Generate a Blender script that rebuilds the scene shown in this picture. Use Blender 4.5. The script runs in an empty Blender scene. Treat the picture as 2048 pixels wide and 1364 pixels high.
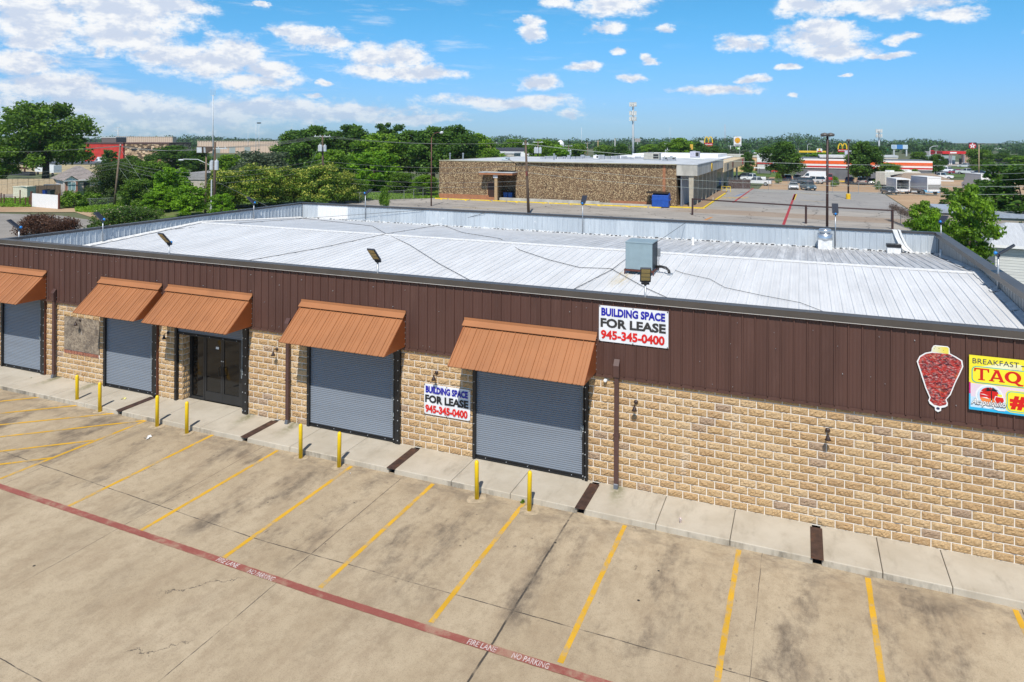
import bpy, bmesh, math, random
import numpy as np
from mathutils import Vector, Matrix
rad = math.radians
random.seed(7)
rng = np.random.default_rng(11)
scene = bpy.context.scene
COL = scene.collection

# ------------------------------------------------------------------ camera
FPX, CYP, YAW, ROL = 1410.0, 280.0, 0.391, 0.005
CAM = Vector((4.10, -18.93, 9.44))
cam_data = bpy.data.cameras.new('camera')
cam = bpy.data.objects.new('camera', cam_data)
COL.objects.link(cam)
cam_data.sensor_width = 36.0
cam_data.lens = FPX / 2048 * 36.0
cam_data.shift_y = -(682.0 - CYP) / 2048
cam_data.clip_start = 0.1
cam_data.clip_end = 20000
cam.matrix_world = (Matrix.Translation(CAM) @ Matrix.Rotation(YAW, 4, 'Z')
                    @ Matrix.Rotation(rad(90), 4, 'X') @ Matrix.Rotation(ROL, 4, 'Z'))
scene.camera = cam

# ------------------------------------------------------------------ survey helpers (photo pixel -> point in the world)
_c, _s = math.cos(YAW), math.sin(YAW)
def ray(px, py):
    a, b = (px - 1024) / FPX, -(py - CYP) / FPX
    cr, sr = math.cos(ROL), math.sin(ROL)
    r, u = a * cr - b * sr, a * sr + b * cr
    return Vector((r * _c - _s, r * _s + _c, u))
def onz(px, py, z=-0.15):
    d = ray(px, py); return CAM + d * ((z - CAM.z) / d.z)
def ony(px, py, y):
    d = ray(px, py); return CAM + d * ((y - CAM.y) / d.y)
def at(px, py, dist):
    return CAM + ray(px, py) * dist
def gat(px, dist, z=-0.15):
    """ground point seen in column px at the given distance"""
    p = at(px, 300, dist); return Vector((p.x, p.y, z))
def hz(py, dist, px=1024):
    """height of a thing whose top is at row py at that distance"""
    return at(px, py, dist).z

# ------------------------------------------------------------------ light
SUN = Vector((0.23, -1.0, 1.36)).normalized()
sun_el = math.asin(SUN.z)
sun_az = math.atan2(SUN.x, SUN.y)
sl = bpy.data.lights.new('sun', 'SUN')
sl.energy = 4.9
sl.angle = rad(0.5)
sl.color = (1.0, 0.955, 0.88)
so = bpy.data.objects.new('sun', sl)
COL.objects.link(so)
so.rotation_euler = (-SUN).to_track_quat('-Z', 'Y').to_euler()
so.location = (0, -40, 60)

# ------------------------------------------------------------------ node helper
class NT:
    def __init__(s, tree):
        s.t = tree; s.n = tree.nodes; s.l = tree.links; s.n.clear()
    def add(s, typ, **kw):
        n = s.n.new(typ)
        for k, v in kw.items():
            if k.startswith('i_'):
                key = k[2:]
                key = int(key) if key.isdigit() else key.replace('_', ' ')
                s.set(n.inputs[key], v)
            else:
                setattr(n, k, v)
        return n
    def set(s, sock, v):
        if isinstance(v, bpy.types.NodeSocket):
            s.l.new(v, sock)
        else:
            if hasattr(sock, 'default_value'):
                dv = sock.default_value
                if hasattr(dv, '__len__') and len(dv) == 4 and hasattr(v, '__len__') and len(v) == 3:
                    v = (*v, 1)
                sock.default_value = v
    def math(s, op, a, b=None, c=None, clamp=False):
        n = s.n.new('ShaderNodeMath'); n.operation = op; n.use_clamp = clamp
        s.set(n.inputs[0], a)
        if b is not None: s.set(n.inputs[1], b)
        if c is not None: s.set(n.inputs[2], c)
        return n.outputs[0]
    def vmath(s, op, a, b=None, c=None, out=0):
        n = s.n.new('ShaderNodeVectorMath'); n.operation = op
        s.set(n.inputs[0], a)
        if b is not None: s.set(n.inputs[1], b)
        if c is not None: s.set(n.inputs[2], c)
        return n.outputs[out]
    def mix(s, f, a, b, blend='MIX'):
        n = s.n.new('ShaderNodeMix'); n.data_type = 'RGBA'; n.blend_type = blend
        s.set(n.inputs[0], f); s.set(n.inputs[6], a); s.set(n.inputs[7], b)
        return n.outputs[2]
    def noise(s, vec, scale=5, detail=4, rough=0.55, out=0):
        n = s.n.new('ShaderNodeTexNoise')
        if vec is not None: s.set(n.inputs['Vector'], vec)
        n.inputs['Scale'].default_value = scale; n.inputs['Detail'].default_value = detail
        n.inputs['Roughness'].default_value = rough
        return n.outputs[out]
    def ramp(s, f, a, b, lo=0.0, hi=1.0):
        n = s.n.new('ShaderNodeMapRange'); n.interpolation_type = 'SMOOTHSTEP'
        s.set(n.inputs[0], f); s.set(n.inputs[1], a); s.set(n.inputs[2], b)
        s.set(n.inputs[3], lo); s.set(n.inputs[4], hi)
        return n.outputs[0]
    def xyz(s, v):
        n = s.n.new('ShaderNodeSeparateXYZ'); s.set(n.inputs[0], v); return n.outputs
    def comb(s, x, y, z):
        n = s.n.new('ShaderNodeCombineXYZ')
        for i, v in enumerate((x, y, z)): s.set(n.inputs[i], v)
        return n.outputs[0]
    def obj(s): return s.n.new('ShaderNodeTexCoord').outputs['Object']
    def gen(s): return s.n.new('ShaderNodeTexCoord').outputs['Generated']
    def scale(s, v, x, y, z): return s.vmath('MULTIPLY', v, (x, y, z))

# ------------------------------------------------------------------ world: sky texture and drifting cumulus
world = bpy.data.worlds.new('World'); scene.world = world
world.use_nodes = True
w = NT(world.node_tree)
sky = w.add('ShaderNodeTexSky', sky_type='NISHITA', sun_disc=False)
sky.sun_elevation = sun_el; sky.sun_rotation = sun_az
sky.altitude = 200; sky.air_density = 1.0; sky.dust_density = 0.35; sky.ozone_density = 1.6
dirv = w.gen()
dx, dy, dz = w.xyz(dirv)
az = w.math('ARCTAN2', dx, dy); el = w.math('ARCSINE', dz)
P2 = w.comb(az, el, 0.0)
tone = w.vmath('MULTIPLY', sky.outputs[0], w.mix(w.ramp(el, 0.30, 0.70), w.mix(w.ramp(el, 0.02, 0.20), (0.60, 0.99, 1.68), (0.47, 1.23, 1.64)), (0.72, 0.86, 1.0)))
# real clouds have ragged outlines: shift the lookup with turbulence
n1 = w.noise(w.scale(P2, 1, 1.8, 1), 14, 6, 0.62, out=1)
warp = w.vmath('MULTIPLY', w.vmath('SUBTRACT', n1, (0.5, 0.5, 0.5)), (0.085, 0.030, 0))
PW = w.vmath('ADD', P2, warp)
CLOUDS = [(60,40,170,80),(240,15,210,70),(250,70,130,52),(330,10,115,32),(60,85,90,32),
 (50,125,115,38),(95,178,150,45),(420,125,135,40),(470,98,78,34),(530,140,72,30),(330,108,92,30),(510,165,95,20),
 (200,100,26,15),(620,75,55,25),(658,86,62,22),(590,62,50,16),(740,110,72,36),(800,110,62,34),(860,147,72,18),(780,142,105,22),
 (515,5,16,9),(200,218,290,50),(90,245,260,50),(350,235,260,45),(520,218,250,32),(650,228,260,22),(800,237,160,13),
 (1010,205,175,15),(1080,198,70,14),(1140,228,32,12),(1060,62,31,22),(1060,42,30,12),(1120,4,42,18),(1230,12,88,24),(1215,54,38,17),
 (1160,132,40,13),(1080,161,52,20),(1260,152,42,10),(1235,105,16,9),(1300,120,23,8),(1435,180,88,14),(1505,158,34,9),(1585,187,15,7),
 (1483,85,48,21),(1640,75,115,32),(1670,100,92,25),(1650,58,62,22),(1770,107,62,9),(1815,75,29,13),(1575,138,33,8),
 (1745,8,225,32),(1600,12,65,24),(1900,22,62,20),(1330,58,23,11),(1690,150,16,5),(620,190,26,6),(640,168,22,8),
 (-160,60,200,90),(-180,190,220,80),(2200,60,120,40),(-500,120,260,80),(2500,150,160,40),(300,-260,400,120),(1500,-320,420,110),(900,-600,500,160),(2300,-500,420,140),(-700,-400,500,170)]
def cell(px, py):
    d = ray(px, py).normalized()
    return math.atan2(d.x, d.y), math.asin(d.z)
best = None
for (cx, cy_, rx, ry) in CLOUDS:
    a0, e0 = cell(cx, cy_)
    a1, e1 = cell(cx + 1, cy_); a2, e2 = cell(cx, cy_ - 1)
    sx, sy = 1 / (rx * 1.08 * abs(a1 - a0)), 1 / (ry * 1.08 * abs(e2 - e0))
    v = w.vmath('MULTIPLY_ADD', PW, (sx, sy, 0), (-a0 * sx, -e0 * sy, 0))
    dist = w.vmath('LENGTH', v, out=1)
    best = dist if best is None else w.math('MINIMUM', best, dist)
# faint generic scatter elsewhere in the dome
fbm = w.noise(w.scale(P2, 1, 1.7, 1), 24, 9, 0.70)
fb2 = w.noise(w.scale(w.vmath('ADD', P2, (0.004, 0.012, 0)), 1, 1.7, 1), 24, 6, 0.60)
val = w.math('SUBTRACT', 1.0, best)
dens_in = w.math('ADD', val, w.math('MULTIPLY', w.math('SUBTRACT', fbm, 0.5), 1.9))
dens = w.ramp(dens_in, 0.0, 0.62)
low = w.ramp(el, 0.0, 0.075)
wisp = w.noise(w.scale(P2, 1, 7, 1), 9, 6, 0.65)
wz = w.math('MULTIPLY', w.ramp(wisp, 0.52, 0.78), w.math('MULTIPLY', w.ramp(el, 0.0, 0.05), w.ramp(az, 0.0, -0.75)))
dens = w.math('MAXIMUM', w.math('MULTIPLY', dens, w.math('MULTIPLY_ADD', low, 0.55, 0.45)), w.math('MULTIPLY', wz, 0.55), clamp=True)
lit = w.ramp(w.math('ADD', w.math('MULTIPLY', w.math('SUBTRACT', fbm, fb2), 3.2), w.math('MULTIPLY', dens_in, -0.42)), -0.62, 0.12)
ccol = w.mix(lit, (7.6, 8.6, 10.4), (11.6, 11.8, 12.0))
hz_f = w.ramp(el, 0.26, -0.02)
skyc = w.mix(w.math('MULTIPLY', hz_f, 0.0), tone, (5, 7, 9))
final = w.mix(dens, skyc, ccol)
bg = w.add('ShaderNodeBackground', i_Color=final, i_Strength=0.085)
out = w.add('ShaderNodeOutputWorld', i_Surface=bg.outputs[0])
world.cycles.sampling_method = 'MANUAL'
world.cycles.sample_map_resolution = 1024

scene.view_settings.view_transform = 'Standard'
scene.view_settings.look = 'None'
scene.view_settings.exposure = 0.0
scene.view_settings.gamma = 1.0
scene.view_settings.use_curve_mapping = False
scene.render.film_transparent = False
scene.cycles.max_bounces = 6
scene.cycles.transparent_max_bounces = 8

# ------------------------------------------------------------------ mesh helper
class MB:
    def __init__(s): s.v = []; s.f = []; s.m = []
    def quad(s, a, b, c, d, m=0):
        i = len(s.v); s.v += [tuple(a), tuple(b), tuple(c), tuple(d)]; s.f.append((i, i+1, i+2, i+3)); s.m.append(m)
    def poly(s, pts, m=0):
        i = len(s.v); s.v += [tuple(p) for p in pts]; s.f.append(tuple(range(i, i+len(pts)))); s.m.append(m)
    def box(s, x0, y0, z0, x1, y1, z1, m=0):
        s.hexa([(x0,y0,z0),(x1,y0,z0),(x1,y1,z0),(x0,y1,z0),(x0,y0,z1),(x1,y0,z1),(x1,y1,z1),(x0,y1,z1)], m)
    def hexa(s, p, m=0):
        i = len(s.v); s.v += [tuple(q) for q in p]
        for f in ((3,2,1,0),(4,5,6,7),(0,1,5,4),(1,2,6,5),(2,3,7,6),(3,0,4,7)):
            s.f.append(tuple(i+k for k in f)); s.m.append(m)
    def tube(s, pts, r, n=8, m=0, cap=True):
        pts = [Vector(p) for p in pts]
        rs = r if hasattr(r, '__len__') else [r] * len(pts)
        base = len(s.v); up0 = None
        for k, p in enumerate(pts):
            t = (pts[min(k+1, len(pts)-1)] - pts[max(k-1, 0)])
            t = t.normalized() if t.length > 1e-9 else Vector((0,0,1))
            ref = Vector((0,0,1)) if abs(t.z) < 0.9 else Vector((1,0,0))
            if up0 is not None and (up0 - t * up0.dot(t)).length > 1e-3: ref = up0
            u = (ref - t * ref.dot(t)).normalized(); up0 = u; v = t.cross(u)
            for j in range(n):
                a = 2 * math.pi * j / n
                s.v.append(tuple(p + (u * math.cos(a) + v * math.sin(a)) * rs[k]))
        for k in range(len(pts) - 1):
            for j in range(n):
                a, b = base + k*n + j, base + k*n + (j+1) % n
                s.f.append((a, b, b + n, a + n)); s.m.append(m)
        if cap:
            s.f.append(tuple(base + j for j in reversed(range(n)))); s.m.append(m)
            e = base + (len(pts)-1)*n
            s.f.append(tuple(e + j for j in range(n))); s.m.append(m)
    def lathe(s, prof, n=16, m=0, c=(0,0,0), cap=True):
        """profile of (radius, z) turned round z"""
        base = len(s.v)
        for (r, z) in prof:
            for j in range(n):
                a = 2 * math.pi * j / n
                s.v.append((c[0] + r*math.cos(a), c[1] + r*math.sin(a), c[2] + z))
        for k in range(len(prof) - 1):
            for j in range(n):
                a, b = base + k*n + j, base + k*n + (j+1) % n
                s.f.append((a, b, b + n, a + n)); s.m.append(m)
        if cap:
            s.f.append(tuple(base + j for j in reversed(range(n)))); s.m.append(m)
            e = base + (len(prof)-1)*n
            s.f.append(tuple(e + j for j in range(n))); s.m.append(m)
    def prism(s, pts2, a, b, ax='y', m=0):
        """closed 2-D outline swept between a and b along an axis"""
        def P(p, t):
            return {'y': (p[0], t, p[1]), 'x': (t, p[0], p[1]), 'z': (p[0], p[1], t)}[ax]
        n = len(pts2); i = len(s.v)
        s.v += [P(p, a) for p in pts2] + [P(p, b) for p in pts2]
        s.f.append(tuple(i + k for k in range(n))); s.m.append(m)
        s.f.append(tuple(i + n + k for k in reversed(range(n)))); s.m.append(m)
        for k in range(n):
            k2 = (k+1) % n
            s.f.append((i+k2, i+k, i+n+k, i+n+k2)); s.m.append(m)
    def xform(s, M, start=0):
        for k in range(start, len(s.v)): s.v[k] = tuple(M @ Vector(s.v[k]))
    def mesh(s, name, mats, smooth=False, fix=True):
        me = bpy.data.meshes.new(name)
        me.from_pydata(s.v, [], s.f)
        for mt in (mats if isinstance(mats, (list, tuple)) else [mats]): me.materials.append(mt)
        if any(s.m): me.polygons.foreach_set('material_index', s.m)
        if fix:
            bm = bmesh.new(); bm.from_mesh(me)
            bmesh.ops.recalc_face_normals(bm, faces=bm.faces); bm.to_mesh(me); bm.free()
        if smooth: me.polygons.foreach_set('use_smooth', [True] * len(me.polygons))
        me.update(); return me

def O(name, mb, mats, parent=None, loc=None, smooth=False, fix=True):
    me = mb.mesh(name, mats, smooth, fix) if isinstance(mb, MB) else mb
    o = bpy.data.objects.new(name, me); COL.objects.link(o)
    if loc is not None: o.location = loc
    if parent is not None: o.parent = parent
    return o
def bev(o, wd=0.01, seg=2):
    md = o.modifiers.new('edge', 'BEVEL'); md.width = wd; md.segments = seg; md.limit_method = 'ANGLE'; return o
def tag(o, label, cat, group=None, kind=None):
    o['label'] = label; o['category'] = cat
    if group: o['group'] = group
    if kind: o['kind'] = kind
    return o
def thing(name, label, cat, loc=(0,0,0), rz=0.0, group=None):
    o = bpy.data.objects.new(name, None); o.empty_display_size = 0.2; COL.objects.link(o)
    o.location = loc; o.rotation_euler = (0, 0, rz)
    return tag(o, label, cat, group)
def struct(name, mb, mats, smooth=False):
    o = O(name, mb, mats, smooth=smooth); o['kind'] = 'structure'; return o
def kids(o): return [c for c in bpy.data.objects if c.parent == o]
def dup(root, loc, rz=None, label=None, group=None, sc=None):
    r = root.copy(); COL.objects.link(r); r.location = loc
    if rz is not None: r.rotation_euler = (0, 0, rz)
    if sc is not None: r.scale = sc if hasattr(sc, '__len__') else (sc, sc, sc)
    if label: r['label'] = label
    if group: r['group'] = group
    for ch in kids(root):
        c = ch.copy(); COL.objects.link(c); c.parent = r
        for g in kids(ch):
            d = g.copy(); COL.objects.link(d); d.parent = c
    return r

def text_obj(name, body, mat_, parent, o, xd, ud, height, width=None, bold=0.0, shear=0.0, thick=0.004, center=False):
    """lettering as a flat solid mesh: o = lower left corner, xd / ud = unit directions"""
    cu = bpy.data.curves.new(name, 'FONT'); cu.body = body; cu.size = 1.0
    cu.offset = bold; cu.shear = shear; cu.extrude = 0.01; cu.resolution_u = 3
    t = bpy.data.objects.new(name, cu); COL.objects.link(t)
    bpy.context.view_layer.update()
    me = bpy.data.meshes.new_from_object(t.evaluated_get(bpy.context.evaluated_depsgraph_get()))
    bpy.data.objects.remove(t); bpy.data.curves.remove(cu)
    co = np.empty(len(me.vertices) * 3); me.vertices.foreach_get('co', co); co = co.reshape(-1, 3)
    lo, hi = co.min(0), co.max(0)
    sy = height / (hi[1] - lo[1]); sx = width / (hi[0] - lo[0]) if width else sy
    x = (co[:, 0] - lo[0]) * sx; y = (co[:, 1] - lo[1]) * sy; z = (co[:, 2] > 0) * thick
    if center: x = x - x.max() / 2
    xd, ud = np.array(xd, float), np.array(ud, float); nd = np.cross(xd, ud)
    W = np.array(o, float) + x[:, None] * xd + y[:, None] * ud + z[:, None] * nd
    me.vertices.foreach_set('co', W.astype(np.float32).ravel()); me.update()
    me.materials.clear(); me.materials.append(mat_)
    me.name = name
    ob = bpy.data.objects.new(name, me); COL.objects.link(ob)
    if parent is not None: ob.parent = parent
    return ob

# ------------------------------------------------------------------ materials
MATS = {}
def M(name, col, rough=0.6, metal=0.0, var=0.12, vs=3.0, bump=0.0, bs=40.0, spec=0.5, coat=0.0, stretch=(1,1,1), dirt=None):
    if name in MATS: return MATS[name]
    m = bpy.data.materials.new(name); m.use_nodes = True; t = NT(m.node_tree)
    p = t.add('ShaderNodeBsdfPrincipled', i_Roughness=rough, i_Metallic=metal)
    p.inputs['Specular IOR Level'].default_value = spec
    if coat: p.inputs['Coat Weight'].default_value = coat; p.inputs['Coat Roughness'].default_value = 0.05
    o = t.scale(t.obj(), *stretch)
    f = t.noise(o, vs, 6, 0.6)
    lo = tuple(c * (1 - var) for c in col); hi = tuple(min(1, c * (1 + var)) for c in col)
    c = t.mix(t.ramp(f, 0.3, 0.7), lo, hi)
    if dirt:
        dcol, ds, amt = dirt
        f2 = t.noise(o, ds, 8, 0.7)
        c = t.mix(t.math('MULTIPLY', t.ramp(f2, 0.5, 0.75), amt), c, dcol)
    t.set(p.inputs['Base Color'], c)
    if bump:
        b = t.add('ShaderNodeBump', i_Strength=bump, i_Distance=0.02)
        t.set(b.inputs['Height'], t.noise(o, bs, 6, 0.65)); t.set(p.inputs['Normal'], b.outputs[0])
    t.add('ShaderNodeOutputMaterial', i_Surface=p.outputs[0])
    MATS[name] = m; return m
def custom(name):
    m = bpy.data.materials.new(name); m.use_nodes = True; t = NT(m.node_tree)
    p = t.add('ShaderNodeBsdfPrincipled'); t.add('ShaderNodeOutputMaterial', i_Surface=p.outputs[0])
    MATS[name] = m
    return m, t, p
def setbump(t, p, h, strength=0.3, dist=0.02):
    b = t.add('ShaderNodeBump', i_Strength=strength, i_Distance=dist)
    t.set(b.inputs['Height'], h); t.set(p.inputs['Normal'], b.outputs[0])

# concrete of the front lot: mottled slab, tyre and oil stains in the stalls, sealed joints
m_lot, t, p = custom('lot_concrete')
o = t.obj(); X, Y, Z = t.xyz(o)
big = t.noise(t.scale(o, 1, 0.6, 1), 0.35, 5, 0.6); mid = t.noise(t.scale(o, 1.6, 0.5, 1), 1.1, 7, 0.66); fine = t.noise(o, 26, 5, 0.75); grit = t.noise(o, 95, 3, 0.8)
c = t.mix(t.ramp(big, 0.3, 0.7), (0.415, 0.325, 0.213), (0.510, 0.413, 0.284))
mm = t.noise(t.scale(o, 1, 0.8, 1), 4.2, 7, 0.72)
c = t.mix(t.math('MULTIPLY', t.ramp(mm, 0.42, 0.70), 0.42), c, (0.27, 0.20, 0.125))
c = t.mix(t.math('MULTIPLY', t.ramp(t.noise(o, 2.1, 7, 0.7), 0.55, 0.75), 0.35), c, (0.56, 0.45, 0.31))
c = t.mix(t.math('MULTIPLY', t.ramp(mid, 0.44, 0.72), 0.42), c, (0.285, 0.205, 0.13))
stall = t.math('MULTIPLY', t.ramp(Y, -6.5, -5.4), t.ramp(Y, -1.5, -2.4))
stall = t.math('MULTIPLY_ADD', stall, 0.85, 0.15)
oil = t.noise(t.scale(o, 1.15, 0.42, 1), 0.85, 6, 0.68)
lane = t.math('ABSOLUTE', t.math('SUBTRACT', t.math('FRACT', t.math('DIVIDE', t.math('ADD', X, 27.05), 2.71)), 0.5))
oilm = t.math('ADD', oil, t.math('MULTIPLY', t.math('SUBTRACT', 0.25, lane), 0.26))
c = t.mix(t.math('MULTIPLY', t.math('MULTIPLY', t.ramp(t.math('ADD', oilm, t.math('MULTIPLY', t.math('SUBTRACT', mm, 0.5), 0.22)), 0.49, 0.76), stall), 0.92), c, (0.098, 0.076, 0.060))
dv = t.add('ShaderNodeTexVoronoi'); t.set(dv.inputs['Vector'], o); dv.inputs['Scale'].default_value = 4.3
drip = t.math('MULTIPLY', t.math('MULTIPLY', t.ramp(dv.outputs['Distance'], 0.17, 0.09), stall), t.math('MULTIPLY', t.ramp(t.noise(t.scale(o, 1, .5, 1), 1.3, 4, .7), 0.52, 0.62), t.ramp(t.xyz(dv.outputs['Color'])[0], 0.45, 0.6)))
c = t.mix(t.math('MULTIPLY', drip, 0.62), c, (0.06, 0.048, 0.04))
trk = t.math('ABSOLUTE', t.math('SUBTRACT', t.math('FRACT', t.math('DIVIDE', t.math('ADD', t.math('ADD', X, 27.05), t.math('MULTIPLY', t.noise(t.scale(o, .2, .15, 1), 1.0, 2), .9)), 1.355)), 0.5))
trk = t.math('MULTIPLY', t.math('MULTIPLY', t.ramp(trk, 0.13, 0.05), stall), t.ramp(t.noise(t.scale(o, 1, .35, 1), .7, 5, .7), 0.48, 0.66))
c = t.mix(t.math('MULTIPLY', trk, 0.30), c, (0.12, 0.095, 0.075))
edge = t.math('MULTIPLY', t.ramp(Y, -2.9, -1.55), t.ramp(t.noise(t.scale(o, 1.2, 2.0, 1), 1.3, 6, 0.7), 0.42, 0.66))
c = t.mix(t.math('MULTIPLY', edge, 0.55), c, (0.12, 0.095, 0.075))
c = t.mix(t.math('MULTIPLY', t.ramp(fine, 0.50, 0.72), 0.45), c, (0.20, 0.15, 0.10))
c = t.mix(t.math('MULTIPLY', t.ramp(grit, 0.5, 0.85), 0.5), c, (0.72, 0.61, 0.45))
c = t.mix(t.math('MULTIPLY', t.ramp(t.noise(o, 55, 3, 0.8), 0.53, 0.72), 0.55), c, (0.13, 0.10, 0.07))
scf = t.math('MULTIPLY', t.ramp(t.noise(t.scale(o, 2.4, 1.0, 1), 2.6, 8, 0.78), 0.62, 0.69), stall)
c = t.mix(t.math('MULTIPLY', scf, 0.55), c, (0.085, 0.066, 0.052))
vor = t.add('ShaderNodeTexVoronoi'); t.set(vor.inputs['Vector'], o); vor.inputs['Scale'].default_value = 1.05
spot = t.math('MULTIPLY', t.ramp(vor.outputs['Distance'], 0.040, 0.026), t.ramp(t.noise(o, 0.9, 2), 0.46, 0.5))
c = t.mix(spot, c, (0.03, 0.028, 0.026))
# hairline cracks along cell borders
v2 = t.add('ShaderNodeTexVoronoi', feature='DISTANCE_TO_EDGE'); t.set(v2.inputs['Vector'], t.vmath('ADD', o, t.vmath('MULTIPLY', t.noise(o, 1.4, 5, 0.7, out=1), (1.1, 1.1, 0)))); v2.inputs['Scale'].default_value = 0.22
crack = t.math('MULTIPLY', t.ramp(v2.outputs[0], 0.0030, 0.0008), t.ramp(t.noise(o, 0.35, 2), 0.58, 0.66))
c = t.mix(t.math('MULTIPLY', crack, 0.75), c, (0.05, 0.045, 0.04))
jn = None
wob = t.math('MULTIPLY', t.math('SUBTRACT', t.noise(o, 0.9, 5, 0.7), 0.5), 0.07)
for k, wd in ((-26.2, .006), (-21.3, .006), (-16.3, .005), (-11.4, .006), (-6.36, .008), (-1.32, .019), (3.27, .005), (8.3, .007), (13.0, .007)):
    d = t.math('ABSOLUTE', t.math('SUBTRACT', t.math('ADD', X, wob), k)); d = t.ramp(d, wd * 1.6, wd * 0.7)
    jn = d if jn is None else t.math('MAXIMUM', jn, d)
yl = t.math('ADD', t.math('ADD', Y, wob), t.math('MULTIPLY', t.math('MINIMUM', t.math('ADD', X, 8.0), 0.0), 0.066))
for k, wd in ((-5.62, .011), (-10.6, .008), (-15.6, .008)):
    d = t.ramp(t.math('ABSOLUTE', t.math('SUBTRACT', yl, k)), wd * 1.6, wd * 0.7); jn = t.math('MAXIMUM', jn, d)
jn = t.math('MULTIPLY', jn, t.ramp(t.noise(o, 1.3, 4, 0.7), 0.38, 0.58, 0.25, 0.9))
c = t.mix(jn, c, (0.035, 0.033, 0.032))
t.set(p.inputs['Base Color'], c); p.inputs['Roughness'].default_value = 0.85; p.inputs['Specular IOR Level'].default_value = 0.25
setbump(t, p, t.math('SUBTRACT', grit, t.math('MULTIPLY', jn, 2.0)), 0.35, 0.006)

m_walk, t, p = custom('sidewalk_concrete')
o = t.obj(); X, Y, Z = t.xyz(o)
c = t.mix(t.ramp(t.noise(o, 0.8, 6, 0.65), 0.3, 0.7), (0.44, 0.385, 0.30), (0.53, 0.475, 0.385))
c = t.mix(t.math('MULTIPLY', t.ramp(t.noise(t.scale(o, 1.5, 0.5, 1), 1.5, 7, 0.7), 0.5, 0.75), 0.5), c, (0.24, 0.20, 0.145))
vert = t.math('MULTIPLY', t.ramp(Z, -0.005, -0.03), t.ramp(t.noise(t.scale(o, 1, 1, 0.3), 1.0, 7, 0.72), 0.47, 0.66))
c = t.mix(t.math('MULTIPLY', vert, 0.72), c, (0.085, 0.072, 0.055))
c = t.mix(t.math('MULTIPLY', t.ramp(t.noise(o, 60, 3, 0.8), 0.5, 0.8), 0.25), c, (0.2, 0.17, 0.13))
stn = None
for sxx in (-23.0, -13.3, -11.4, -0.5, -21.0):
    d = t.math('MULTIPLY', t.ramp(t.math('ABSOLUTE', t.math('ADD', t.math('SUBTRACT', X, sxx), t.math('MULTIPLY', Y, 0.12))), 0.30, 0.03), t.ramp(Y, -1.35, -0.05))
    stn = d if stn is None else t.math('MAXIMUM', stn, d)
c = t.mix(t.math('MULTIPLY', t.math('MULTIPLY', stn, t.ramp(t.noise(o, 5, 5, 0.7), 0.25, 0.6)), 0.78), c, (0.135, 0.135, 0.05))
t.set(p.inputs['Base Color'], c); p.inputs['Roughness'].default_value = 0.85; setbump(t, p, t.noise(o, 60, 4, 0.7), 0.2, 0.004)

def paint_mat(name, col, wear, wcol, ws=2.2):
    m, t, p = custom(name); o = t.obj()
    f = t.noise(o, ws, 7, 0.7); g = t.noise(o, 38, 4, 0.8)
    c = t.mix(t.ramp(t.noise(o, 1.1, 4), 0.3, 0.7), tuple(k * 0.82 for k in col), col)
    wv = t.math('ADD', t.math('MULTIPLY', t.ramp(f, 0.46, 0.66), wear), t.math('MULTIPLY', t.ramp(g, 0.52, 0.75), wear * 0.8), clamp=True)
    t.set(p.inputs['Base Color'], t.mix(wv, c, wcol)); p.inputs['Roughness'].default_value = 0.7
    return m
m_yel = paint_mat('yellow_paint', (0.72, 0.40, 0.018), 0.95, (0.42, 0.32, 0.19), 1.9)
m_redline = paint_mat('red_line_paint', (0.335, 0.098, 0.075), 0.75, (0.38, 0.25, 0.17))
m_whtline = paint_mat('white_stencil_paint', (0.70, 0.60, 0.57), 0.8, (0.38, 0.16, 0.12), 9)
m_whtworn = paint_mat('worn_stencil_paint', (0.70, 0.60, 0.57), 0.85, (0.37, 0.13, 0.10), 7)

# split-face block
m_block, t, p = custom('split_face_block')
o = t.obj()
at_ = t.add('ShaderNodeAttribute', attribute_name='tint'); tv = at_.outputs['Fac']
cr = t.add('ShaderNodeValToRGB'); cr.color_ramp.elements[0].position = 0.0; cr.color_ramp.elements[0].color = (0.40, 0.285, 0.20, 1)
cr.color_ramp.elements[1].position = 1.0; cr.color_ramp.elements[1].color = (0.61, 0.44, 0.255, 1)
for pos, col in ((0.14, (0.44, 0.315, 0.21)), (0.22, (0.50, 0.325, 0.170)), (0.55, (0.55, 0.370, 0.190)), (0.8, (0.58, 0.40, 0.215))):
    e = cr.color_ramp.elements.new(pos); e.color = (*col, 1)
t.set(cr.inputs[0], tv)
g = t.noise(o, 34, 6, 0.75); g2 = t.noise(o, 9, 5, 0.6)
c = t.mix(t.math('MULTIPLY', t.ramp(g, 0.48, 0.72), 0.58), cr.outputs[0], (0.32, 0.20, 0.10))
crease_shade = t.noise(t.vmath('ADD', t.scale(o, 1, 1, 1.8), t.vmath('MULTIPLY', t.noise(o, 6, 3, out=1), (.12, .12, .12))), 15, 5, 0.7)
c = t.mix(t.math('MULTIPLY', t.ramp(t.math('ABSOLUTE', t.math('SUBTRACT', crease_shade, 0.5)), 0.035, 0.0), 0.40), c, (0.20, 0.12, 0.06))  # shade of the split-face creases painted into the block colour as dark veins
c = t.mix(t.math('MULTIPLY', t.ramp(g2, 0.52, 0.75), 0.42), c, (0.70, 0.53, 0.33))
ox, oy, oz = t.xyz(o)
efl = t.math('MULTIPLY', t.ramp(t.noise(t.scale(o, 1.6, 1, 0.35), 0.8, 7, 0.72), 0.57, 0.72), 0.30)
c = t.mix(efl, c, (0.70, 0.62, 0.52))
t.set(p.inputs['Base Color'], c); p.inputs['Roughness'].default_value = 0.95; p.inputs['Specular IOR Level'].default_value = 0.15
setbump(t, p, t.math('ADD', g, g2), 1.0, 0.028)
m_mortar = M('mortar', (0.80, 0.73, 0.64), 0.95, var=0.08, vs=12, bump=0.15)

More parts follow.
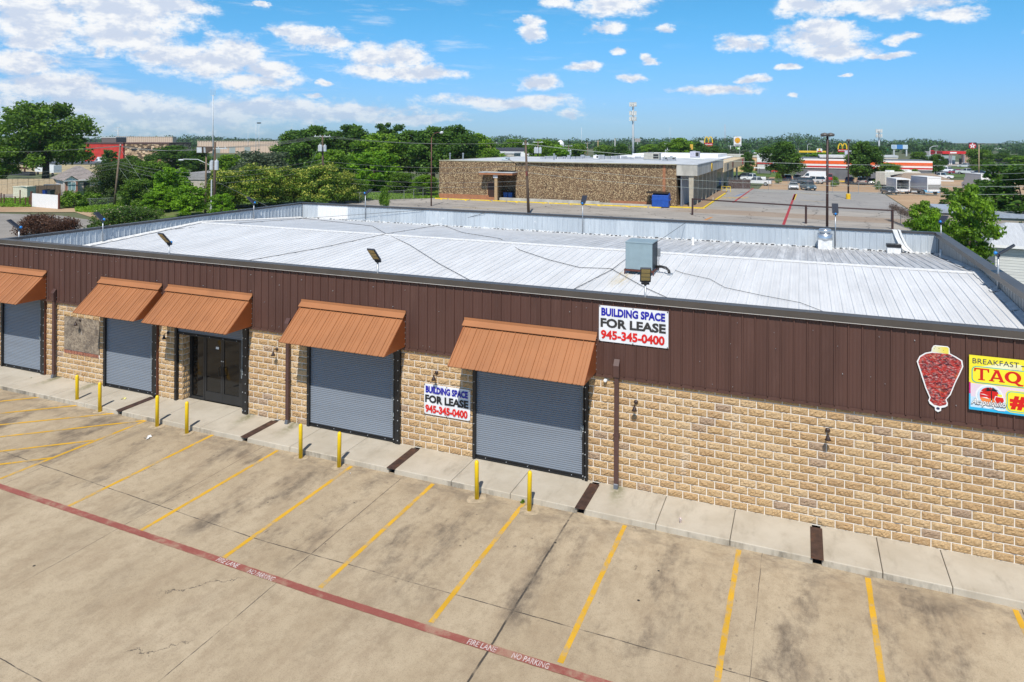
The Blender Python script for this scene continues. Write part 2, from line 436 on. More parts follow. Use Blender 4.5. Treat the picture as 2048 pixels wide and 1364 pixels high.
m_brown = M('brown_panel', (0.090, 0.044, 0.034), 0.48, var=0.12, vs=1.6, bump=0.03, bs=90, spec=0.35, stretch=(1, 1, 0.12), dirt=((0.14, 0.075, 0.06), 2.4, 0.5))
m_bronze = M('bronze_flashing', (0.078, 0.066, 0.056), 0.40, var=0.12, vs=1.0, spec=0.45)
m_bronze_d = M('dark_flashing', (0.055, 0.053, 0.055), 0.38, var=0.15, vs=2, spec=0.6)
m_spout = M('brown_downspout', (0.085, 0.043, 0.036), 0.45, var=0.12)
m_copper = M('copper_panel', (0.365, 0.152, 0.062), 0.45, var=0.07, vs=0.9, spec=0.5, dirt=((0.285, 0.115, 0.05), 1.3, 0.55))
m_black = M('black_steel', (0.012, 0.012, 0.013), 0.42)
m_blk2 = M('black_frame', (0.018, 0.019, 0.021), 0.35)
m_rustpanel = M('oxide_red_steel', (0.11, 0.034, 0.016), 0.6)
m_zinc = M('zinc_bolt', (0.62, 0.66, 0.7), 0.35, 0.6)
m_glassd = M('tinted_glass', (0.006, 0.006, 0.006), 0.03, var=0.3, spec=0.5)
m_steelrust = M('rusty_plate', (0.060, 0.032, 0.024), 0.62, var=0.35, vs=6, bump=0.15, dirt=((0.16, 0.065, 0.03), 4, 0.75))
m_bolyel = M('safety_yellow', (0.82, 0.56, 0.008), 0.42, var=0.05, vs=9, dirt=((0.42, 0.28, 0.03), 6, 0.35))
m_patch = M('pale_concrete_patch', (0.42, 0.335, 0.225), 0.9, var=0.3, vs=6, bump=0.2, dirt=((0.2, .15, .1), 12, .6))

# roll-up shutter
m_shut = M('shutter_slats', (0.198, 0.226, 0.266), 0.42, var=0.05, vs=0.8, spec=0.45, stretch=(0.4, 1, 3), dirt=((0.15, 0.16, 0.18), 1.2, 0.35))
# white coated roof sheet with grime
m_roof, t, p = custom('white_roof_coating')
o = t.obj(); X, Y, Z = t.xyz(o)
c = t.mix(t.ramp(t.noise(t.scale(o, 1, 0.25, 1), 1.2, 6, 0.65), 0.3, 0.7), (0.60, 0.605, 0.61), (0.715, 0.72, 0.725))
c = t.mix(t.math('MULTIPLY', t.ramp(t.noise(t.scale(o, 5, 0.16, 1), 1.4, 7, 0.75), 0.5, 0.78), 0.24), c, (0.34, 0.34, 0.345))
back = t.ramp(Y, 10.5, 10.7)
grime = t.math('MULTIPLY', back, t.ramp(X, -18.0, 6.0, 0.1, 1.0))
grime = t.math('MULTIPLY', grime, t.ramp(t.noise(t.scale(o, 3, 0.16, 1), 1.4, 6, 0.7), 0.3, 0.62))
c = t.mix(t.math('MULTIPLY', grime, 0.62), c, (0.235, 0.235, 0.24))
rustm = t.math('MULTIPLY', t.math('MULTIPLY', t.ramp(t.math('ABSOLUTE', t.math('ADD', X, 1.85)), 0.42, 0.1), t.ramp(Y, 4.0, 5.6)), t.math('MULTIPLY', t.ramp(Y, 6.9, 6.4), t.ramp(t.noise(t.scale(o, 6, 0.7, 1), 2, 4), 0.35, 0.6)))
c = t.mix(t.math('MULTIPLY', rustm, 0.65), c, (0.56, 0.46, 0.26))
c = t.mix(t.math('MULTIPLY', t.ramp(t.noise(o, 42, 4, 0.75), 0.58, 0.8), 0.3), c, (0.36, 0.36, 0.37))
t.set(p.inputs['Base Color'], c); p.inputs['Roughness'].default_value = 0.5; p.inputs['Specular IOR Level'].default_value = 0.35
# bare galvalume parapet panels with splashes of roof coating along the foot
m_galv, t, p = custom('galvalume_panel')
o = t.obj(); X, Y, Z = t.xyz(o)
pan = t.math('FLOOR', t.math('MULTIPLY', t.math('ADD', X, Y), 1.09))
wn = t.add('ShaderNodeTexWhiteNoise', noise_dimensions='1D'); t.set(wn.inputs['W'], pan)
c = t.mix(wn.outputs[0], (0.43, 0.475, 0.515), (0.54, 0.585, 0.62))
c = t.mix(t.math('MULTIPLY', t.ramp(t.noise(t.scale(o, 6, 6, 0.5), 1.6, 6, 0.7), 0.45, 0.75), 0.45), c, (0.26, 0.29, 0.325))
c = t.mix(t.math('MULTIPLY', t.ramp(t.noise(o, 22, 4), 0.55, 0.8), 0.3), c, (0.68, 0.71, 0.73))
foot = t.math('SUBTRACT', 4.26, t.math('MULTIPLY', t.math('SUBTRACT', t.noise(t.scale(o, 4, 4, 1), 1.5, 6, 0.75), 0.5), 0.5))
c = t.mix(t.ramp(t.math('SUBTRACT', foot, Z), -0.03, 0.03), c, (0.77, 0.77, 0.76))
pw = t.math('MULTIPLY', t.math('MULTIPLY', t.ramp(X, -25.36, -25.28), t.ramp(X, -22.92, -23.02)), t.ramp(t.noise(t.scale(o, 3, 3, 1), 3, 5), 0.2, 0.3))
pw = t.math('MULTIPLY', pw, t.ramp(Y, 18.5, 18.6))
c = t.mix(pw, c, (0.78, 0.78, 0.77))
blob = t.math('MULTIPLY', t.ramp(t.noise(t.scale(o, 1, 1, 0.6), 1.5, 6, 0.8), 0.63, 0.68), 0.9)
c = t.mix(blob, c, (0.78, 0.78, 0.77))
t.set(p.inputs['Base Color'], c); p.inputs['Roughness'].default_value = 0.42; p.inputs['Metallic'].default_value = 0.12
m_galvside = M('weathered_galvalume', (0.36, 0.345, 0.325), 0.5, 0.1, var=0.2, vs=2.5, stretch=(6, 6, 0.5), dirt=((0.62, 0.66, 0.70), 3, 0.6))
m_white = M('white_paint', (0.78, 0.78, 0.77), 0.5, var=0.04)
m_flash = M('coated_white_flashing', (0.72, 0.72, 0.71), 0.5, var=0.12, vs=6, dirt=((0.35, 0.35, 0.36), 9, 0.5))
m_cable = M('black_cable', (0.03, 0.03, 0.032), 0.6)
m_ac = M('grey_blue_enamel', (0.245, 0.318, 0.345), 0.42, var=0.06, spec=0.45)
m_acd = M('condenser_fins', (0.045, 0.06, 0.075), 0.5, 0.4, var=0.3, vs=20)
m_galvpole = M('galvanized_pole', (0.36, 0.38, 0.40), 0.38, 0.5, var=0.1)
m_led = M('led_panel', (0.48, 0.38, 0.16), 0.5, var=0.18, vs=60, bump=0.15, bs=70)
m_lamp = M('lamp_housing', (0.055, 0.060, 0.075), 0.5, spec=.25)
m_solar = M('solar_cells', (0.030, 0.036, 0.052), 0.6, var=0.2, vs=20, spec=0.1)
m_bluecap = M('blue_plastic', (0.02, 0.26, 0.70), 0.4)
m_scon = M('dark_bronze_fixture', (0.045, 0.026, 0.020), 0.35)

# ================================================================== ground
ground_m, t, p = custom('ground_soil')
o = t.obj()
c = t.mix(t.ramp(t.noise(o, 0.02, 6, 0.6), 0.35, 0.65), (0.055, 0.085, 0.026), (0.15, 0.135, 0.075))
c = t.mix(t.math('MULTIPLY', t.ramp(t.noise(o, 0.4, 6, 0.7), 0.4, 0.7), 0.6), c, (0.075, 0.12, 0.03))
t.set(p.inputs['Base Color'], c); p.inputs['Roughness'].default_value = 0.95
g = MB(); g.quad((-6000, -3000, -0.22), (6000, -3000, -0.22), (6000, 9000, -0.22), (-6000, 9000, -0.22))
struct('ground', g, ground_m)
g = MB(); g.box(-48, -46, -0.6, 34, 0.0, -0.15); struct('parking_lot', g, m_lot)

# ------------------------------------------------------------------ sidewalk: slabs with real gaps and drain channels under the plates
PLATES = [(-17.72, .13), (-12.17, .13), (-6.77, .135), (-1.13, .135), (4.45, .135)]
joints = [-23.1, -21.3, -19.5, -15.95, -14.05, -10.4, -8.6, -4.85, -3.08, 0.80, 2.55, 5.77, 7.09, 8.75, 10.6, 12.4]
g = MB()
cuts = [(x - .006, x + .006) for x in joints] + [(x - .095, x + .095) for x, _ in PLATES]
cuts.sort(); x = -26.9
for a, b in cuts + [(14.2, 14.2)]:
    g.box(x, -1.52, -0.4, a, 0.35, 0.0); x = b
struct('sidewalk', g, m_walk)
bev(bpy.data.objects['sidewalk'], 0.018, 2)
g = MB(); g.box(-26.9, -1.46, -0.5, 14.2, 0.2, -0.146); struct('sidewalk_footing', g, M('channel_dark', (0.05, 0.045, 0.04), 0.9))  # even dark base seen through the slab gaps and drain channels
for i, ((x, hw), lab) in enumerate(zip(PLATES, [
    'rusty drain plate beside the narrow shutter door next to the glass entrance', 'rusty drain plate just right of the glass entrance, by a downspout',
    'rusty drain plate between the two wide shutter doors', 'rusty drain plate right of the rightmost shutter door',
    'rusty drain plate crossing the sidewalk under the long bare block wall'])):
    g = MB(); g.box(x - hw, -1.57, 0.003, x + hw, -0.16, 0.016)
    for yy in (-1.5, -0.24):
        for xx in (-hw + .03, hw - .03): g.lathe([(.013, 0), (.013, .006), (.007, .009)], 8, 0, (x + xx, yy, 0.015))
    tag(O('drain_plate', g, m_steelrust), lab, 'drain plate', 'steel plates over the sidewalk drains')

# ------------------------------------------------------------------ painted markings
def stripe(name, pts, width, mat_, z, ends=None):
    g = MB(); pts = [Vector((q[0], q[1], 0)) for q in pts]
    L = []
    for i, q in enumerate(pts):
        d = (pts[min(i+1, len(pts)-1)] - pts[max(i-1, 0)]).normalized(); nrm = Vector((-d.y, d.x, 0))
        L.append((q + nrm * width / 2, q - nrm * width / 2))
    for i in range(len(L) - 1):
        a, b = L[i], L[i+1]
        n = max(1, int((a[0] - b[0]).length / 0.12))
        for k in range(n):
            t0, t1 = k / n, (k+1) / n
            g.quad(*[(v.x, v.y, z) for v in (a[0].lerp(b[0], t0), a[1].lerp(b[1], t0), a[1].lerp(b[1], t1), a[0].lerp(b[0], t1))])
    # ragged paint edge
    for i, v in enumerate(g.v): g.v[i] = (v[0] + math.sin(v[0]*91 + v[1]*57) * .004, v[1] + math.sin(v[0]*67 - v[1]*83) * .004, v[2])
    return struct(name, g, mat_)
for k in range(-5, 5):
    xs = 0.05 + 2.71 * k
    stripe('parking_stripe', [(xs, -1.60 if k > -5 else -1.30), (xs - 0.02, -6.62 + 0.035 * k * (k < 0) * -1)], 0.112, m_yel, -0.146)
HATCH = [((291,841),(0,874)), ((188,881),(0,903)), ((104,916),(0,929)), ((257,824),(0,850)), ((194,807),(0,827)), ((124,790),(0,803)), ((57,771),(0,779)), ((33,762),(0,774))]
stripe('parking_stripe', [onz(295, 840)[:2], onz(0, 958)[:2]], 0.112, m_yel, -0.146)
for a, b in HATCH:
    A, B = onz(*a), onz(*b); B = A + (B - A) * 1.6
    stripe('hatch_stripe', [A[:2], B[:2]], 0.105, m_yel, -0.1425)
g = stripe('fire_lane_line', [(-34, -6.0), (-24, -6.22), (-16.24, -6.37), (-10.7, -6.54), (-8.07, -6.63), (-5.34, -6.73), (-2.6, -6.775), (0.1, -6.79), (14, -6.8)], 0.185, m_redline, -0.138)
def ground_text(body, mat_, xa, xb, ymid, h=0.14):
    ang = math.atan2(-0.04 if xb < -4 else -0.012, 1)
    xd = (math.cos(ang), math.sin(ang), 0); ud = (-math.sin(ang) , math.cos(ang), 0)
    o = text_obj('fire_lane_lettering', body, mat_, None, (xa, ymid - h / 2, -0.1335), xd, ud, h, xb - xa, 0.012, 0.0, 0.0015)
    o['kind'] = 'structure'
P = lambda px, py: onz(px, py).x
ground_text('FIRE LANE', m_whtline, P(432, 1122), P(476, 1134), -6.625)
ground_text('NO PARKING', m_whtline, P(495, 1145), P(548, 1160), -6.69)
ground_text('FIRE LANE', m_whtworn, P(936, 1284), P(992, 1303), -6.785)
ground_text('NO PARKING', m_whtworn, P(1024, 1313), P(1098, 1335), -6.79)

# ================================================================== the retail building
XL, XR, YB = -26.7, 10.12, 19.15
H, BW = 0.2032, 0.4064
bld = thing('retail_building', 'long low retail building with brown metal fascia over tan block and white metal roof', 'building')
OPEN = [(-26.45, -23.72, 3.25), (-20.45, -17.62, 3.25), (-16.80, -13.42, 3.25), (-10.93, -7.38, 3.25), (-4.90, -1.36, 3.25)]
BOARD = (-22.66, -20.70, 1.09, 2.42)
# block face: every block bulges out of the mortar by its own split surface
V, F, T = [], [], []
nx, nz = 10, 5
holes = [(a, b, 0.0, zt) for a, b, zt in OPEN] + [BOARD]
def add_block(a, b, z0, z1):
    if b - a < 0.05 or z1 - z0 < 0.04: return
    i0 = len(V)
    q = random.random()
    tint = 0.22 + 0.78 * random.random()
    gprob = 0.09 if a > 3 else 0.045
    if random.random() < gprob: tint = random.random() * 0.2
    bulge = 0.012 + 0.010 * random.random(); sl = random.uniform(-1, 1) * .012; sz = random.uniform(-1, 1) * .016
    for k in range(nz + 1):
        for j in range(nx + 1):
            u, v = j / nx, k / nz
            xx, zz = a + (b - a) * u, z0 + (z1 - z0) * v
            if j in (0, nx) or k in (0, nz): y = -0.004
            else:
                wt_ = min(1.0, 3.2 * min(u, 1 - u) + .4) * min(1.0, 2.2 * min(v, 1 - v) + .4)
                y = -.007 - (bulge * .6 + sl * (u - .5) + sz * (v - .5) + random.random() ** 1.6 * 0.034) * wt_
            if 0 < j < nx: xx += random.uniform(-.008, .008)
            V.append((xx, y, zz))
    for k in range(nz):
        for j in range(nx):
            s = i0 + k * (nx + 1) + j
            F.append((s, s + 1, s + nx + 2, s + nx + 1)); T.append(min(1, max(0, tint + random.uniform(-.05, .05))))
mj = 0.0098
for r in range(16):
    z0, z1 = r * H + mj, (r + 1) * H - mj
    x = XL - 0.02 - (BW / 2 if r % 2 else 0)
    # the course grid is tied to a joint at x = 0 on the lowest course
    k0 = math.floor((XL - 0.3) / BW) - 1
    for k in range(k0, int(XR / BW) + 2):
        a = k * BW + (BW / 2 if r % 2 else 0); b = a + BW
        a, b = max(a, XL) + mj, min(b, XR) - mj
        if b <= a: continue
        segs = [(a, b)]
        for (ha, hb, h0, h1) in holes:
            if z0 >= h1 - .03 or z1 <= h0 + .03: continue
            ns = []
            for (p0, p1) in segs:
                if p1 <= ha or p0 >= hb: ns.append((p0, p1)); continue
                if p0 < ha - .05: ns.append((p0, ha - mj * .3))
                if p1 > hb + .05: ns.append((hb + mj * .3, p1))
            segs = ns
        for p0, p1 in segs: add_block(p0, p1, z0, z1)
me = bpy.data.meshes.new('block_wall'); me.from_pydata(V, [], F)
me.materials.append(m_block); me.materials.append(m_mortar)
me.attributes.new('tint', 'FLOAT', 'FACE').data.foreach_set('value', T)
bm = bmesh.new(); bm.from_mesh(me)
lay = bm.faces.layers.float['tint']
def mq(x0, z0, x1, z1, y=0.0):
    f = bm.faces.new([bm.verts.new(q) for q in ((x0, y, z0), (x1, y, z0), (x1, y, z1), (x0, y, z1))]); f.material_index = 1
edges = [XL] + [e for o_ in OPEN for e in o_[:2]] + [XR]
for i in range(0, len(edges), 2): mq(edges[i], -0.02, edges[i+1], 3.25)
mq(XL, 3.25, XR, 4.3)
bm.to_mesh(me); bm.free()
O('block_wall', me, None, bld) if False else None
ob = bpy.data.objects.new('block_wall', me); COL.objects.link(ob); ob.parent = bld
# outer side and rear walls
g = MB()
g.box(XL, 0.003, -0.2, XL + .15, YB, 4.2); g.box(XR - .15, 0.003, -0.2, XR, YB, 4.2); g.box(XL + .15, YB - .15, -0.2, XR - .15, YB, 4.2)
O('rear_wall', g, M('brown_side_sheet', (0.11, 0.06, 0.05), 0.5), bld)

def ribbed(length, pitch=0.305, rib=0.048, dep=0.032, minor=0.006, x0=0.0):
    """standing rib sheet: list of (run, height)"""
    P = [(0, 0)]; n = int(length / pitch) + 1
    for i in range(n):
        b = x0 + i * pitch
        for (dx_, h) in ((.0, 0), (.012, dep), (.012 + rib * .55, dep), (.024 + rib * .55, 0), (.118, 0), (.124, minor), (.142, minor), (.148, 0), (.208, 0), (.214, minor), (.232, minor), (.238, 0)):
            xx = b + dx_
            if 0 < xx < length: P.append((xx, h))
    P.append((length, 0)); return P
def wall_sheet(name, mat_, p0, p1, z0, z1, out, pitch=0.305, parent=None, dep=0.032, x0=0.1):
    d = Vector(p1) - Vector(p0); L = d.length; d.normalize(); o_ = Vector(out)
    g = MB(); pr_ = ribbed(L, pitch, dep=dep, x0=x0)
    for k in range(len(pr_) - 1):
        a = Vector(p0) + d * pr_[k][0] + o_ * pr_[k][1]; b = Vector(p0) + d * pr_[k+1][0] + o_ * pr_[k+1][1]
        g.quad((a.x, a.y, z0), (b.x, b.y, z0), (b.x, b.y, z1), (a.x, a.y, z1))
    return O(name, g, mat_, parent, fix=False)
ZC = 3.0
wall_sheet('fascia_panel', m_brown, (XL, -0.062, 0), (XR, -0.062, 0), ZC, 5.10, (0, -1, 0), parent=bld)
g = MB(); g.box(XL - .02, -0.088, ZC - 0.045, XR + .02, -0.004, ZC + 0.004); g.box(XL - .02, -0.094, ZC - .05, XR + .02, -0.088, ZC + .03)
O('base_trim', g, m_brown, bld)
# screws and specks on the fascia
g = MB()
for i in range(110):
    x = random.choice([random.uniform(XL, XR), round(random.uniform(XL, XR) / .305) * .305 + XL % .305])
    z = random.choice([3.15, 3.7, 4.25, 4.8, random.uniform(3.1, 5)])
    s_ = random.choice([.004, .004, .005, .008]); g.box(x - s_, -0.1, z - s_, x + s_, -0.0625, z + s_)
O('panel_screw', g, m_zinc, bld)['kind'] = 'stuff'
# parapets: inner sheets, outer sheets and metal caps
ZT = 5.24
wall_sheet('parapet_lining', m_galv, (XL + .14, YB - .12, 0), (XR - .14, YB - .12, 0), 4.05, 5.14, (0, -1, 0), parent=bld, dep=.026)
wall_sheet('parapet_lining', m_galv, (XL + .12, 0.14, 0), (XL + .12, YB - .14, 0), 4.05, 5.14, (1, 0, 0), parent=bld, dep=.026)
wall_sheet('parapet_lining', m_galvside, (XR - .12, YB - .14, 0), (XR - .12, 0.14, 0), 4.05, 5.14, (-1, 0, 0), pitch=0.30, parent=bld, dep=.022)
wall_sheet('parapet_lining', m_galvside, (XR - .14, 0.10, 0), (XL + .14, 0.10, 0), 4.05, 5.12, (0, 1, 0), parent=bld, dep=.022)
g = MB(); g.box(XL - .01, 0.02, 4.2, XL + .02, YB, 5.13); g.box(XR - .02, 0.02, 4.2, XR + .01, YB, 5.13); g.box(XL, YB - .03, 4.2, XR, YB + .01, 5.13)
O('parapet_outer_sheet', g, m_brown, bld)
g = MB(); g.box(XL - .06, -0.135, 5.215, XR + .06, 0.16, ZT)          # flat top
g.box(XL - .06, -0.139, 5.085, XR + .06, -0.128, 5.2155); g.box(XL - .06, -0.152, 5.078, XR + .06, -0.139, 5.094)
g.box(XL - .06, 0.15, 5.11, XR + .06, 0.161, 5.214)
o_ = O('parapet_cap', g, m_bronze, bld)
g = MB(); g.box(XL - .06, -0.156, 5.070, XR + .06, -0.1525, 5.082); O('drip_edge', g, M('bright_edge', (0.55, 0.52, 0.48), 0.5), bld)
g = MB(); g.box(XL - .05, YB - .17, 5.125, XR + .05, YB + .05, 5.235); O('parapet_cap', g, m_bronze_d, bld)
g = MB(); g.box(XL - .062, 0.165, 5.125, XL + .16, YB - .172, 5.232); O('parapet_cap', g, m_bronze_d, bld)
g = MB(); g.box(XR - .30, 0.165, 5.125, XR + .062, YB - .172, 5.234); g.box(XR - .302, 0.165, 5.06, XR - .29, YB - .172, 5.124)
O('parapet_cap', g, m_bronze, bld)
# roof sheets
YR, ZE, ZR, ZBK = 10.5, 4.2, 4.8, 4.2
KF, KB = (ZR - ZE) / (YR - .1), (ZR - ZBK) / (YB - .1 - YR)
def roofz(y): return ZE + (y - .1) * KF if y < YR else ZR - (y - YR) * KB
def onroof(px, py, dz=0.0):
    d = ray(px, py)
    for a, b, lo, hi in ((ZE - .1 * KF + dz, KF, -9, YR), (ZR + YR * KB + dz, -KB, YR, 99)):
        t_ = (a + b * CAM.y - CAM.z) / (d.z - b * d.y); q = CAM + d * t_
        if lo <= q.y <= hi: return q
    return q
for nm, y0, y1 in (('front', .06, YR), ('rear', YR, YB - .1)):
    g = MB(); pr_ = ribbed(XR - XL - .3, 0.305, .05, .030, .006, .05)
    for k in range(len(pr_) - 1):
        for (ya, yb) in ([(y0, (y0 + y1) / 2), ((y0 + y1) / 2, y1)]):
            a, b = pr_[k], pr_[k+1]
            za, zb = (ZE + (ya - .1) * KF, ZE + (yb - .1) * KF) if nm == 'front' else (ZR - (ya - YR) * KB, ZR - (yb - YR) * KB)
            g.quad((XL + .15 + a[0], ya, za + a[1]), (XL + .15 + b[0], ya, za + b[1]), (XL + .15 + b[0], yb, zb + b[1]), (XL + .15 + a[0], yb, zb + a[1]))
    O('roof_sheet', g, m_roof, bld, fix=False)
g = MB(); n = 120
for i in range(n):
    xa, xb = XL + .16 + (XR - XL - .32) * i / n, XL + .16 + (XR - XL - .32) * (i + 1) / n
    ja, jb = random.uniform(-.03, .03), random.uniform(-.03, .03)
    g.quad((xa, YR - .24 + ja, roofz(YR - .24) + .014), (xb, YR - .24 + ja, roofz(YR - .24) + .014), (xb, YR, ZR + .042), (xa, YR, ZR + .042))
    g.quad((xa, YR, ZR + .042), (xb, YR, ZR + .042), (xb, YR + .22 + jb, roofz(YR + .22) + .014), (xa, YR + .22 + jb, roofz(YR + .22) + .014))
O('ridge_cap', g, m_flash, bld, fix=False)
g = MB(); y = YB - .16
for i in range(150):
    x = XL + .2 + i * (XR - XL - .4) / 150; L = random.uniform(.06, .2)
    g.box(x, y - .05, 4.18, x + L, y - .035, 4.20 + random.uniform(.02, .075))
O('closure_strip', g, M('dark_closure', (0.05, 0.05, 0.052), 0.8), bld)['kind'] = 'stuff'
g = MB(); g9 = MB()
for i in range(60):
    t0, t1 = i / 60, (i + 1) / 60; y0 = .3 + (YB - .6) * t0; y1 = .3 + (YB - .6) * t1; w0 = .22 + random.uniform(-.06, .05)
    g.quad((XL + .15, y0, roofz(y0) + .10), (XL + .15 + w0, y0, roofz(y0) + .035), (XL + .15 + w0, y1, roofz(y1) + .035), (XL + .15, y1, roofz(y1) + .10))
    w1 = .2 + random.uniform(-.05, .1)
    g9.quad((XR - .15 - w1, y0, roofz(y0) + .036), (XR - .15, y0, roofz(y0) + .09), (XR - .15, y1, roofz(y1) + .09), (XR - .15 - w1, y1, roofz(y1) + .036))
O('roof_edge_flashing', g, m_flash, bld, fix=False); O('roof_edge_flashing', g9, m_flash, bld, fix=False)
g = MB(); g.box(XL + .18, .2, 3.5, XR - .2, .24, 3.52); 
g = MB(); g.box(XL + .16, 2.2, -0.1, XR - .16, 2.25, 4.1); O('inner_partition', g, M('dark_interior', (0.03, 0.028, 0.026), 0.9), bld)

# awnings -----------------------------------------------------------
def awning(xa, xb):
    a = bpy.data.objects.new('awning', None); COL.objects.link(a); a.parent = bld
    zt, zb, yo, yw, zk = 4.17, 3.06, -1.26, -0.10, 4.01
    L = xb - xa; g = MB()
    dy_, dz_ = yo - (-0.24), zb - (zk - .03)
    ln = math.hypot(dy_, dz_); nrm = Vector((0, dz_, -dy_)) / ln
    if nrm.z < 0: nrm = -nrm
    pr_ = ribbed(L, .405, .03, .030, .015, .02)
    for k in range(len(pr_) - 1):
        p, q = pr_[k], pr_[k+1]
        A0 = Vector((xa + p[0], -.10, zk + .015)) + nrm * p[1]; B0 = Vector((xa + q[0], -.10, zk + .015)) + nrm * q[1]
        A1 = Vector((xa + p[0], yo, zb)) + nrm * p[1]; B1 = Vector((xa + q[0], yo, zb)) + nrm * q[1]
        g.quad(A1, B1, B0, A0)
    o1 = O('canopy_panel', g, m_copper, a, fix=False)
    g = MB(); g.box(xa - .03, -.118, zk + .05, xb + .03, -.096, zt)
    g.hexa([(xa - .03, -.118, zk + .052), (xb + .03, -.118, zk + .052), (xb + .03, -.097, zk + .052), (xa - .03, -.097, zk + .052), (xa - .03, -.125, zk + .07), (xb + .03, -.125, zk + .07), (xb + .03, -.1, zk + .07), (xa - .03, -.1, zk + .07)])
    O('wall_flashing', g, m_copper, a)
    g = MB(); s0 = Vector((0, -.115, zk + .06)); s1 = Vector((0, -.115 - .15, zk + .06 - .15 * .74))
    for (za, zb2) in ((0, .012),):
        g.hexa([(xa - .03, s0.y, s0.z), (xb + .03, s0.y, s0.z), (xb + .03, s1.y, s1.z), (xa - .03, s1.y, s1.z), (xa - .03, s0.y - .01, s0.z + .03), (xb + .03, s0.y - .01, s0.z + .03), (xb + .03, s1.y - .012, s1.z + .014), (xa - .03, s1.y - .012, s1.z + .014)])
    O('ridge_flashing', g, m_copper, a)
    for xs in (xa, xb):
        g = MB(); g.prism([(-.098, zk - .0), (-.098, zb), (yo + .03, zb + .005), (-.2, zk - .055)], xs - .008, xs + .008, 'x')
        O('side_panel', g, M('copper_side', (0.30, 0.082, 0.022), 0.42, var=0.1, vs=2), a)
    g = MB(); g.box(xa + .01, yo + .012, zb - .015, xb - .01, yo + .05, zb + .012); g.box(xa + .01, -.115, zb, xb - .01, -.098, zb + .05)
    O('support_frame', g, m_black, a)
    g = MB()
    for k in range(6):
        z = zb + .08 + k * .17; g.lathe([(.011, 0), (.011, .012)], 6, 0, (xb + .012, -.11, z))
    O('screw_row', g, m_zinc, a)['kind'] = 'stuff'
    return a
for xa, xb in ((-26.62, -23.63), (-20.5, -17.40), (-17.04, -13.22), (-11.10, -7.20), (-5.13, -1.13)): awning(xa, xb)

# roll-up doors -----------------------------------------------------
def shutter(a, b, z0=0.03, z1=3.3, lw=.10, rw=.2, chain=True, glass=False):
    d = bpy.data.objects.new('roller_door', None); COL.objects.link(d); d.parent = bld
    g = MB(); pitch = .060; n = int((z1 - z0 - .08) / pitch); prof = [(0, .0), (-.007, .011), (-.010, .024), (-.0095, .037), (-.006, .048), (.003, .054), (.003, .060)]
    x0, x1 = a + lw - .02, b - rw + .02
    for k in range(n):
        zb = z0 + .08 + k * pitch
        for (p, q) in zip(prof[:-1], prof[1:]):
            g.quad((x0, .02 + p[0], zb + p[1]), (x1, .02 + p[0], zb + p[1]), (x1, .02 + q[0], zb + q[1]), (x0, .02 + q[0], zb + q[1]))
    O('shutter_curtain', g, m_shut, d, fix=False)
    g = MB(); g.box(x0, -.035, z0, x1, .05, z0 + .035); g.box(x0, .0, z0 + .035, x1, .018, z0 + .085)
    O('bottom_bar', g, m_black, d)
    g = MB()
    for k in range(5):
        xx = x0 + (x1 - x0) * (k + .5) / 5; g.lathe([(.014, 0), (.014, .012), (.006, .016)], 8, 0, (xx, -.02, z0 + .034))
    O('bar_bolt', g, m_zinc, d)['kind'] = 'stuff'
    g = MB(); g.box(a, -.065, 0, a + lw, -.05, 3.3); g.box(a + lw - .02, -.05, 0, a + lw, .06, 3.3); g.box(a, -.05, 0, a + .015, .06, 3.3)
    O('guide_rail', g, m_black, d)
    g = MB(); g.box(b - rw, -.06, 0, b - rw + .06, -.045, 3.3); g.box(b - rw, -.045, 0, b - rw + .015, .06, 3.3); g.box(b - rw + .06, -.01, 0, b - .04, .0, 3.3); g.box(b - .05, -.09, 0, b - .035, .02, 3.3); g.box(b - rw + .09, -.09, 0, b - .05, -.078, 3.3)
    O('guide_rail', g, m_black, d)
    g = MB(); g.box(b - .034, -.088, 0, b, .05, 3.3); O('door_jamb', g, m_rustpanel if glass is False and a < -12 else m_black, d)
    g = MB()
    for k in range(10):
        z = .12 + k * .31
        for xx, yy in ((b - .066, -.09), (b - rw + .03, -.06)) if k % 2 == 0 else ((b - .066, -.09),):
            g.tube([(xx, yy - .012, z), (xx, yy, z)], .016, 8)
        if k % 2: g.tube([(a + .05, -.077, z), (a + .05, -.065, z)], .012, 8)
    O('rail_bolt', g, m_zinc, d)['kind'] = 'stuff'
    if chain:
        g = MB(); xc = b - rw - .015; zl = random.choice([.62, 1.2, 1.2])
        for off in (-.02, .025):
            g.tube([(xc + off, -.05, 3.1), (xc + off * .9, -.06, 2.2), (xc + off * .8, -.07, zl + .1)], .007, 6)
        g.tube([(xc - .016, -.07, zl + .1), (xc - .008, -.075, zl + .02), (xc + .01, -.075, zl), (xc + .02, -.07, zl + .1)], .007, 6)
        g.tube([(xc, -.085, zl + .25), (xc, -.085, zl + .34)], .018, 6); g.tube([(xc + .05, -.085, zl + .22), (xc + .05, -.085, zl + .33)], .016, 6)
        O('pull_chain', g, M('grey_chain', (0.30, 0.34, 0.36), 0.5, 0.3), d)
    return d
shutter(-26.45, -23.72, rw=.30)
shutter(-20.45, -17.62, rw=.30)
shutter(-10.93, -7.38, rw=.26)
shutter(-4.90, -1.36, rw=.17)
d = shutter(-16.80, -13.42, z0=2.40, lw=.10, rw=.24, glass=True)
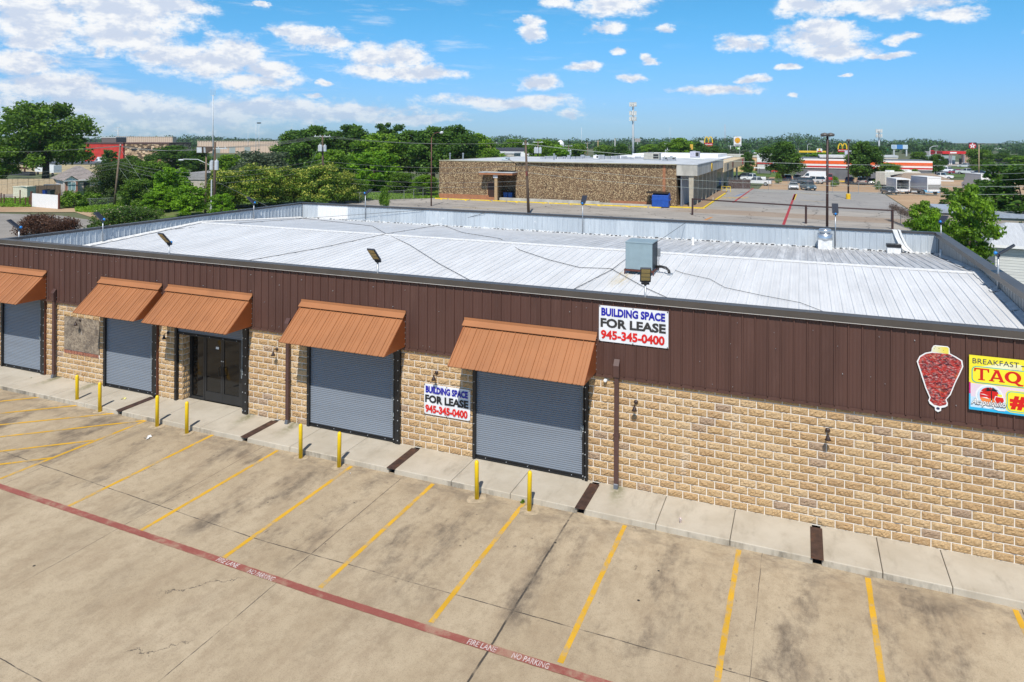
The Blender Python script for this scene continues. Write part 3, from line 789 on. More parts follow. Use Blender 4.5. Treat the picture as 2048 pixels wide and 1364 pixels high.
# glass storefront set back in the third opening
sf = bpy.data.objects.new('glass_entrance', None); COL.objects.link(sf); sf.parent = bld
yG = 0.42; fr = MB()
xa, xb, zt = -16.42, -13.66, 2.55
def bar(x0, z0, x1, z1, y=yG, dp=.055): fr.box(x0, y - dp, z0, x1, y + .04, z1)
xs_ = [xa, xa + .56, xa + .62, xa + 1.42, xa + 1.48, xa + 2.28, xa + 2.34, xb]
bar(xa - .1, 0, xa, zt); bar(xs_[1], 0, xs_[2], zt); bar(xs_[5], 0, xs_[6] + .02, zt); bar(xb, 0, xb + .1, zt); bar(xa, 2.42, xb, zt); bar(xa, 0.0, xs_[1], .09); bar(xs_[6] + .02, 0, xb, .09)
O('storefront_frame', fr, m_blk2, sf)
for k, (x0, x1) in enumerate(((xs_[0], xs_[1]), (xs_[6] + .02, xs_[7]))):
    g = MB(); g.box(x0, yG - .006, .09, x1, yG + .006, 2.42); O('side_light', g, m_glassd, sf)
for k, (x0, x1) in enumerate(((xs_[2] + .004, xs_[3] + .026), (xs_[4] - .026, xs_[5] - .004))):
    g = MB(); y0 = yG - .045
    g.box(x0, y0, .015, x0 + .07, y0 + .05, 2.41); g.box(x1 - .07, y0, .015, x1, y0 + .05, 2.41); g.box(x0 + .07, y0, .015, x1 - .07, y0 + .05, .34); g.box(x0 + .07, y0, 2.31, x1 - .07, y0 + .05, 2.41)
    # glass sits inside the leaf; the handle is a bent bar on the meeting stile
    g2 = MB(); g2.box(x0 + .07, y0 + .02, .34, x1 - .07, y0 + .03, 2.31)
    dr = O('door_leaf', g, m_blk2, sf)
    O('door_glass', g2, m_glassd, sf)
    hx = x1 - .10 if k == 0 else x0 + .10; s_ = -1 if k == 0 else 1
    g3 = MB(); g3.tube([(hx - s_ * .05, y0, .98), (hx, y0 - .07, .98), (hx, y0 - .07, 1.28), (hx - s_ * .05, y0, 1.28)], .016, 8)
    O('door_handle', g3, m_black, sf)
    g3 = MB(); g3.lathe([(.022, 0), (.022, .012)], 10, 0, (0, 0, 0)); g3.xform(Matrix.Translation((x1 - .035 if k == 0 else x0 + .035, y0, 1.5)) @ Matrix.Rotation(rad(90), 4, 'X')); O('door_lock', g3, m_zinc, sf)
g = MB(); g.box(xs_[3] - .30, yG - .027, 1.90, xs_[3] - .16, yG - .0255, 1.98); O('door_notice', g, m_white, sf)
# block return at the left side of the recess, soffit and right jamb
V, F, T = [], [], []
for r in range(14):
    for k in range(1 + r % 2):
        pass
g = MB(); g.box(-16.80, 0.06, 0, -16.55, .46, 2.9); o_ = O('entrance_pier', g, m_mortar, bld)
V, F, T = [], [], []
for r in range(13):
    sp = [(-16.69, -16.555)] ; z0, z1 = r * H + mj, (r + 1) * H - mj
    add_block(-16.70, -16.55, z0, z1)
V2 = [(x, y + .062, z) for x, y, z in V]
side = []; iV = len(V2)
for r in range(13):
    for (a, b) in (((.068, .25), (.262, .45)) if r % 2 else ((.068, .15), (.162, .355), (.367, .45))):
        z0, z1 = r * H + mj, (r + 1) * H - mj; i0 = len(V2); tint = random.uniform(.3, .9)
        for k in range(4):
            for j in range(5):
                u, v = j / 4, k / 3
                V2.append((-16.548 + (0.0 if j in (0, 4) or k in (0, 3) else .02 + random.random() * .012), a + (b - a) * u, z0 + (z1 - z0) * v))
        for k in range(3):
            for j in range(4):
                s_ = i0 + k * 5 + j; F.append((s_, s_ + 1, s_ + 6, s_ + 5)); T.append(tint)
me = bpy.data.meshes.new('pier_blocks'); me.from_pydata(V2, [], F); me.materials.append(m_block)
me.attributes.new('tint', 'FLOAT', 'FACE').data.foreach_set('value', T)
ob = bpy.data.objects.new('pier_blocks', me); COL.objects.link(ob); ob.parent = bld
g = MB(); g.box(-13.66, 0.08, 0, -13.45, .46, 2.9); O('entrance_pier', g, m_blk2, bld)
g = MB(); g.box(-16.8, .07, 2.56, -13.42, .47, 2.6); O('entrance_soffit', g, m_blk2, bld)

# boarded window
bw = bpy.data.objects.new('boarded_window', None); COL.objects.link(bw); bw.parent = bld
m_osb, t, p = custom('weathered_osb')
o = t.scale(t.obj(), 1, 1, 1)
v = t.add('ShaderNodeTexVoronoi'); t.set(v.inputs['Vector'], t.vmath('ADD', t.scale(o, 11, 1, 22), t.vmath('MULTIPLY', t.noise(o, 7, 4, out=1), (5, 5, 9)))); v.inputs['Scale'].default_value = 1
wn = t.xyz(v.outputs['Color'])[0]
c = t.mix(wn, (0.15, 0.115, 0.085), (0.36, 0.29, 0.21))
c = t.mix(t.math('MULTIPLY', t.ramp(t.noise(o, 1.6, 5, 0.7), 0.45, 0.65), 0.75), c, (0.10, 0.078, 0.062))
c = t.mix(t.math('MULTIPLY', t.ramp(t.noise(t.scale(o, 5, 1, 1.5), 2, 4), 0.60, 0.72), 0.5), c, (0.47, 0.43, 0.40))
t.set(p.inputs['Base Color'], c); p.inputs['Roughness'].default_value = 0.9; setbump(t, p, wn, 0.4, 0.01)
x0, x1, z0, z1 = BOARD; zs = [2.13, 1.86]
g = MB()
g.prism([(x0, z0 + .07), (x1, z0 + .06), (x1, zs[1] - .006), (x0, zs[0] - .006)], -.03, .0)
O('plywood_sheet', g, m_osb, bw)
g = MB(); g.prism([(x0, zs[0] + .006), (x1, zs[1] + .006), (x1, z1 + .03), (x0, z1 + .03)], -.028, .0); O('plywood_sheet', g, m_osb, bw)
g = MB()
for k in range(22):
    xx = x0 + .02 + k * (x1 - x0 - .04) / 22; g.box(xx, -.05, z0 - .06, xx + .06, .02, z0 + .045)
O('brick_sill', g, M('brick_sill', (0.34, 0.135, 0.085), 0.85, var=0.3, vs=8), bw)
g = MB(); g.box(x0, -.012, z0 - .055, x1, .02, z0 + .035); O('sill_mortar', g, m_mortar, bw)
# downspouts -----------------------------------------------------------
for xs in (-23.12, -11.66, -0.54):
    ds = bpy.data.objects.new('downspout', None); COL.objects.link(ds); ds.parent = bld
    g = MB(); w_ = .062
    g.prism([(-.075, .12), (-.17, .12), (-.17, 3.1), (-.075, 3.1)], xs - w_, xs + w_, 'x'); bv = O('downpipe', g, m_spout, ds); bev(bv, .012, 2)
    g = MB(); g.prism([(-.095, 3.02), (-.205, 3.02), (-.225, 3.34), (-.095, 3.50)], xs - .082, xs + .082, 'x'); bev(O('scupper_head', g, m_spout, ds), .008, 1)
    g = MB(); g.prism([(-.08, .0), (-.21, .005), (-.19, .11), (-.17, .13), (-.075, .13)], xs - .058, xs + .058, 'x'); O('spout_shoe', g, M('bare_shoe', (0.16, 0.17, 0.19), 0.4, 0.4), ds)
    g = MB(); g.box(xs - .085, -.178, 1.42, xs + .085, -.05, 1.46); O('pipe_strap', g, m_spout, ds)

# wall sconces ---------------------------------------------------------
def sconce(x, z, label):
    t_ = thing('wall_sconce', label, 'wall lamp', (x, -0.03, z), 0, 'gooseneck sconces along the block wall'); t_.scale = (.70, .70, .70)
    g = MB(); g.lathe([(.085, 0), (.085, .02), (.06, .05), (.03, .065), (0.005, .068)], 18); g.xform(Matrix.Rotation(rad(90), 4, 'X')); O('back_plate', g, m_scon, t_, smooth=True)
    g = MB(); g.tube([(0, -.05, 0), (0, -.12, .025), (0, -.20, .03), (0, -.255, .0), (0, -.27, -.05)], .013, 8); O('lamp_arm', g, m_scon, t_, smooth=True)
    g = MB(); g.lathe([(.03, 0), (.034, -.05), (.05, -.07), (.075, -.14), (.108, -.20), (.104, -.20), (.07, -.14), (.04, -.07), (.02, -.06)], 20, 0, (0, -.27, -.04), cap=False); O('lamp_shade', g, m_scon, t_, smooth=True)
    g = MB(); g.lathe([(.001, -.18), (.03, -.165), (.03, -.12), (.012, -.08)], 10, 0, (0, -.27, -.04)); O('bulb', g, M('bulb', (0.7, 0.68, 0.6), 0.3), t_, smooth=True)
for x, lab in ((-21.75, 'wall sconce hanging in front of the boarded window'), (-17.13, 'wall sconce on the narrow pier left of the glass entrance'), (-12.19, 'wall sconce on the block pier right of the glass entrance'),
               (-6.12, 'wall sconce just above the lower for lease banner'), (-.03, 'wall sconce right of the rightmost downspout'), (4.70, 'wall sconce in the middle of the long bare block wall')): sconce(x, 2.38, lab)
g = MB(); g.lathe([(.05, 0), (.05, .03)], 14); g.lathe([(.045, .03), (.052, .06), (.04, .10), (.015, .115)], 14); g.xform(Matrix.Translation((-.87, -.03, 2.86)) @ Matrix.Rotation(rad(90), 4, 'X'))
tag(O('security_camera', g, m_white, smooth=True), 'small white dome camera on blocks beside the rightmost shutter awning', 'camera')

# bollards -------------------------------------------------------------
BOL = [(-20.08, -1.36), (-18.62, -1.58), (-15.72, -1.72), (-14.37, -1.75), (-9.80, -1.75), (-8.39, -1.78), (-3.90, -1.86), (-2.40, -1.87)]
BL = ['leftmost yellow bollard, standing beside the kerb below the boarded window', 'yellow bollard in front of the narrow shutter door, second from left', 'yellow bollard just left of the glass entrance, on a wide pale patch',
      'yellow bollard in front of the glass double doors', 'yellow bollard before the left half of the middle wide shutter', 'yellow bollard before the centre of the middle wide shutter',
      'yellow bollard at the left corner of the rightmost shutter door', 'rightmost yellow bollard, before the centre of the rightmost shutter door']
for i, ((x, y), lab) in enumerate(zip(BOL, BL)):
    t_ = thing('bollard', lab, 'bollard', (x, y, -0.146), random.uniform(0, 6), 'yellow bollards along the kerb')
    t_.rotation_euler = (random.uniform(-.012, .012), random.uniform(-.012, .012), random.uniform(0, 6))
    g = MB(); g.lathe([(.058, 0), (.058, .96), (.055, .985), (.044, 1.01), (.024, 1.028), (.002, 1.034)], 20); o_ = O('bollard_post', g, m_bolyel, t_, smooth=True)
    g = MB(); n = 14; s_ = .28 if i in (2, 6, 7) else .22
    g.poly([(s_ * random.uniform(.8, 1.15) * math.cos(a), s_ * random.uniform(.8, 1.1) * math.sin(a), .004) for a in [2 * math.pi * k / n for k in range(n)]])
    O('footing_patch', g, m_patch, t_)

# signs ------------------------------------------------------------------
m_ban = M('vinyl_banner', (0.74, 0.75, 0.77), 0.45, var=0.05)
m_blue = M('blue_ink', (0.008, 0.008, 0.32), 0.5); m_ink = M('black_ink', (0.035, 0.033, 0.032), 0.5); m_red = M('red_ink', (0.62, 0.012, 0.010), 0.5); m_ink2 = M('deep_black_ink', (0.012, 0.012, 0.015), 0.5)
def banner(name, label, x0, x1, z0, z1, y, ink, skew=0.0, wave=0.01):
    t_ = thing(name, label, 'banner', (x0, y, z0))
    W, Hh = x1 - x0, z1 - z0; g = MB(); n = 16
    def yy(u, v): return -wave * (math.sin(u * 9 + v * 3) * .5 + .5) * (4 * v * (1 - v) + .3)
    for i in range(n):
        for j in range(6):
            u0, u1, v0, v1 = i / n, (i+1) / n, j / 6, (j+1) / 6
            q = [(u0, v0), (u1, v0), (u1, v1), (u0, v1)]
            g.quad(*[(u * W, yy(u, v), v * Hh + skew * u) for u, v in q])
    O('banner_sheet', g, m_ban, t_, smooth=True, fix=False)
    yb = -wave * 1.35 - .003; xd = Vector((1, 0, skew / W)).normalized(); ud = (0, 0, 1)
    sk = lambda f: skew * f
    text_obj('lettering', 'BUILDING SPACE', m_blue, t_, (.035 * W, yb, Hh * .715), xd, ud, Hh * .225, W * .92, .042, 0)
    text_obj('lettering', 'FOR LEASE', ink, t_, (.025 * W, yb, Hh * .395), xd, ud, Hh * .255, W * .94, .040, 0)
    text_obj('lettering', '945-345-0400', m_red, t_, (.03 * W, yb, Hh * .065), xd, ud, Hh * .255, W * .92, .040, 0)
    for cx in (.012, .5, .988):
        for cz in (.02, .98):
            g = MB(); g.lathe([(.016, 0), (.016, .004), (.008, .006)], 10); g.xform(Matrix.Translation((cx * W, yb, cz * Hh + skew * cx)) @ Matrix.Rotation(rad(90), 4, 'X')); O('grommet', g, m_ink, t_)
banner('lease_banner', 'large for lease banner fixed high on the brown metal fascia', -1.05, .84, 3.94, 4.92, -.098, m_ink, 0, .004)
banner('lease_banner', 'smaller for lease banner hung on the tan blocks between two shutter doors', -6.53, -4.98, 1.09, 2.01, -.048, m_ink2, 0, .016)

# cut-out of stacked meat on a spit
def onw(px, py, y=-.1): q = ony(px, py, y); return (q.x, q.z)
Z7 = lambda zx, zy: onw(1780 + zx / 5.683, 640 + zy / 5.683)
mt = thing('meat_cutout_sign', 'cut out picture of a stacked meat spit with white border on brown fascia', 'sign')
outl = [(475,318),(495,290),(515,285),(655,300),(675,318),(682,380),(755,418),(822,460),(833,530),(790,625),(745,715),(690,850),(640,905),(658,945),(655,975),(628,990),(582,1000),(580,1030),(545,1046),(512,1025),(508,990),(452,952),(435,915),(448,880),(400,770),(345,600),(303,470),(335,410),(400,372),(470,358)]
g = MB(); g.prism([Z7(*q) for q in outl], -.104, -.100); O('sign_board', g, m_white, mt)
m_meat, t, p = custom('printed_roast_meat')
o = t.obj(); nn = t.vmath('MULTIPLY', t.noise(o, 4, 4, out=1), (.5, .5, .5))
f = t.noise(t.scale(t.vmath('ADD', o, nn), 5, 1, 17), 1.3, 8, 0.72); f2 = t.noise(t.scale(o, 9, 1, 24), 1.6, 7, 0.8); f3 = t.noise(o, 3.5, 3)
c = t.mix(t.ramp(f, 0.40, 0.60), (0.035, 0.004, 0.012), (0.50, 0.026, 0.016))
c = t.mix(t.math('MULTIPLY', t.ramp(f2, 0.50, 0.64), 0.85), c, (0.66, 0.44, 0.42))
c = t.mix(t.math('MULTIPLY', t.ramp(f3, 0.54, 0.7), 0.5), c, (0.60, 0.13, 0.02))
c = t.mix(t.math('MULTIPLY', t.ramp(t.noise(o, 6, 5, 0.7), 0.58, 0.7), 0.7), c, (0.06, 0.008, 0.03))
t.set(p.inputs['Base Color'], c); p.inputs['Roughness'].default_value = 0.5
meat = [(480,372),(665,385),(735,422),(805,465),(818,528),(778,618),(733,710),(680,838),(628,905),(644,945),(632,965),(560,978),(500,962),(450,915),(462,878),(415,768),(362,600),(320,475),(345,420),(410,383)]
g = MB(); g.prism([Z7(*q) for q in meat], -.1065, -.1042); O('meat_picture', g, m_meat, mt)
m_pine, t, p = custom('printed_pineapple'); o = t.obj()
v = t.add('ShaderNodeTexVoronoi'); t.set(v.inputs['Vector'], o); v.inputs['Scale'].default_value = 17
ox, oy, oz = t.xyz(o)
c = t.mix(t.ramp(ox, 6.93, 7.16), (0.70, 0.68, 0.46), (0.75, 0.62, 0.10)); c = t.mix(t.ramp(v.outputs['Distance'], 0.22, 0.14), c, (0.22, 0.20, 0.05)); t.set(p.inputs['Base Color'], c)
g = MB(); g.prism([Z7(*q) for q in [(480,360),(482,322),(500,296),(650,308),(668,322),(666,386)]], -.1063, -.1042); O('pineapple_picture', g, m_pine, mt)
g = MB(); q = Z7(545, 1005); g.lathe([(.030, 0), (.030, .002)], 14); g.xform(Matrix.Translation((q[0], -.1042, q[1])) @ Matrix.Diagonal((1.25, 1, 1, 1)) @ Matrix.Rotation(rad(90), 4, 'X')); O('spit_end', g, M('navy_ink', (0.03, 0.035, 0.10), 0.5), mt)

# breakfast taqueria sign
tq = thing('food_sign', 'bright yellow and blue restaurant sign with red lettering and palm badge', 'sign')
X0, X1, Z0, Z1 = 7.625, 9.95, 3.375, 4.605
yS = -.135
m_sy = M('sign_yellow', (0.84, 0.74, 0.035), 0.4, var=0.03); m_scy = M('sign_cyan', (0.02, 0.40, 0.68), 0.4, var=.04); m_steal = M('sign_teal', (0.03, 0.40, 0.44), 0.4)
m_spink = M('sign_pink', (0.74, 0.60, 0.68), 0.4, var=0.04); m_spale = M('sign_pale_blue', (0.52, 0.68, 0.80), 0.4, var=0.06); m_srd = M('sign_red', (0.62, 0.010, 0.008), 0.4); m_sor = M('sign_orange', (0.80, 0.22, 0.05), 0.4)
g = MB(); g.box(X0, yS, Z0, X1, yS + .03, Z1); O('sign_board', g, m_sy, tq)
def plate(name, pts, m_, k): g = MB(); g.prism(pts, yS - .0012 * k - .001, yS - .0012 * k + .0002); return O(name, g, m_, tq)
def rr(x0, z0, x1, z1, r, n=6):
    out = []
    for (cx, cz, a0) in ((x1 - r, z1 - r, 0), (x0 + r, z1 - r, 90), (x0 + r, z0 + r, 180), (x1 - r, z0 + r, 270)):
        out += [(cx + r * math.cos(rad(a0 + 90 * i / n)), cz + r * math.sin(rad(a0 + 90 * i / n))) for i in range(n + 1)]
    return out
hh = Z1 - Z0
plate('pink_band', [(X0 + .03, Z0 + .28), (X1, Z0 + .28), (X1, Z0 + .60), (X0 + .03, Z0 + .60)], m_spink, 1)
plate('magenta_edge', [(X0, Z0 + .36), (X0 + .03, Z0 + .36), (X0 + .03, Z0 + .62), (X0, Z0 + .62)], M('sign_magenta', (0.55, 0.005, 0.22), 0.4), 1)
plate('sky_band', [(X0 + .03, Z0 + .06), (X1, Z0 + .06), (X1, Z0 + .30), (X0 + .03, Z0 + .30)], m_spale, 2)
plate('cyan_edge', [(X0, Z0), (X1, Z0), (X1, Z0 + .062), (X0 + .03, Z0 + .062), (X0 + .03, Z0 + .36), (X0, Z0 + .36)], m_scy, 3)
plate('cream_streak', [(X0 + .25, Z1 - .235), (X0 + 1.0, Z1 - .235), (X0 + 1.0, Z1 - .11), (X0 + .6, Z1 - .12)], M('sign_cream', (0.80, 0.76, 0.45), 0.4), 1)
plate('teal_border', rr(X0 + .05, Z0 + .62, X1 - .05, Z1 - .235, .10), m_steal, 4)
plate('yellow_panel', rr(X0 + .066, Z0 + .636, X1 - .066, Z1 - .251, .088), m_sy, 5)
plate('yellow_panel', rr(X0 + .70, Z0 + .045, X0 + 1.54, Z0 + .535, .11), m_sy, 4)
plate('teal_border', rr(X0 + .72, Z0 + .065, X0 + 1.52, Z0 + .515, .095), m_steal, 5)
plate('yellow_panel', rr(X0 + .736, Z0 + .081, X0 + 1.504, Z0 + .499, .085), m_sy, 6)
tx = lambda body, m_, x, z, h, w_, k, bold=0, shear=0: text_obj('lettering', body, m_, tq, (x, yS - .0012 * k - .0015, z), (1, 0, 0), (0, 0, 1), h, w_, bold, shear, .0012)
navy = M('sign_navy', (0.02, 0.03, 0.09), 0.4)
# letter with slab serifs, drawn by hand on a unit square
def glyph(ch):
    if ch == 'B': return [[(0,0),(.62,0),(.85,.12),(.85,.36),(.68,.5),(.80,.62),(.80,.86),(.6,1),(0,1),(0,.93),(.12,.93),(.12,.07),(0,.07)]], [[(.30,.56),(.52,.56),(.6,.64),(.6,.84),(.52,.92),(.30,.92)],[(.30,.08),(.55,.08),(.64,.18),(.64,.38),(.55,.48),(.30,.48)]]
    if ch == 'T': return [[(.28,0),(.72,0),(.72,.09),(.60,.09),(.60,.89),(.86,.89),(.92,.70),(1,.70),(1,1),(0,1),(0,.70),(.08,.70),(.14,.89),(.40,.89),(.40,.09),(.28,.09)]], []
    if ch == 'A': return [[(0,0),(.34,0),(.34,.09),(.25,.09),(.30,.24),(.66,.24),(.72,.09),(.63,.09),(.63,0),(1,0),(1,.09),(.93,.09),(.62,1),(.30,1),(.30,.91),(.38,.91),(.08,.09),(0,.09)]], [[(.35,.36),(.61,.36),(.49,.74)]]
    if ch == 'Q':
        n = 18; return [[(.48 + .48 * math.cos(2*math.pi*k/n), .52 + .50 * math.sin(2*math.pi*k/n)) for k in range(n)], [(.40,.10),(.62,.02),(.80,-.16),(1.06,-.14),(1.1,-.02),(.92,-.02),(.72,.12),(.55,.22)]], [[(.47 + .24 * math.cos(2*math.pi*k/n), .52 + .34 * math.sin(2*math.pi*k/n)) for k in range(n)]]
    if ch == 'U': return [[(0,1),(.42,1),(.42,.91),(.33,.91),(.33,.32),(.42,.16),(.58,.16),(.66,.32),(.66,.91),(.57,.91),(.57,1),(1,1),(1,.91),(.9,.91),(.9,.28),(.72,.02),(.5,-.02),(.28,.02),(.1,.28),(.1,.91),(0,.91)]], []
def slab(ch, x, z, w_, h, m_, mb_, k):
    fill, cut = glyph(ch)
    mp = lambda pts: [(x + a * w_, z + b * h) for a, b in pts]
    for j_, pts in enumerate(fill): plate('lettering', mp(pts), m_, k + .4 * j_)
    for pts in cut: plate('letter_counter', mp(pts), mb_, k + 1)
lx = X0 + .095
for ch, w_, dx_ in (('T', .29, 0), ('A', .30, .285), ('Q', .325, .58), ('U', .30, .955)): slab(ch, lx + dx_, Z0 + .69, w_, .265, m_srd, m_sy, 7)
tx('BREAKFAST', navy, X0 + .065, Z1 - .175, .115, .88, 3, -.004)
plate('dash', [(X0 + .985, Z1 - .145), (X0 + 1.06, Z1 - .145), (X0 + 1.06, Z1 - .125), (X0 + .985, Z1 - .125)], navy, 3)
tx('#3', m_srd, X0 + .775, Z0 + .12, .33, .50, 8, .06)
# palm badge
def disc(cx, cz, r, a0=0, a1=360, n=28): return [(cx + r * math.cos(rad(a0 + (a1 - a0) * i / n)), cz + r * math.sin(rad(a0 + (a1 - a0) * i / n))) for i in range(n + (0 if a1 - a0 == 360 else 1))]
bx, bz = X0 + .39, Z0 + .34
plate('badge_ring', disc(bx, bz, .27), m_white, 4); plate('badge_ring', disc(bx, bz, .235), M('badge_grey', (.60, .66, .74), .4), 5); plate('badge_ring', disc(bx, bz, .228), m_spale, 6)
plate('sun_disc', disc(bx, bz + .02, .185, -25, 205), m_srd, 7); plate('sun_disc', disc(bx, bz + .0, .185, 192, 348), m_sor, 8)
for q in ([(-.19,.04),(-.02,.015),(-.10,.045)], [(-.16,-.03),(.0,-.055),(-.05,-.02)], [(-.12,.10),(-.2,.085),(-.2,.11)]): plate('cloud_streak', [(bx + a, bz + b) for a, b in q], m_white, 9)
plate('palm_trunk', [(bx + .03, bz - .13), (bx + .055, bz - .13), (bx + .045, bz + .14), (bx + .03, bz + .14)], m_ink2, 10)
for a in (20, 60, 100, 140, 175, -10, 200):
    ca, sa = math.cos(rad(a)), math.sin(rad(a)); plate('palm_frond', [(bx + .037, bz + .14), (bx + .037 + .07 * ca - .012 * sa, bz + .155 + .06 * sa + .01), (bx + .037 + .135 * ca, bz + .13 + .065 * sa), (bx + .037 + .06 * ca + .006, bz + .135 + .035 * sa)], m_ink2, 10)
plate('fruit', [(bx + .11, bz + .03), (bx + .27, bz + .02), (bx + .29, bz - .06), (bx + .23, bz - .19), (bx + .15, bz - .19), (bx + .09, bz - .05)], m_white, 11)
plate('fruit', [(bx + .12, bz + .015), (bx + .26, bz + .005), (bx + .275, bz - .06), (bx + .22, bz - .175), (bx + .16, bz - .175), (bx + .105, bz - .05)], m_srd, 12)
plate('fruit_top', [(bx + .15, bz + .075), (bx + .24, bz + .07), (bx + .235, bz + .02), (bx + .16, bz + .025)], m_sy, 12)
tx('Acapulquito', m_ink2, X0 + .035, Z0 + .085, .185, .68, 13, .05, .35); tx('Acapulquito', m_white, X0 + .045, Z0 + .10, .165, .66, 15, .012, .35)
plate('swash', [(X0 + .36, Z0 + .105), (X0 + .62, Z0 + .075), (X0 + .70, Z0 + .10), (X0 + .68, Z0 + .055), (X0 + .56, Z0 + .05)], m_white, 13)

# rooftop equipment --------------------------------------------------------
xa, ya = -1.86, 6.45; zr = roofz(ya)
ac = thing('rooftop_condenser', 'grey blue box air conditioner standing on rusty frame on the white roof', 'air conditioner', (xa, ya, zr + .03))
W, Dp, Hh = .98, .98, 1.0
m_rsteel = M('rusted_angle_iron', (0.10, 0.03, 0.018), 0.7)
g = MB(); g.box(-.04, -.03, .10, W + .06, .02, .16); g.box(-.04, Dp - .02, .10, W + .06, Dp + .03, .16); g.box(-.04, .02, .10, 0, Dp - .02, .16); g.box(W + .02, .02, .10, W + .06, Dp - .02, .16)
for xx in (-.04, W + .02):
    for yy in (-.03, Dp - .02): g.box(xx, yy, -.01, xx + .04, yy + .04, .10)
O('base_frame', g, m_rsteel, ac)
g = MB(); g.box(0, 0, .165, W, Dp, .165 + Hh - .05); bev(O('cabinet', g, m_ac, ac), .008, 1)
g = MB(); g.box(-.012, -.012, .165 + Hh - .049, W + .012, Dp + .012, .165 + Hh); bev(O('lid', g, m_ac, ac), .01, 2)
g = MB()
for k in range(18): g.box(W + .001, .05 + k * .05, .20, W + .012, .08 + k * .05, 1.08)
O('condenser_coil', g, m_acd, ac)
g = MB(); g.box(W + .0005, .02, .17, W + .004, Dp - .02, 1.11); O('coil_backing', g, M('coil_shadow', (.02, .025, .03), .8), ac)
g = MB(); g.box(W + .02, Dp - .12, .55, W + .12, Dp - .02, .85); O('disconnect_box', g, m_galvpole, ac)
g = MB(); g.tube([(W + .01, .55, .24), (W + .22, .5, .27), (W + .42, .42, .25), (W + .55, .36, .15), (W + .58, .34, .0)], .032, 8); g.tube([(W + .01, .5, .20), (W + .25, .46, .23), (W + .48, .36, .18), (W + .55, .3, -.0)], .022, 8)
O('refrigerant_line', g, m_cable, ac, smooth=True)
g = MB(); g.tube([(W + .07, Dp - .08, .55), (W + .1, .7, .3), (W + .16, .6, .26)], .016, 8); g.box(W + .5, .26, -.02, W + .66, .42, .06); O('conduit', g, m_galvpole, ac)

def roof_things():
    q = onroof(1649, 500); y = YB - .75
    f = thing('exhaust_fan', 'shiny round exhaust fan on white curb by the rear parapet', 'exhaust fan', (5.12, y, roofz(y)))
    g = MB(); g.box(-.31, -.31, -.03, .31, .31, .44); O('fan_curb', g, m_flash, f)
    m_al = M('spun_aluminium', (0.60, 0.63, 0.66), 0.28, 0.75, var=.12)
    g = MB(); g.lathe([(.34, .44), (.36, .50), (.36, .60), (.335, .64), (.335, .74), (.20, .76)], 24); O('fan_bowl', g, m_al, f, smooth=True)
    g = MB(); g.lathe([(.24, .76), (.24, .80), (.29, .82), (.29, .92), (.25, .97), (.05, .985)], 24); O('fan_cap', g, m_al, f, smooth=True)
    y = YB - .85
    v = thing('roof_vent', 'low white roof curb vent with black top beside the loose sheet', 'roof vent', (8.05, y, roofz(y)))
    g = MB(); g.box(-.28, -.22, -.03, .28, .22, .28); O('vent_curb', g, m_flash, v)
    g = MB(); g.box(-.30, -.24, .281, .30, .24, .42); O('vent_cap', g, m_black, v)
    # loose strip of roofing draped over the parapet
    g = MB(); xs = 8.05
    path = [(0, YB + .02, 5.26), (.02, YB - .2, 5.25), (.12, YB - .24, 4.95), (.30, YB - .32, 4.55), (.48, YB - .55, 4.36), (.80, YB - .95, 4.33)]
    for wi, (o0, w_) in enumerate(((0, .20), (.24, .10))):
        for a, b in zip(path[:-1], path[1:]):
            g.quad((xs + a[0] + o0, a[1], a[2] + .02 * wi), (xs + a[0] + o0 + w_, a[1], a[2]), (xs + b[0] + o0 + w_, b[1], b[2]), (xs + b[0] + o0, b[1], b[2] + .02 * wi))
    tag(O('loose_flashing', g, m_flash), 'loose white flashing strip draped over the rear parapet near the right corner', 'flashing')
    for (px, py, lab) in ((630, 437, 'white vent pipe near the left rear corner of the roof'), (1386, 490, 'white vent pipe behind the air conditioner on the roof'), (1882, 515, 'white vent pipe at the right rear corner of the roof')):
        q = onroof(px, py); g = MB(); g.lathe([(.10, 0), (.07, .03), (.05, .05), (.05, .36), (.042, .36), (.042, .2)], 12); tag(O('vent_pipe', g, m_flash, loc=q, smooth=True), lab, 'vent pipe', 'vent pipes on the white roof')
    q = onroof(2042, 604); g = MB()
    for k in range(7):
        r = .15 + .02 * (k % 3); g.tube([(r * math.cos(a + k), r * .9 * math.sin(a + k) + .01 * k, .02 + .012 * k) for a in [2 * math.pi * i / 20 for i in range(20)]], .011, 5)
    tag(O('cable_coil', g, m_cable, loc=q), 'coil of black cable lying on the right end of the roof', 'cable')
roof_things()
# cables strung or lying on the roof
def roof_cable(label, pts, r=.011, lift=.04, air=()):
    g = MB(); P_ = [onroof(x, y, lift) for x, y in pts]
    out = []
    for i, q in enumerate(P_):
        if i in air: q = air[i]
        out.append(Vector(q))
    # smooth the bends
    pp = []
    for a, b in zip(out[:-1], out[1:]):
        n = max(2, int((a - b).length / .5))
        pp += [a.lerp(b, k / n) + Vector((0, 0, .0)) for k in range(n)]
    pp.append(out[-1]); g.tube(pp, r, 5)
    tag(O('roof_cable', g, m_cable), label, 'cable', 'black cables across the roof')
par = lambda px: Vector((ony(px, 400, YB - .2).x, YB - .2, 5.12))
roof_cable('black cable along the left part of the roof up to the rear parapet', [(175, 478), (330, 460), (480, 446), (620, 436), (846, 412)], air={4: par(846)})
roof_cable('black cable crossing the roof from front left to rear parapet centre', [(490, 522), (640, 496), (770, 468), (880, 450), (970, 425)], air={4: par(970)})
roof_cable('winding black cable over the ridge down to the front parapet', [(560, 433), (640, 440), (745, 452), (770, 466), (820, 490), (880, 528), (945, 563)])
roof_cable('cable curving from parapet centre over the ridge to the air conditioner', [(885, 450), (925, 465), (1000, 477), (1040, 500), (1100, 520), (1160, 535), (1222, 537), (1290, 575), (1345, 600)])
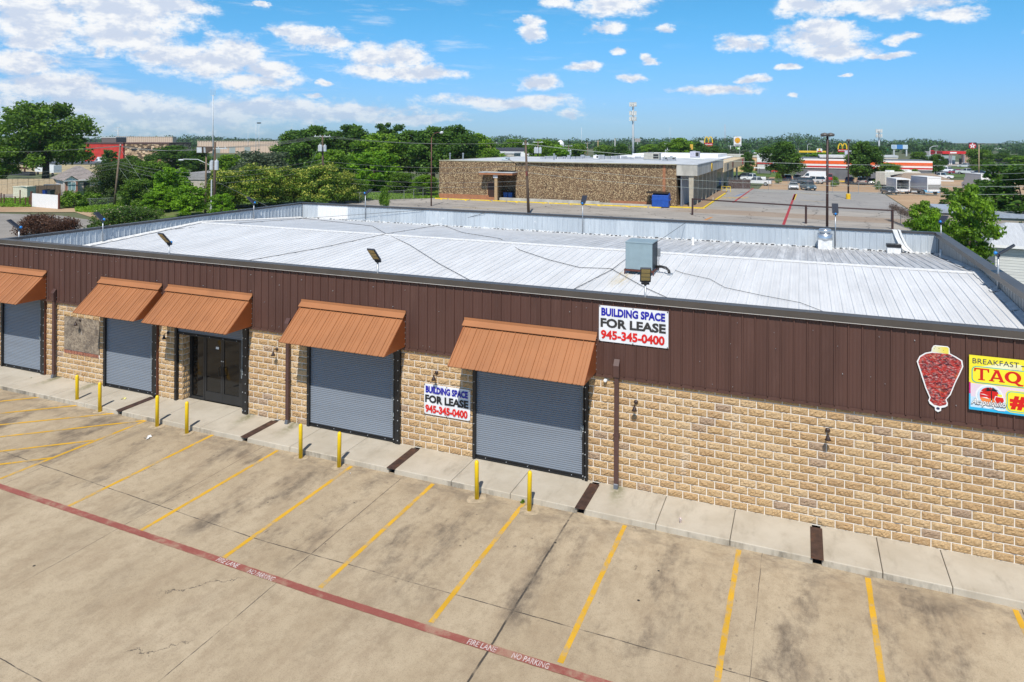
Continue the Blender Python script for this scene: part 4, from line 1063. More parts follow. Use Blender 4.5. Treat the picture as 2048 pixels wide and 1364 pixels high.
roof_cable('cable from the right of the rear parapet past the air conditioner to the front', [(1140, 582), (1222, 540), (1260, 512), (1310, 487), (1371, 446)], air={4: par(1371)})
roof_cable('thin cable snaking right from the air conditioner to the front parapet', [(1350, 540), (1365, 546), (1420, 558), (1450, 575), (1520, 590), (1600, 605), (1660, 628)], .008)
roof_cable('short slack cable hanging at the rear parapet left of centre', [(847, 415), (860, 432), (885, 446), (1010, 452)], .009, air={0: par(847)})

# solar area lights on short posts ------------------------------------------------
def area_light(label, loc, rz, led=True, tilt=42, h0=-.75, twin=False):
    t_ = thing('area_light', label, 'area light', loc, rz, 'solar area lights around the parapet')
    g = MB(); g.tube([(0, 0, h0), (0, 0, .36)], .028, 10); O('light_pole', g, m_galvpole, t_, smooth=True)
    g = MB(); g.box(-.04, -.05, .33, .04, .05, .44); O('pole_bracket', g, m_black, t_)
    hd = MB(); hd.box(-.145, 0, -.026, .145, .52, .026); hd.box(-.11, -.09, -.036, .11, 0, .032)
    R = Matrix.Translation((0, -.02, .42)) @ Matrix.Rotation(rad(tilt), 4, 'X').inverted() @ Matrix.Rotation(rad(180), 4, 'Z')
    hd.xform(R); o_ = O('light_head', hd, m_lamp, t_); bev(o_, .012, 2)
    for k in range(3):
        g = MB(); g.box(-.115, .07 + k * .145, -.031, .115, .195 + k * .145, -.0265); g.xform(R); O('led_panel', g, m_led, t_)
    g = MB(); g.box(-.13, .02, .0265, .13, .50, .031); g.xform(R); O('solar_panel', g, m_solar, t_)
    g = MB(); g.lathe([(.05, 0), (.052, .05), (.035, .085), (.004, .095)], 12, 0, (0, -.06, .03)); g.xform(R); O('sensor_cap', g, m_bluecap, t_, smooth=True)
    return t_
area_light('area light on the front parapet above the leftmost entrance awnings', (-17.2, .05, 5.22), rad(-6), tilt=48)
area_light('area light on the front parapet above the middle of the facade', (-8.29, .05, 5.22), rad(-4), tilt=48)
area_light('area light on the front parapet just before the rooftop air conditioner', (.19, .05, 5.22), rad(14), tilt=54)
area_light('area light on the left parapet at the far left edge of the photo', (-26.6, .75, 5.2), rad(-60), tilt=40)
area_light('area light on the left parapet in front of the rose bush', (-26.5, 4.55, 5.16), rad(-84), tilt=38)
area_light('area light on the left parapet near the rear corner', (-26.5, 14.48, 5.16), rad(-84), tilt=38)
area_light('area light on the rear parapet near its left end', (-21.56, YB - .22, 5.58), rad(168), tilt=26, h0=-1.2)
area_light('area light on the rear parapet in front of the stone building', (-7.22, YB - .22, 5.52), rad(176), tilt=50, h0=-1.2)
area_light('area light on the rear parapet beside the exhaust fan', (5.6, YB - .22, 5.52), rad(184), tilt=62, h0=-1.2)
area_light('area light on the right rear corner of the parapet', (XR - .05, YB - .15, 5.3), rad(150), tilt=30, h0=-1.1)
area_light('area light on the right parapet near the front', (XR - .2, 7.93, 5.45), rad(80), tilt=-38 + 76, h0=-.9)

# litter ---------------------------------------------------------------------------
q = onz(1361, 1045, 0); g = MB(); g.lathe([(.026, 0), (.033, .008), (.033, .105), (.028, .12), (.024, .12)], 14); o_ = O('drink_can', g, M('can_print', (0.60, 0.50, 0.47), 0.35, 0.3, var=.5, vs=28), loc=(q.x, q.y, .001), smooth=True); tag(o_, 'drink can standing on the sidewalk by the bare block wall', 'can')
def scrap(px, py, z, lab, m_, s_=.12):
    q = onz(px, py, z); g = MB()
    for k in range(5):
        a = random.uniform(0, 6); r = s_ * random.uniform(.5, 1)
        g.quad((0, 0, .02), (r * math.cos(a), r * math.sin(a), .006), (r * math.cos(a + .7), r * math.sin(a + .7), random.uniform(.02, .06)), (r * .4 * math.cos(a + 1.2), r * .4 * math.sin(a + 1.2), .05))
    tag(O('litter', g, m_, loc=(q.x, q.y, z + .004), fix=False), lab, 'litter', 'litter by the kerb')
scrap(288, 832, -.146, 'crumpled pale paper lying at the kerb left of the glass entrance', m_white, .16)
scrap(295, 876, -.146, 'white torn wrapper lying in a parking stall before the entrance', m_white, .14)
scrap(247, 798, 0.0, 'yellow and white wrapper lying on the sidewalk by the narrow shutter', M('wrapper', (.6, .55, .2), .5, var=.5, vs=20), .12)
scrap(700, 948, -.146, 'small white scrap beside a stripe before the middle shutter', m_white, .07)

# ================================================================== vegetation
def leaf_mat(name, dark, light, flower=None, trans=0.32):
    m = bpy.data.materials.new(name); m.use_nodes = True; t = NT(m.node_tree)
    a = t.add('ShaderNodeAttribute', attribute_name='tint').outputs['Fac']
    c = t.mix(a, dark, light)
    if flower:
        b = t.add('ShaderNodeAttribute', attribute_name='bloom').outputs['Fac']; c = t.mix(b, c, flower)
    d = t.add('ShaderNodeBsdfPrincipled', i_Roughness=0.55, i_Base_Color=c); d.inputs['Specular IOR Level'].default_value = 0.3
    tr = t.add('ShaderNodeBsdfTranslucent', i_Color=t.mix(0.5, c, tuple(min(1, k * 1.6) for k in light)))
    mx = t.add('ShaderNodeMixShader'); mx.inputs[0].default_value = trans
    t.l.new(d.outputs[0], mx.inputs[1]); t.l.new(tr.outputs[0], mx.inputs[2])
    t.add('ShaderNodeOutputMaterial', i_Surface=mx.outputs[0]); return m
m_bark = M('bark', (0.085, 0.065, 0.048), 0.9, var=0.3, vs=6, bump=0.4, bs=14)
L_oak = leaf_mat('oak_leaves', (0.0204, 0.0600, 0.0084), (0.1952, 0.3355, 0.0293))
L_dark = leaf_mat('dark_leaves', (0.0156, 0.0540, 0.0096), (0.1440, 0.2745, 0.0293))
L_lime = leaf_mat('bright_leaves', (0.0480, 0.1320, 0.0060), (0.2623, 0.4758, 0.0195))
L_mid = leaf_mat('mid_leaves', (0.0288, 0.0840, 0.0072), (0.2501, 0.4270, 0.0268))
L_privet = leaf_mat('privet_leaves', (0.0216, 0.0648, 0.0072), (0.2013, 0.3233, 0.0293), (0.55, 0.55, 0.10))
L_rose = leaf_mat('rose_leaves', (0.0216, 0.0600, 0.0096), (0.1098, 0.1952, 0.0244), (0.72, 0.56, 0.46))
L_jun = leaf_mat('juniper_leaves', (0.0180, 0.0456, 0.0096), (0.1159, 0.1830, 0.0268))
L_brown = leaf_mat('dead_leaves', (0.045, 0.020, 0.012), (0.17, 0.085, 0.05))
L_far = leaf_mat('far_leaves', (0.0192, 0.0600, 0.0168), (0.0854, 0.1769, 0.0415), trans=0.1)
L_grey = leaf_mat('grey_leaves', (0.0600, 0.0840, 0.0480), (0.1708, 0.2196, 0.1220))

def leaf_mesh(name, pts, nrm, size, tint, mat_, bloom=None, aspect=0.62, up=0.25):
    """one small bent-free leaf face per point, turned mostly outward"""
    n = len(pts)
    d = nrm * 0.7 + rng.normal(0, 0.75, (n, 3)); d[:, 2] += up; d /= np.linalg.norm(d, axis=1, keepdims=True) + 1e-9
    r = rng.normal(0, 1, (n, 3)); u = np.cross(d, r); u /= np.linalg.norm(u, axis=1, keepdims=True) + 1e-9; v = np.cross(d, u)
    s = size * rng.uniform(0.6, 1.35, (n, 1))
    co = np.stack([pts - u * s, pts - v * s * aspect + u * s * .1, pts + u * s, pts + v * s * aspect + u * s * .1], 1).reshape(-1, 3)
    me = bpy.data.meshes.new(name)
    me.vertices.add(4 * n); me.vertices.foreach_set('co', co.astype(np.float32).ravel())
    me.loops.add(4 * n); me.loops.foreach_set('vertex_index', np.arange(4 * n, dtype=np.int32))
    me.polygons.add(n); me.polygons.foreach_set('loop_start', np.arange(0, 4 * n, 4, dtype=np.int32))
    me.update(calc_edges=True)
    me.attributes.new('tint', 'FLOAT', 'FACE').data.foreach_set('value', np.clip(tint, 0, 1).astype(np.float32))
    if bloom is not None: me.attributes.new('bloom', 'FLOAT', 'FACE').data.foreach_set('value', bloom.astype(np.float32))
    me.materials.append(mat_); me.validate(); return me

def clump_cloud(clumps, n, depth=0.55):
    """points through the shells of ellipsoid clumps: (centre, radius) ; denser outward, with holes"""
    cs = np.array([c[:3] for c in clumps]); rs = np.array([c[3:6] for c in clumps])
    wgt = (rs.prod(1)) ** (2 / 3); idx = rng.choice(len(cs), n, p=wgt / wgt.sum())
    d = rng.normal(0, 1, (n, 3)); d /= np.linalg.norm(d, axis=1, keepdims=True)
    q = 1 - depth * rng.random((n, 1)) ** 1.6
    q *= 1 + 0.16 * np.sin(d[:, :1] * 5 + idx[:, None]) * np.sin(d[:, 1:2] * 6 + 2 * idx[:, None]) + 0.12 * np.sin(d[:, 2:3] * 11 + idx[:, None] * 1.7)
    P_ = cs[idx] + d * q * rs[idx]
    return P_, d, idx

def crown_clumps(w_, h0, h1, n, shape='round', spread=0.36):
    """clump ellipsoids filling a crown w_ wide from height h0 to h1"""
    out = []; hh = h1 - h0
    for i in range(n):
        v = (i + 0.5) / n + random.uniform(-.08, .08); v = min(.98, max(.02, v))
        if shape == 'round': rr_ = math.sqrt(max(0.05, 1 - (2 * v - .86) ** 2 / 1.35))
        elif shape == 'cone': rr_ = max(.12, 1.02 - v)
        elif shape == 'spread': rr_ = math.sqrt(max(0.08, 1 - (v * 1.0 - .42) ** 2 / .42))
        else: rr_ = 1.0 - .35 * v
        a = i * 2.399 + random.uniform(-.5, .5); r = w_ / 2 * rr_ * (random.random() ** .45) * .72
        sr = w_ * spread * .5 * random.uniform(.62, 1.2) * (0.6 + .4 * rr_)
        out.append((r * math.cos(a), r * math.sin(a), h0 + hh * (.12 + .78 * v), sr, sr, sr * random.uniform(.6, .85)))
    return out

def trunk_mb(h, r, clumps, lean=0.0, forks=6, h0=None):
    g = MB(); top = h * .8
    pts = [(lean * t_ * h * .3 + math.sin(t_ * 3) * r * .4, math.cos(t_ * 4) * r * .3 - r * .3, top * t_) for t_ in (0, .08, .25, .5, .75, 1)]
    g.tube(pts, [r * 1.35, r * 1.05, r * .9, r * .72, r * .5, r * .2], 9)
    for c in random.sample(clumps, min(forks, len(clumps))):
        t_ = random.uniform(.3, .7); b = Vector((lean * t_ * h * .3, 0, top * t_)); e = Vector(c[:3])
        if e.z < b.z: b.z = max(.2 * h, e.z * .75)
        m_ = b.lerp(e, .5) + Vector((0, 0, .06 * h))
        g.tube([b, m_, e], [r * .42, r * .26, r * .08], 6)
    return g

PROTO = {}
def make_tree(key, label, cat, w_, h, trunk_h, n_clumps, n_leaf, leaf, mat_, shape='round', tr=.22, spread=.36, group=None, name='tree', bloom=0.0, base=0.0, depth=.6, lean=0.0, aspect=.62):
    cl = crown_clumps(w_, trunk_h, h, n_clumps, shape, spread)
    P_, d, idx = clump_cloud(cl, n_leaf, depth)
    ct = np.array([random.random() for _ in cl])
    tint = 0.16 + 0.5 * ct[idx] + rng.normal(0, .2, n_leaf)
    bl = None
    if bloom:
        f = (d[:, 2] > .15) & (rng.random(n_leaf) < bloom); bl = f.astype(float) * rng.uniform(.5, 1, n_leaf)
    P_[:, 2] = np.maximum(P_[:, 2], .1)
    t_ = thing(name, label, cat, (0, 0, 0), 0, group)
    ob = bpy.data.objects.new('crown', leaf_mesh('crown', P_, d, leaf, tint, mat_, bl, aspect)); COL.objects.link(ob); ob.parent = t_
    O('trunk', trunk_mb(h, tr, cl, lean), m_bark, t_, smooth=True)
    PROTO[key] = t_; return t_
USED = set()
def plant(key, label, px, dist, top=None, wpx=None, base=-0.2, rz=None, group=None):
    """stand a tree of a kind where the photo shows it: column px, distance, row of its top, width in pixels"""
    t_ = PROTO[key]; w0, h0 = DIM[key]
    p = gat(px, dist, base)
    sz = (at(px, top, dist).z - base) / h0 if top is not None else 1.0
    sx = (wpx * dist / FPX) / w0 if wpx else sz
    rz = random.uniform(0, 6.28) if rz is None else rz
    if key in USED: t_ = dup(t_, p, rz, label, group)
    else:
        USED.add(key); t_.location = p; t_.rotation_euler = (0, 0, rz); t_['label'] = label
        if group: t_['group'] = group
    t_.scale = (sx, sx, sz); return t_
DIM = {}
def proto(key, w_, h, *a, **k):
    t_ = make_tree(key, 'tree', k.pop('cat', 'tree'), w_, h, *a, **k)
    me = [c for c in kids(t_) if c.name.startswith('crown')][0].data; co = np.empty(len(me.vertices) * 3); me.vertices.foreach_get('co', co); co = co.reshape(-1, 3)
    DIM[key] = (float(np.percentile(np.hypot(co[:, 0], co[:, 1]), 97) * 2), float(np.percentile(co[:, 2], 99.7)))
proto('oak', 20.5, 16.3, 3.4, 95, 19000, .25, L_oak, shape='spread', tr=.55, spread=.175, depth=.75)
proto('round', 11, 12, 1.6, 55, 10500, .23, L_mid, tr=.28, spread=.25, depth=.7)
proto('dark', 11, 12, 1.4, 55, 10500, .23, L_dark, tr=.28, spread=.25, depth=.7)
proto('bright', 7, 7, .2, 46, 8000, .18, L_lime, shape='full', tr=.14, spread=.27, depth=.75)
proto('privet', 9, 6.6, .1, 50, 12500, .15, L_privet, shape='full', tr=.16, spread=.30, bloom=.55, depth=.7)
proto('juniper', 8, 8.2, .1, 36, 12000, .17, L_jun, shape='full', tr=.25, spread=.34, aspect=.3)
proto('rosebush', 6, 3.6, .05, 24, 9000, .10, L_rose, shape='full', tr=.08, spread=.40, bloom=.06, name='shrub', cat='shrub')
proto('deadbush', 5, 2.5, .05, 22, 7000, .09, L_brown, shape='full', tr=.06, spread=.40, name='shrub', cat='shrub', depth=.8)
proto('young', 6, 8, .8, 48, 9000, .15, L_mid, shape='round', tr=.14, spread=.24, depth=.85)
proto('loose', 9, 11, 1.0, 60, 11000, .18, L_dark, shape='full', tr=.2, spread=.22, depth=.85)
proto('shrub', 3, 2.2, .05, 12, 2600, .10, L_mid, shape='full', tr=.05, spread=.46, name='shrub', cat='shrub')
proto('far', 12, 10, .2, 20, 3200, .50, L_far, shape='full', tr=.3, spread=.44)
proto('thin', 8, 9, 1.0, 22, 4200, .20, L_grey, shape='round', tr=.16, spread=.34, depth=.9)
proto('dusky', 8, 8.5, .3, 26, 7000, .20, L_oak, shape='full', tr=.18, spread=.38)

GL, GM, GR = 'trees on the left beyond the roof', 'big trees left of the stone building', 'trees at the right of the lots'
plant('oak', 'large spreading oak standing behind the wooden fence at far left', 90, 128, 207, 186, group=GL)
plant('round', 'green tree cut off by the left edge beside the oak', -26, 124, 282, 100, group=GL)
plant('juniper', 'dark shaggy juniper right of the grey roofed house', 225, 104, 326, 96, group=GL)
plant('juniper', 'low dark juniper behind the white panel fence and house wall', 275, 112, 318, 70, group=GL)
plant('shrub', 'leafy shrub climbing the right end of the white panel fence', 150, 97, 381, 56, group='shrubs by the left street')
plant('shrub', 'shrub below the house windows', 190, 100, 384, 50, group='shrubs by the left street')
plant('dusky', 'green tree behind the leaning utility pole', 300, 110, 322, 80, group=GL)
plant('bright', 'bright lime green tree left of the floodlight pole', 345, 95, 336, 78, group=GL)
plant('bright', 'lower bright green bush in front of the floodlight pole', 380, 88, 372, 70, group=GL)
plant('bright', 'low lime bush between leaning pole and street light', 318, 92, 384, 62, group=GL)
plant('dusky', 'dark green tree under the street light arm', 275, 99, 358, 64, group=GL)
plant('dark', 'dark tree in front of the tan tiled wall and warehouse', 350, 190, 292, 110, group=GL)
plant('dark', 'dark tree standing left of the transformer pole', 395, 175, 296, 70, group=GL)
plant('loose', 'small dark tree in front of the red wall', 220, 190, 300, 34, group=GL)
plant('dark', 'low dark tree between the red wall and the house', 262, 150, 312, 60, group=GL)
plant('round', 'green tree right of the transformer pole', 462, 130, 310, 80, group=GL)
plant('thin', 'thin grey green tree before the tan warehouse', 505, 125, 302, 90, group=GL)
plant('thin', 'thin grey green tree leaning before the right end of the warehouse', 553, 128, 304, 70, group=GL)
plant('bright', 'small lime bush by the rear left roof corner light', 445, 84, 388, 50, group=GL)
plant('privet', 'flowering privet beside the pole with transformers', 450, 98, 340, 90, group='flowering privets along the fence')
plant('privet', 'tall flowering privet second from the transformer pole', 520, 100, 331, 105, group='flowering privets along the fence')
plant('privet', 'flowering privet left of the pole behind the roof corner', 590, 104, 336, 95, group='flowering privets along the fence')
plant('privet', 'tall flowering privet right behind the pole at the roof corner', 645, 103, 329, 85, group='flowering privets along the fence')
plant('privet', 'rightmost flowering privet next to the open grass', 690, 106, 345, 60, group='flowering privets along the fence')
plant('dusky', 'dull green bush at the left end of the grass field', 715, 110, 360, 50, group='flowering privets along the fence')
for px, d_, top, wp, k, lab in ((590, 165, 262, 100, 'dark', 'dark crown at left end of the big tree row'), (632, 160, 253, 105, 'dark', 'tall dark tree left of the crossarm pole'), (700, 158, 251, 120, 'dark', 'tall dark tree right of the crossarm pole'),
        (662, 140, 300, 80, 'round', 'mid green tree behind the flowering privets'), (752, 150, 268, 110, 'round', 'green tree in the middle of the big tree row'), (748, 128, 303, 112, 'bright', 'pale lime tree in front of the big tree row'),
        (778, 170, 248, 70, 'loose', 'tallest thin topped tree in the big tree row'), (820, 160, 262, 110, 'dark', 'dark tree left of the thin lamp post'), (868, 150, 255, 110, 'dark', 'dark tree behind the thin lamp post'),
        (912, 150, 252, 105, 'dark', 'dark tree above the left end of the stone building'), (955, 165, 268, 80, 'round', 'green tree sloping down behind the stone building'), (985, 150, 297, 56, 'round', 'small green tree peeping over the stone building roof'),
        (805, 125, 345, 70, 'dusky', 'bush at the far edge of the grass field'), (850, 120, 350, 60, 'round', 'green bush behind the thin lamp post and fence')):
    plant(k, lab, px, d_, top, wp, group=GM)
plant('shrub', 'lone small bush in the grass by the chain link fence', 768, 98, 373, 24, group='shrubs by the left street')
plant('deadbush', 'brown withered shrub by the street beyond the left parapet', 78, 70, 428, 76, group='shrubs by the left street')
plant('deadbush', 'second brown withered shrub nearer the left parapet light', 128, 68, 436, 72, group='shrubs by the left street')
plant('rosebush', 'rose shrub with pale blooms beyond the left parapet light', 240, 72, 412, 120, group='shrubs by the left street')
plant('rosebush', 'smaller rose shrub with pale blooms at the right of its neighbour', 293, 76, 414, 70, group='shrubs by the left street')
# weeds in the pavement joints
for (px, py, z, s_, lab) in ((1046, 1006, -.15, .045, 'small weed at the kerb end of a stripe by the right bollard'), (62, 764, -.15, .07, 'small weed in the joint left of the leftmost bollard'), (447, 857, -.15, .06, 'tiny round weed on the kerb right of the glass entrance'), (1440, 1030, -.15, .0, '')):
    if s_:
        q = onz(px, py, z); t_ = dup(PROTO['shrub'], (q.x, q.y, z), random.uniform(0, 6), lab, 'weeds in the pavement', s_); t_.name = 'weed'; t_['category'] = 'weed'
# right hand trees
plant('young', 'young green tree just behind the right rear corner of the roof', 1940, 46, 372, 98, group=GR)
plant('young', 'bright young tree behind the vine covered fence', 1848, 60, 403, 70, group=GR)
plant('bright', 'low lime bush in front of the vine covered fence', 1862, 52, 430, 62, group=GR)
plant('loose', 'big loose dark tree cut by the right edge', 2048, 62, 330, 175, group=GR)
plant('loose', 'dark tree left of the big tree at the right edge', 1985, 78, 362, 80, group=GR)
plant('loose', 'feathery dark tree before the box trucks', 1905, 84, 376, 50, group=GR)
plant('dark', 'round dark tree left of the red striped building', 1566, 172, 284, 82, group=GR)
plant('dark', 'small round tree behind the end of the white canopy', 1494, 190, 305, 32, group=GR)
plant('dark', 'dark tree in front of the red striped building centre', 1727, 158, 284, 72, group=GR)
plant('dusky', 'scrubby tree against the right part of the red striped building', 1782, 152, 327, 60, group=GR)
plant('dusky', 'small scrub tree below the right red stripes', 1828, 154, 338, 22, group=GR)
plant('dark', 'dark round tree at the right end of the red striped building', 1872, 200, 309, 38, group=GR)
plant('dusky', 'tree hiding the right end of the red fuel canopy', 1958, 225, 298, 56, group=GR)
plant('shrub', 'shrub under the round tree by the grass bank', 1558, 160, 345, 16, group=GR)
plant('shrub', 'shrub in front of the striped building wall', 1672, 150, 352, 18, group=GR)
plant('shrub', 'weedy shrub beside the row of parked cars', 1757, 142, 362, 14, group=GR)
GB = 'trees behind the stone building'
for px, d_, top, wp, k, lab in ((1030, 260, 279, 60, 'round', 'green tree behind the tan house with pyramid roof'), (1085, 175, 280, 74, 'round', 'large green tree behind the first transformer pole'), (1108, 190, 284, 60, 'dark', 'dark tree left of the white topped tank'), (1150, 210, 288, 60, 'dusky', 'tree right of the white topped tank'),
        (1205, 220, 290, 50, 'dusky', 'tree around the pale pine poles'), (1242, 260, 288, 46, 'dark', 'dark tree left of the cell tower foot'), (1300, 300, 289, 52, 'round', 'round tree right of the cell tower foot'), (1330, 250, 284, 46, 'dusky', 'tree over the corner units of the stone building'), (1362, 215, 277, 66, 'round', 'tall green tree left of the traffic signal'), (1395, 225, 285, 60, 'dark', 'dark tree right of the traffic signal'),
        (1428, 250, 292, 56, 'dark', 'dark tree under the tall arches sign'), (1456, 270, 297, 44, 'thin', 'pale grey green tree left of the shell sign poles'), (1490, 260, 300, 36, 'thin', 'pale scrub right of the shell sign poles'), (1530, 300, 296, 44, 'round', 'green tree behind the pink shop'), (1640, 250, 305, 70, 'bright', 'clipped lime hedge behind the striped restaurant'), (1690, 255, 306, 50, 'bright', 'lime hedge right of the lower arches sign'),
        (1838, 270, 304, 44, 'dusky', 'tree left of the fuel canopy'), (2008, 300, 306, 50, 'dark', 'tree behind the blue fascia store'), (2040, 250, 312, 56, 'round', 'green tree above the blue fascia store'), (1120, 165, 292, 60, 'bright', 'lime tree close behind the stone building roof')):
    plant(k, lab, px, d_, top, wp, group=GB)
# trees standing about in the distance
GF = 'distant trees near the horizon'
for i in range(92):
    px = -60 + i * 24 + random.uniform(-14, 14); d_ = random.uniform(330, 620)
    if 560 < px < 960 and d_ < 400: d_ += 150
    if 185 < px < 600: d_ = random.uniform(620, 800)
    top = random.uniform(282, 296) + (px - 1024) * .004
    if 1330 < px < 1540: top -= 3; 
    if px > 1860: top += 4
    h_ = at(px, top, d_).z
    plant('far', 'small dark green tree in the distant belt below the horizon', px, d_, top, max(12, h_ * 1.1 * FPX / d_), group=GF)
# far woodland: one mass along the horizon
cl = []
for row, (d0, step, hmin, hmax) in enumerate(((720, 15, 6, 9.5), (980, 16, 7, 11.5), (1350, 22, 8, 14.5))):
    px = -250
    while px < 2320:
        ridge = 0
        for (c0, wd_, a_) in ((1480, 130, 4), (1600, 50, 9), (60, 160, 3), (400, 60, 4), (1000, 70, 6), (1270, 60, 3), (1840, 50, 5), (2070, 90, 2), (700, 300, -3), (1960, 60, -6)):
            ridge += a_ * math.exp(-((px - c0) / wd_) ** 2) * (d0 / 1000) * .9
        h_ = max(5, random.uniform(hmin, hmax) + ridge); q = gat(px, d0 + random.uniform(-40, 60), 0)
        r = random.uniform(5, 9) * (1 + row * .3)
        cl.append((q.x, q.y, h_ * .62, r, r, h_ * .42)); cl.append((q.x, q.y, h_ * .25, r * 1.1, r * 1.1, h_ * .3))
        px += step * FPX / d0 * random.uniform(.4, .75)
n = 60000
P_, d, idx = clump_cloud(cl, n, .5)
tn = np.array([random.random() for _ in cl]); tint = .1 + .55 * tn[idx] + rng.normal(0, .15, n)
P_[:, 2] = np.maximum(P_[:, 2], 0)
ob = bpy.data.objects.new('woodland', leaf_mesh('woodland', P_, d, 1.5, tint, L_far)); COL.objects.link(ob)
tag(ob, 'dark green belt of far woodland along the horizon', 'woodland', kind='stuff')

# ================================================================== ground surfaces behind the building
m_asph, t, p = custom('old_asphalt'); o = t.obj(); X, Y, Z = t.xyz(o)
c = t.mix(t.ramp(t.noise(o, .12, 6, .65), .3, .7), (0.31, 0.28, 0.245), (0.41, 0.375, 0.33))
c = t.mix(t.math('MULTIPLY', t.ramp(t.noise(t.scale(o, .25, 1.4, 1), .6, 6, .7), .5, .72), .6), c, (0.17, 0.16, 0.155))
v = t.add('ShaderNodeTexVoronoi', feature='DISTANCE_TO_EDGE'); t.set(v.inputs['Vector'], t.vmath('ADD', o, t.vmath('MULTIPLY', t.noise(o, .5, 4, out=1), (3, 3, 0)))); v.inputs['Scale'].default_value = .13
c = t.mix(t.math('MULTIPLY', t.ramp(v.outputs[0], .012, .004), .8), c, (0.075, 0.07, 0.068))
band = t.math('MULTIPLY', t.ramp(t.math('ABSOLUTE', t.math('SUBTRACT', Y, t.math('MULTIPLY_ADD', X, -.12, 79.5))), 3.6, 2.6), t.ramp(X, -16, -8)); c = t.mix(t.math('MULTIPLY', band, .6), c, (0.30, 0.21, 0.14))
nearl = t.math('MULTIPLY', t.ramp(Y, 86, 92), t.ramp(X, -14, -6)); c = t.mix(t.math('MULTIPLY', nearl, .45), c, (0.25, 0.26, 0.27))
t.set(p.inputs['Base Color'], c); p.inputs['Roughness'].default_value = .92; p.inputs['Specular IOR Level'].default_value = .2
g = MB(); g.box(-66, 27, -0.5, 18, 131, -0.158); struct('rear_parking_lot', g, m_asph)
m_dirt, t, p = custom('gravel_dirt'); o = t.obj()
c = t.mix(t.ramp(t.noise(o, .1, 6, .65), .3, .7), (0.37, 0.235, 0.13), (0.47, 0.33, 0.20)); c = t.mix(t.math('MULTIPLY', t.ramp(t.noise(o, .9, 6, .7), .5, .7), .4), c, (0.25, 0.18, 0.11)); t.set(p.inputs['Base Color'], c); p.inputs['Roughness'].default_value = .95
g = MB(); g.box(-4, 131.2, -0.5, 90, 190, -0.165); g.box(18.2, 84, -0.5, 90, 131, -0.17); struct('gravel_lot', g, m_dirt)
m_grass, t, p = custom('mown_grass'); o = t.obj()
c = t.mix(t.ramp(t.noise(o, .25, 7, .7), .3, .7), (0.055, 0.115, 0.016), (0.135, 0.195, 0.035)); c = t.mix(t.math('MULTIPLY', t.ramp(t.noise(o, 6, 5, .75), .4, .7), .5), c, (0.035, 0.075, 0.012))
c = t.mix(t.math('MULTIPLY', t.ramp(t.noise(o, .12, 5, .6), .55, .7), .55), c, (0.22, 0.19, 0.08)); t.set(p.inputs['Base Color'], c); p.inputs['Roughness'].default_value = .95
def patch(name, pix, m_, z, kind='structure'):
    g = MB(); pts = [onz(px, py, z) for px, py in pix]; g.poly([(q.x, q.y, z) for q in pts]); o_ = O(name, g, m_); o_['kind'] = kind; return o_
patch('grass_field', [(430, 412), (640, 406), (880, 398), (880, 366), (640, 366), (430, 380)], m_grass, -.17)
patch('grass_yard', [(-60, 420), (120, 417), (300, 440), (420, 425), (420, 380), (-60, 386)], m_grass, -.18)
patch('grass_bank', [(1470, 354), (1562, 354), (1562, 328), (1420, 328)], m_grass, -.13)
patch('grass_verge', [(1885, 354), (1968, 356), (1968, 348), (1885, 347)], m_grass, -.12)
patch('grass_verge', [(1880, 337), (1942, 338), (1942, 334), (1880, 333)], m_grass, -.12)
patch('grass_strip', [(1905, 500), (2090, 560), (2090, 470), (1990, 480)], m_grass, -.15)
patch('highway', [(1868, 350), (2110, 362), (2110, 334), (1868, 333)], M('dark_asphalt', (0.15, 0.15, 0.16), .9), -.15)
patch('dirt_shoulder', [(-40, 424), (150, 424), (200, 440), (330, 452), (260, 425), (130, 415), (-40, 412)], m_dirt, -.16)
patch('street', [(-90, 505), (260, 505), (210, 444), (120, 431), (-90, 424)], M('street_asphalt', (0.27, 0.245, 0.215), .9, vs=.3), -.15)
patch('street', [(-60, 397), (26, 397), (26, 388), (-60, 388)], M('street_asphalt', (0.27, 0.245, 0.215), .9), -.145)
patch('forecourt', [(1868, 331), (2010, 334), (2010, 325), (1868, 323)], M('pale_concrete', (0.45, 0.41, 0.36), .9), -.14)
# grass blades standing in the field and yard
n = 26000
def scatter(pix, n):
    q = [onz(px, py) for px, py in pix]; a, b, c_, d_ = q; u, v = rng.random(n), rng.random(n)
    A, B, C_, D_ = (np.array(k) for k in q)
    return (A * ((1-u)*(1-v))[:, None] + B * (u*(1-v))[:, None] + C_ * (u*v)[:, None] + D_ * ((1-u)*v)[:, None])
gp_ = np.concatenate([scatter([(640, 404), (880, 396), (880, 374), (640, 380)], n), scatter([(0, 414), (62, 414), (62, 398), (0, 398)], 3000), scatter([(150, 424), (330, 430), (300, 404), (150, 406)], 9000)])
gp_[:, 2] = -.12 + rng.random(len(gp_)) * .18
ob = bpy.data.objects.new('grass', leaf_mesh('grass', gp_, np.tile([0, 0, 1.0], (len(gp_), 1)), .14, rng.uniform(.2, .9, len(gp_)), L_mid)); COL.objects.link(ob); tag(ob, 'rough green grass growing by the fences', 'grass', kind='stuff')
